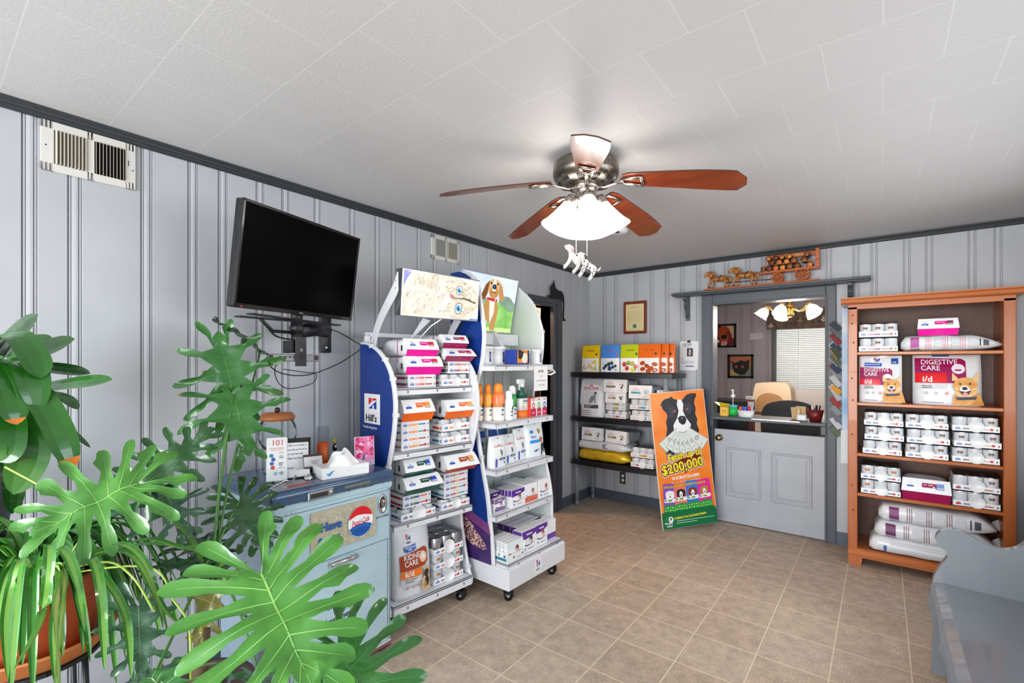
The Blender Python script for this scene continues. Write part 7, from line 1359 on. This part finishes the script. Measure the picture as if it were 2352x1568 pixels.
def split_leaf(par, base, tip, nrm, kind='mid', wide=1.0, n=6, fold=.25, droop=.25, sdroop=.25, seed=0, back=1.0, browntip=0):
    """deeply lobed leaf: petiole joint at base, tip of the midrib at tip, nrm roughly the upper side"""
    rnd = random.Random(seed); base, tip, nrm = Vector(base), Vector(tip), Vector(nrm)
    T = tip-base; L = T.length; T.normalize(); S = T.cross(nrm).normalized(); N = S.cross(T).normalized()
    def half(sg):
        lob = []
        for i in range(n):
            s = i/(n-1); ang = radians(158*(1-s)**.75+26*s**1.3+4)*1 if True else 0; ang = radians(30+122*(1-s)**.85)
            y = L*(.0+.74*s**1.15); ln = L*wide*(.56+.16*sin(pi*min(1, s*1.1))-.20*s**2)*(back if s < .2 else 1)*rnd.uniform(.9, 1.08)
            lob.append((y, ang+rnd.uniform(-.06, .06), ln, L*wide*(.060 if n > 5 else .05)*rnd.uniform(.88, 1.15)))
        pts = []; mids = []
        for i, (y, a, ln, w) in enumerate(lob):
            d = Vector((sin(a), cos(a))); cur = rnd.uniform(.10, .22)
            def C(t): return Vector((0, y))+d*(ln*t)+Vector((0, 1))*(cur*ln*t*t*(.5 if i else -.2))
            def nm(t): v = C(min(1, t+.02))-C(t-.02); v.normalize(); return Vector((-v.y, v.x))   # towards the tip side
            o = []
            for t, k in ((.50, .62), (.64, .85), (.78, 1.0), (.90, .86), (.97, .5)): o.append(C(t)-nm(t)*w*k)
            o.append(C(1.0))
            q = []
            for t, k in ((.97, .5), (.90, .86), (.78, 1.0), (.64, .88), (.5, .66)): q.append(C(t)+nm(t)*w*k)
            if rnd.random() < .45: j = 1; v = C(.66)+nm(.66)*w*1.55; q[3] = v
            pts.append((o, q, C(.40), (y, a, ln))); mids.append([C(k/6) for k in range(7)])
        out = [Vector((0.0, L*.02)), Vector((L*.03, -L*.06))]
        for i, (o, q, c, _) in enumerate(pts):
            if i: # sinus between the previous lobe and this one
                a0 = pts[i-1][3]; a1 = pts[i][3]; am = (a0[1]+a1[1])/2; ym = (a0[0]+a1[0])/2; r = .27*(a0[2]+a1[2])/2*rnd.uniform(.80, 1.05)
                out.append(Vector((sin(am)*r, ym+cos(am)*r)))
            out += o+q
        y, a, ln, w = lob[-1]; out.append(Vector((L*.085*wide, L*.80))); out.append(Vector((L*.075*wide, L*.90))); out.append(Vector((L*.035, L*.975)))
        return [Vector((p.x*sg, p.y)) for p in out], [[Vector((p.x*sg, p.y)) for p in m] for m in mids]
    Ro, Rm = half(1); Lo, Lm = half(-1)
    outline = Ro+[Vector((0, L))]+Lo[::-1][:-1]
    inner = [Vector((0, L*k/12)) for k in range(1, 12)]
    for m_ in Rm+Lm: inner += [p for p in m_[1:6]]
    ph = rnd.uniform(0, 6)
    segs = [(q[k], q[k+1]) for q in Rm+Lm for k in range(6)]+[(Vector((0, 0)), Vector((0, L)))]
    def vd(p):
        b = 9
        for a, c in segs:
            e = c-a; t = max(0, min(1, (p-a).dot(e)/e.length_squared)); d = (p-a-e*t).length
            if d < b: b = d
        return b
    def D(p, h=0):
        x, y = p.x, p.y; r = abs(x); h = h+(.55*min(vd(p), .03) if not h else 0)
        z = fold*r*(1-r/(L*1.2))-sdroop*(r*r)/L*1.3-droop*(y*y)/L+.012*L/.4*sin(y/L*16+ph+x/L*9)+(-.25*y*y/L if y < 0 else 0)
        return base+S*x+T*y+N*(z+h)
    r_ = geometry.delaunay_2d_cdt(outline+inner, [(i, (i+1) % len(outline)) for i in range(len(outline))], [], 1, 1e-5)
    vs, fs = r_[0], r_[2]; m = MB(); m.add([D(v)-base for v in vs], [tuple(f) for f in fs], LF[kind], True)
    vm = VN[kind]
    def strip(P, w0, w1):
        a = []; 
        for i, p in enumerate(P):
            q = P[min(i+1, len(P)-1)]-P[max(i-1, 0)]; q.normalize(); nn = Vector((-q.y, q.x)); w = w0+(w1-w0)*i/(len(P)-1); a += [D(p+nn*w, .0012)-base, D(p-nn*w, .0012)-base]
        m.add(a, [(2*i, 2*i+2, 2*i+3, 2*i+1) for i in range(len(P)-1)], vm, True)
    strip([Vector((0, L*(.0+.94*k/12))) for k in range(13)], L*.0085, L*.002)
    for q in Rm+Lm: strip(q[:6], L*.004, L*.0012)
    if browntip:
        for q in (Rm+Lm)[:browntip]: e = D(q[6])-base; f = D(q[5])-base; m.tube([f+(e-f)*.35, e, e+(e-f)*.05], [.012, .007, .001], M('#c07a2c', .5), 6, flat=.3)
    o = m.build('leaf', par, raw=True); o.location = base-Vector(par.location); return o
def petiole(par, pts, r0=.006, r1=.004, mat=None):
    P = [Vector(p)-Vector(par.location) for p in pts]; Q = [P[0]]+P+[P[-1]]; out = []
    for i in range(1, len(Q)-2):
        for k in range(5):
            s = k/5; a, b, c, d = Q[i-1:i+3]; out.append(.5*((2*b)+(-a+c)*s+(2*a-5*b+4*c-d)*s*s+(-a+3*b-3*c+d)*s**3))
    out.append(P[-1]); n = len(out); m = MB(); m.tube(out, [r0+(r1-r0)*i/(n-1) for i in range(n)], mat or M('#4a7c34', .4), 8); m.build('leaf_stalk', par)
ph_c = Vector((.62, -4.02, 0))
ph = thing('split_leaf_plant', 'large split leaf philodendron spreading in front of the drinks cooler', 'potted plant', tuple(ph_c))
m = MB(); m.lathe([(0, 0), (.13, 0), (.15, .02), (.18, .26), (.19, .27), (.19, .30), (.17, .30), (.165, .27), (0, .27)], M('#4a3a34', .6), n=32); m.build('pot', ph)
m = MB(); m.lathe([(0, .268), (.166, .268), (0, .272)], M('#2a1c14', .9, bump=.5), n=24); m.tube([(0, 0, .25), (.02, .01, .42), (-.01, .03, .60), (.03, .05, .72)], [.03, .028, .022, .014], M('#5a4a30', .8, bump=.5), 10); m.build('trunk', ph)
crown = ph_c+Vector((.02, .04, .66)); UPN = Vector((0, 0, 1)); TOC = lambda p: (CAM-Vector(p)).normalized()
def PL_(bp, bd, tp, td, k, nup=.5, ntc=.6, side_=(0, 0, 0), **kw):
    b, t_ = at(*bp, bd), at(*tp, td); nrm = UPN*nup+TOC(b)*ntc+Vector(side_); return b, split_leaf(ph, b, t_, nrm, k, **kw)
specs = [
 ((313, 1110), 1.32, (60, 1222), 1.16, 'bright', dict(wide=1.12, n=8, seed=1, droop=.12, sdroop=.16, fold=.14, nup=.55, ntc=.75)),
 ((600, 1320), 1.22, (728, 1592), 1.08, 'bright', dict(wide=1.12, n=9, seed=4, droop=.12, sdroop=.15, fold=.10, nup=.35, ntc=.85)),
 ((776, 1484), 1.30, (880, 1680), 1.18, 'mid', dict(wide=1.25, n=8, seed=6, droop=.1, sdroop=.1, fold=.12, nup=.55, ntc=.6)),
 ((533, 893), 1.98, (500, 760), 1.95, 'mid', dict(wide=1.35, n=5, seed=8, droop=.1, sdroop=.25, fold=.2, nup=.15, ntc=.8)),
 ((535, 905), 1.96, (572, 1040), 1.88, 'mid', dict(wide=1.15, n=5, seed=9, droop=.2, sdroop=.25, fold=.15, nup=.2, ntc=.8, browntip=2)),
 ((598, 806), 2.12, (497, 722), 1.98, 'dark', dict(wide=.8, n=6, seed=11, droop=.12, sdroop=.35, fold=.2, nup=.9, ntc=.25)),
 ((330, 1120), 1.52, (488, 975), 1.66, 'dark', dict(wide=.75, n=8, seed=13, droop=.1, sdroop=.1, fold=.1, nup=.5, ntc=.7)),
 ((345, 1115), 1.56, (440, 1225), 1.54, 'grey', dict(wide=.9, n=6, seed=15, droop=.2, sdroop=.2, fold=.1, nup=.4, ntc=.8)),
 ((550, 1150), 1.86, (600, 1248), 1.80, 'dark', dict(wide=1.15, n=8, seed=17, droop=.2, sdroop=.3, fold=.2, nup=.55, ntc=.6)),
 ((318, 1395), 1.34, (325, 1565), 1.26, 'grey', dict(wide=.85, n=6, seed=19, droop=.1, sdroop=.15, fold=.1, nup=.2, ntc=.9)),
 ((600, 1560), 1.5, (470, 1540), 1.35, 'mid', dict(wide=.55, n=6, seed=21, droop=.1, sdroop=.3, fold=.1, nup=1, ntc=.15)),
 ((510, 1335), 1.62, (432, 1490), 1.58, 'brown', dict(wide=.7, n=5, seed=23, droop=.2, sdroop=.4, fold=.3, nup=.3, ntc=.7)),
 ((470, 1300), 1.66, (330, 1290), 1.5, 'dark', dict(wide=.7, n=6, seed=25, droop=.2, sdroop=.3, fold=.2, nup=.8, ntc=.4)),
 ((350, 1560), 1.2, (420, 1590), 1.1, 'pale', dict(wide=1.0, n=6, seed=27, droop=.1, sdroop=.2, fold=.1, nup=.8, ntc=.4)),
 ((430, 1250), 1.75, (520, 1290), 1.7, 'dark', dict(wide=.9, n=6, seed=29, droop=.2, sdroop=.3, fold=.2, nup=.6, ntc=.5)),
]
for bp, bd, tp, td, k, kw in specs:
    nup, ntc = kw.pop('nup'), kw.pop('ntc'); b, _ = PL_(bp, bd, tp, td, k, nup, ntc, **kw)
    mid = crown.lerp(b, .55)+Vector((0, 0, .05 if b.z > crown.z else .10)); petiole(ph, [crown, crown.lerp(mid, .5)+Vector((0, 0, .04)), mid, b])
# strap leaved plants
def strap(par, pts, w, mat, mid=None, tipm=None, tw=0, name='leaf', fold=.25, face=0, blunt=.62):
    P = [Vector(p) for p in pts]; Q = [P[0]]+P+[P[-1]]; out = []
    for i in range(1, len(Q)-2):
        for k in range(6):
            s = k/6; a, b, c, d = Q[i-1:i+3]; out.append(.5*((2*b)+(-a+c)*s+(2*a-5*b+4*c-d)*s*s+(-a+3*b-3*c+d)*s**3))
    out.append(P[-1]); n = len(out); m = MB(); vs = []; o = Vector(par.location)
    for i, p in enumerate(out):
        s = i/(n-1); t = (out[min(i+1, n-1)]-out[max(i-1, 0)]).normalized(); sd = t.cross(Vector((0, 0, 1))*(1-face)+(CAM-p).normalized()*face)
        if sd.length < .2: sd = t.cross((CAM-p))
        sd.normalize(); nn = sd.cross(t); ww = w*.5*(min(1, .45+s*3)*(1-max(0, (s-blunt)/(1-blunt))**2.4)+.02)
        c, z = cos(tw), sin(tw); sd2 = sd*c+nn*z; n2 = nn*c-sd*z
        for u, f in ((-1, fold), (-.4, .08*fold), (.4, .08*fold), (1, fold)): vs.append(p-o+sd2*(ww*u)+n2*(ww*f))
    b = [(4*i+j, 4*i+j+1, 4*i+j+5, 4*i+j+4) for i in range(n-1) for j in (0, 2)]; c = [(4*i+1, 4*i+2, 4*i+6, 4*i+5) for i in range(n-1)]
    k = int((n-1)*.93) if tipm else n
    m.add(vs, [f for f in b if f[0]//4 < k], mat, True); m.add(vs, [f for f in c if f[0]//4 < k], mid or mat, True)
    if tipm: m.add(vs, [f for f in b+c if f[0]//4 >= k], tipm, True)
    m.build(name, par, raw=True)
CLV = leafmat('#143c14', '#1f4e1a', .25); CLY = leafmat('#2a6a1c', '#1f5a1a', .25); OT = M('#d87a24', .5)
cc = at(-70, 985, 1.50); 
cl = thing('strap_leaf_plant', 'dark green strap leaved plant at the left edge with orange leaf tips', 'potted plant', (cc.x, cc.y, .0))
pz_ = cc.z-.16
m = MB(); m.lathe([(0, pz_-.20), (.08, pz_-.20), (.11, pz_), (.115, pz_+.01), (.10, pz_+.01), (.095, pz_-.01), (0, pz_-.01)], M('#5a5a62', .5), n=28); m.build('pot', cl)
m = MB()
for k in range(3): a = 2*pi*k/3; m.tube([(.02*cos(a), .02*sin(a), pz_-.21), (.12*cos(a), .12*sin(a), .0)], .009, BLK, 8)
m.lathe([(0, pz_-.212), (.10, pz_-.212), (.10, pz_-.20), (0, pz_-.20)], BLK, n=24); m.build('plant_stand', cl)
c0 = at(-60, 1000, 1.50)
ST = [([(-30, 880, 1.46), (20, 790, 1.42), (88, 722, 1.40)], .055, 0, 1), ([(-10, 850, 1.5), (70, 815, 1.5), (172, 778, 1.52)], .062, 0, 0), ([(0, 900, 1.45), (90, 892, 1.40), (175, 880, 1.38), (258, 872, 1.38)], .050, 0, 0), ([(0, 860, 1.5), (100, 845, 1.5), (208, 858, 1.52)], .045, 0, 1),
 ([(-30, 820, 1.42), (30, 770, 1.36), (75, 815, 1.33), (95, 868, 1.32)], .060, 0, 0), ([(20, 900, 1.48), (100, 905, 1.46), (150, 915, 1.46), (180, 940, 1.46)], .030, 0, 1), ([(20, 860, 1.40), (80, 900, 1.34), (130, 980, 1.33), (168, 1078, 1.34)], .062, 1, 0), ([(-40, 840, 1.38), (0, 860, 1.30), (25, 920, 1.28), (38, 975, 1.28)], .055, 1, 0),
 ([(-10, 950, 1.44), (50, 960, 1.38), (68, 1040, 1.36), (30, 1135, 1.37)], .080, 0, 0), ([(-40, 930, 1.40), (10, 950, 1.34), (15, 1020, 1.32), (-5, 1060, 1.32)], .07, 0, 0), ([(-20, 840, 1.55), (50, 790, 1.58), (120, 775, 1.6)], .04, 0, 1), ([(10, 850, 1.42), (40, 830, 1.36), (70, 850, 1.32), (88, 945, 1.32)], .065, 0, 0), ([(60, 930, 1.55), (120, 950, 1.58), (165, 990, 1.58), (208, 1028, 1.6)], .016, 0, 1), ([(-40, 1000, 1.42), (-10, 1040, 1.40), (30, 1100, 1.40), (28, 1180, 1.42)], .045, 0, 1), ([(0, 930, 1.50), (70, 925, 1.52), (125, 990, 1.54), (140, 1075, 1.55)], .02, 0, 1)]
for pts, w_, ot, dk in ST: strap(cl, [c0]+[at(*p) for p in pts], w_*1.12, CLV if dk else CLY, None, OT if ot else None, .15, face=.6, blunt=.78, fold=.14)
# spider plant in terracotta pot
sp_c = at(88, 1335, 1.45); pz_ = sp_c.z
sp = thing('spider_plant', 'spider plant with arching pale striped leaves in a terracotta pot, bottom left', 'potted plant', (sp_c.x, sp_c.y, 0)); TC = M('#cf6a3c', .6, kind='noise', col2='#b8542c', scale=8, bump=.15)
m = MB(); m.lathe([(0, pz_-.20), (.115, pz_-.20), (.125, pz_-.19), (.165, pz_-.02), (.178, pz_-.02), (.180, pz_+.03), (.168, pz_+.034), (.160, pz_+.02), (.155, pz_-.0), (0, pz_-.01)], TC, n=48); m.build('terracotta_pot', sp)
m = MB(); m.lathe([(0, pz_-.215), (.15, pz_-.215), (.185, pz_-.165), (.190, pz_-.165), (.190, pz_-.158), (.178, pz_-.160), (.145, pz_-.205), (0, pz_-.205)], M('#c8703c', .55, kind='noise', col2='#d89050', scale=6), n=48); m.build('saucer', sp)
m = MB(); m.lathe([(0, pz_-.008), (.156, pz_-.002), (0, pz_+.002)], M('#3a2418', .9, bump=.6), n=24); m.build('soil', sp)
m = MB()
for k in range(4): a = pi/4+pi/2*k; m.tube([(.13*cos(a), .13*sin(a), pz_-.22), (.15*cos(a), .15*sin(a), .0)], .008, BLK, 8)
m.tube([(.15*cos(a), .15*sin(a), pz_-.225) for a in [2*pi*k/24 for k in range(25)]], .008, BLK, 8, caps=False); m.lathe([(0, pz_-.222), (.15, pz_-.222), (.15, pz_-.215), (0, pz_-.215)], BLK, n=24); m.build('plant_stand', sp)
SPG = leafmat('#2f7a24', '#45922f', .35); SPD = leafmat('#1f5a1e', '#2c6a24', .35); SPW = M('#7ab04c', .4); SPY = M('#b4c070', .4); r4 = random.Random(12)
top_ = Vector((sp_c.x, sp_c.y, pz_+.01))
for i in range(84):
    a = r4.uniform(0, 2*pi); ln = r4.uniform(.28, .56); el = r4.uniform(.55, 1.25); d = Vector((cos(a), sin(a), 0)); p0 = top_+d*r4.uniform(.01, .05)
    h = ln*.42*sin(el); rr = ln*.62*(.35+cos(el)*.65)
    pts = [p0, p0+d*rr*.35+Vector((0, 0, h*.8)), p0+d*rr*.8+Vector((0, 0, h*.75)), p0+d*rr*1.15+Vector((0, 0, h*.1-ln*.15)), p0+d*rr*1.28+Vector((0, 0, -ln*.50*r4.uniform(.5, 1)))]
    strap(sp, pts, r4.uniform(.014, .022), SPG if i % 3 else SPD, SPW if i % 2 else None, None, 0, fold=.5)
for pts in ([(108, 1290, 1.2), (115, 1250, 1.1), (110, 1330, 1.06), (90, 1440, 1.06), (30, 1540, 1.08)], [(100, 1290, 1.2), (140, 1260, 1.1), (175, 1330, 1.06), (195, 1450, 1.07)], [(180, 1300, 1.25), (215, 1290, 1.18), (235, 1400, 1.14), (240, 1540, 1.14)], [(130, 1300, 1.2), (140, 1340, 1.12), (125, 1450, 1.10), (130, 1590, 1.1)], [(180, 1290, 1.3), (290, 1270, 1.25), (350, 1350, 1.22), (388, 1465, 1.22)], [(180, 1290, 1.3), (270, 1250, 1.22), (330, 1290, 1.2), (370, 1390, 1.2), (420, 1440, 1.2)], [(200, 1290, 1.35), (330, 1240, 1.35), (420, 1260, 1.35), (455, 1248, 1.35)], [(200, 1280, 1.35), (340, 1250, 1.4), (450, 1265, 1.42), (520, 1285, 1.42)], [(60, 1290, 1.2), (40, 1300, 1.1), (15, 1420, 1.08), (18, 1560, 1.08)], [(190, 1290, 1.3), (240, 1330, 1.22), (290, 1420, 1.2), (302, 1560, 1.2)]):
    strap(sp, [top_]+[at(*p) for p in pts], .021, SPG, SPW, None, 0, fold=.4)
for pts, w_ in (([(140, 1310, 1.1), (128, 1420, 1.02), (138, 1600, 1.0)], .026), ([(145, 1300, 1.1), (142, 1400, 1.04), (122, 1600, 1.02)], .020)): strap(sp, [top_]+[at(*p) for p in pts], w_, SPW, SPY, None, 1.2, fold=.1)
m = MB()
for pts in ([(150, 1290, 1.28), (200, 1180, 1.3), (120, 1130, 1.3), (12, 1072, 1.3)], [(330, 1300, 1.25), (400, 1380, 1.22), (434, 1440, 1.22), (438, 1560, 1.22)], [(230, 1290, 1.25), (300, 1320, 1.2), (352, 1400, 1.2)]):
    P = [top_-Vector(sp.location)]+[at(*p)-Vector(sp.location) for p in pts]; c = []; Q = [P[0]]+P+[P[-1]]
    for i in range(1, len(Q)-2):
        for k in range(6):
            s = k/6; a, b, c_, d = Q[i-1:i+3]; c.append(.5*((2*b)+(-a+c_)*s+(2*a-5*b+4*c_-d)*s*s+(-a+3*b-3*c_+d)*s**3))
    c.append(P[-1]); m.tube(c, .0028, M('#a8c858', .4), 6)
m.build('runner', sp)
# ------------------------------------------------------------------ bench
BG = M('#74797f', .28, kind='noise', col2='#7b8086', scale=4, bump=.08, coat=.6)
t = thing('bench', 'grey painted wooden bench with a scrolled end, bottom right', 'bench', (2.74, -1.64, 0))
endp = smooth_curve([(.0, .43), (.008, .47), (.03, .52), (.052, .565), (.045, .59), (.02, .61), (.012, .64), (.022, .67), (.06, .695), (.105, .692), (.15, .668), (.215, .642), (.27, .653), (.31, .70), (.36, .79), (.43, .86), (.55, .88)], 4)
def bend(y):
    m = MB(); m.prism(endp+[(.56, .0), (.44, .0), (.40, .12), (.25, .2), (.12, .12), (.06, .0), (-.005, .0), (.004, .2), (-.014, .36)], y-.02, y+.02, BG, 'xz')
    m.build('end_panel', t)
bend(.0); bend(-1.75)
m = MB(); sc = [(.55, .43), (.10, .445), (.04, .450), (.005, .443), (-.008, .428), (-.004, .41), (.02, .40), (.55, .39)]
m.prism([(a, b-.01) for a, b in sc], -1.73, -.02, BG, 'xz'); m.build('seat', t)
for f in t.children:
    if f.name.startswith('seat'):
        for p in f.data.polygons: p.use_smooth = False
m = MB(); m.prism([(.52, .44), (.56, .44), (.60, .92), (.57, .95), (.555, .92)], -1.73, -.02, BG, 'xz'); m.build('backrest', t)
m = MB(); m.box((.03, -1.73, .30), (.05, -.02, .39), BG, .004); m.build('apron', t)
m = MB(); m.prism(smooth_curve([(.02, .39), (.0, .37), (.004, .30), (.0, .26), (.02, .22), (.04, .0), (.10, .0), (.10, .39)], 2), -.36, -.33, BG, 'xz'); m.build('leg', t)
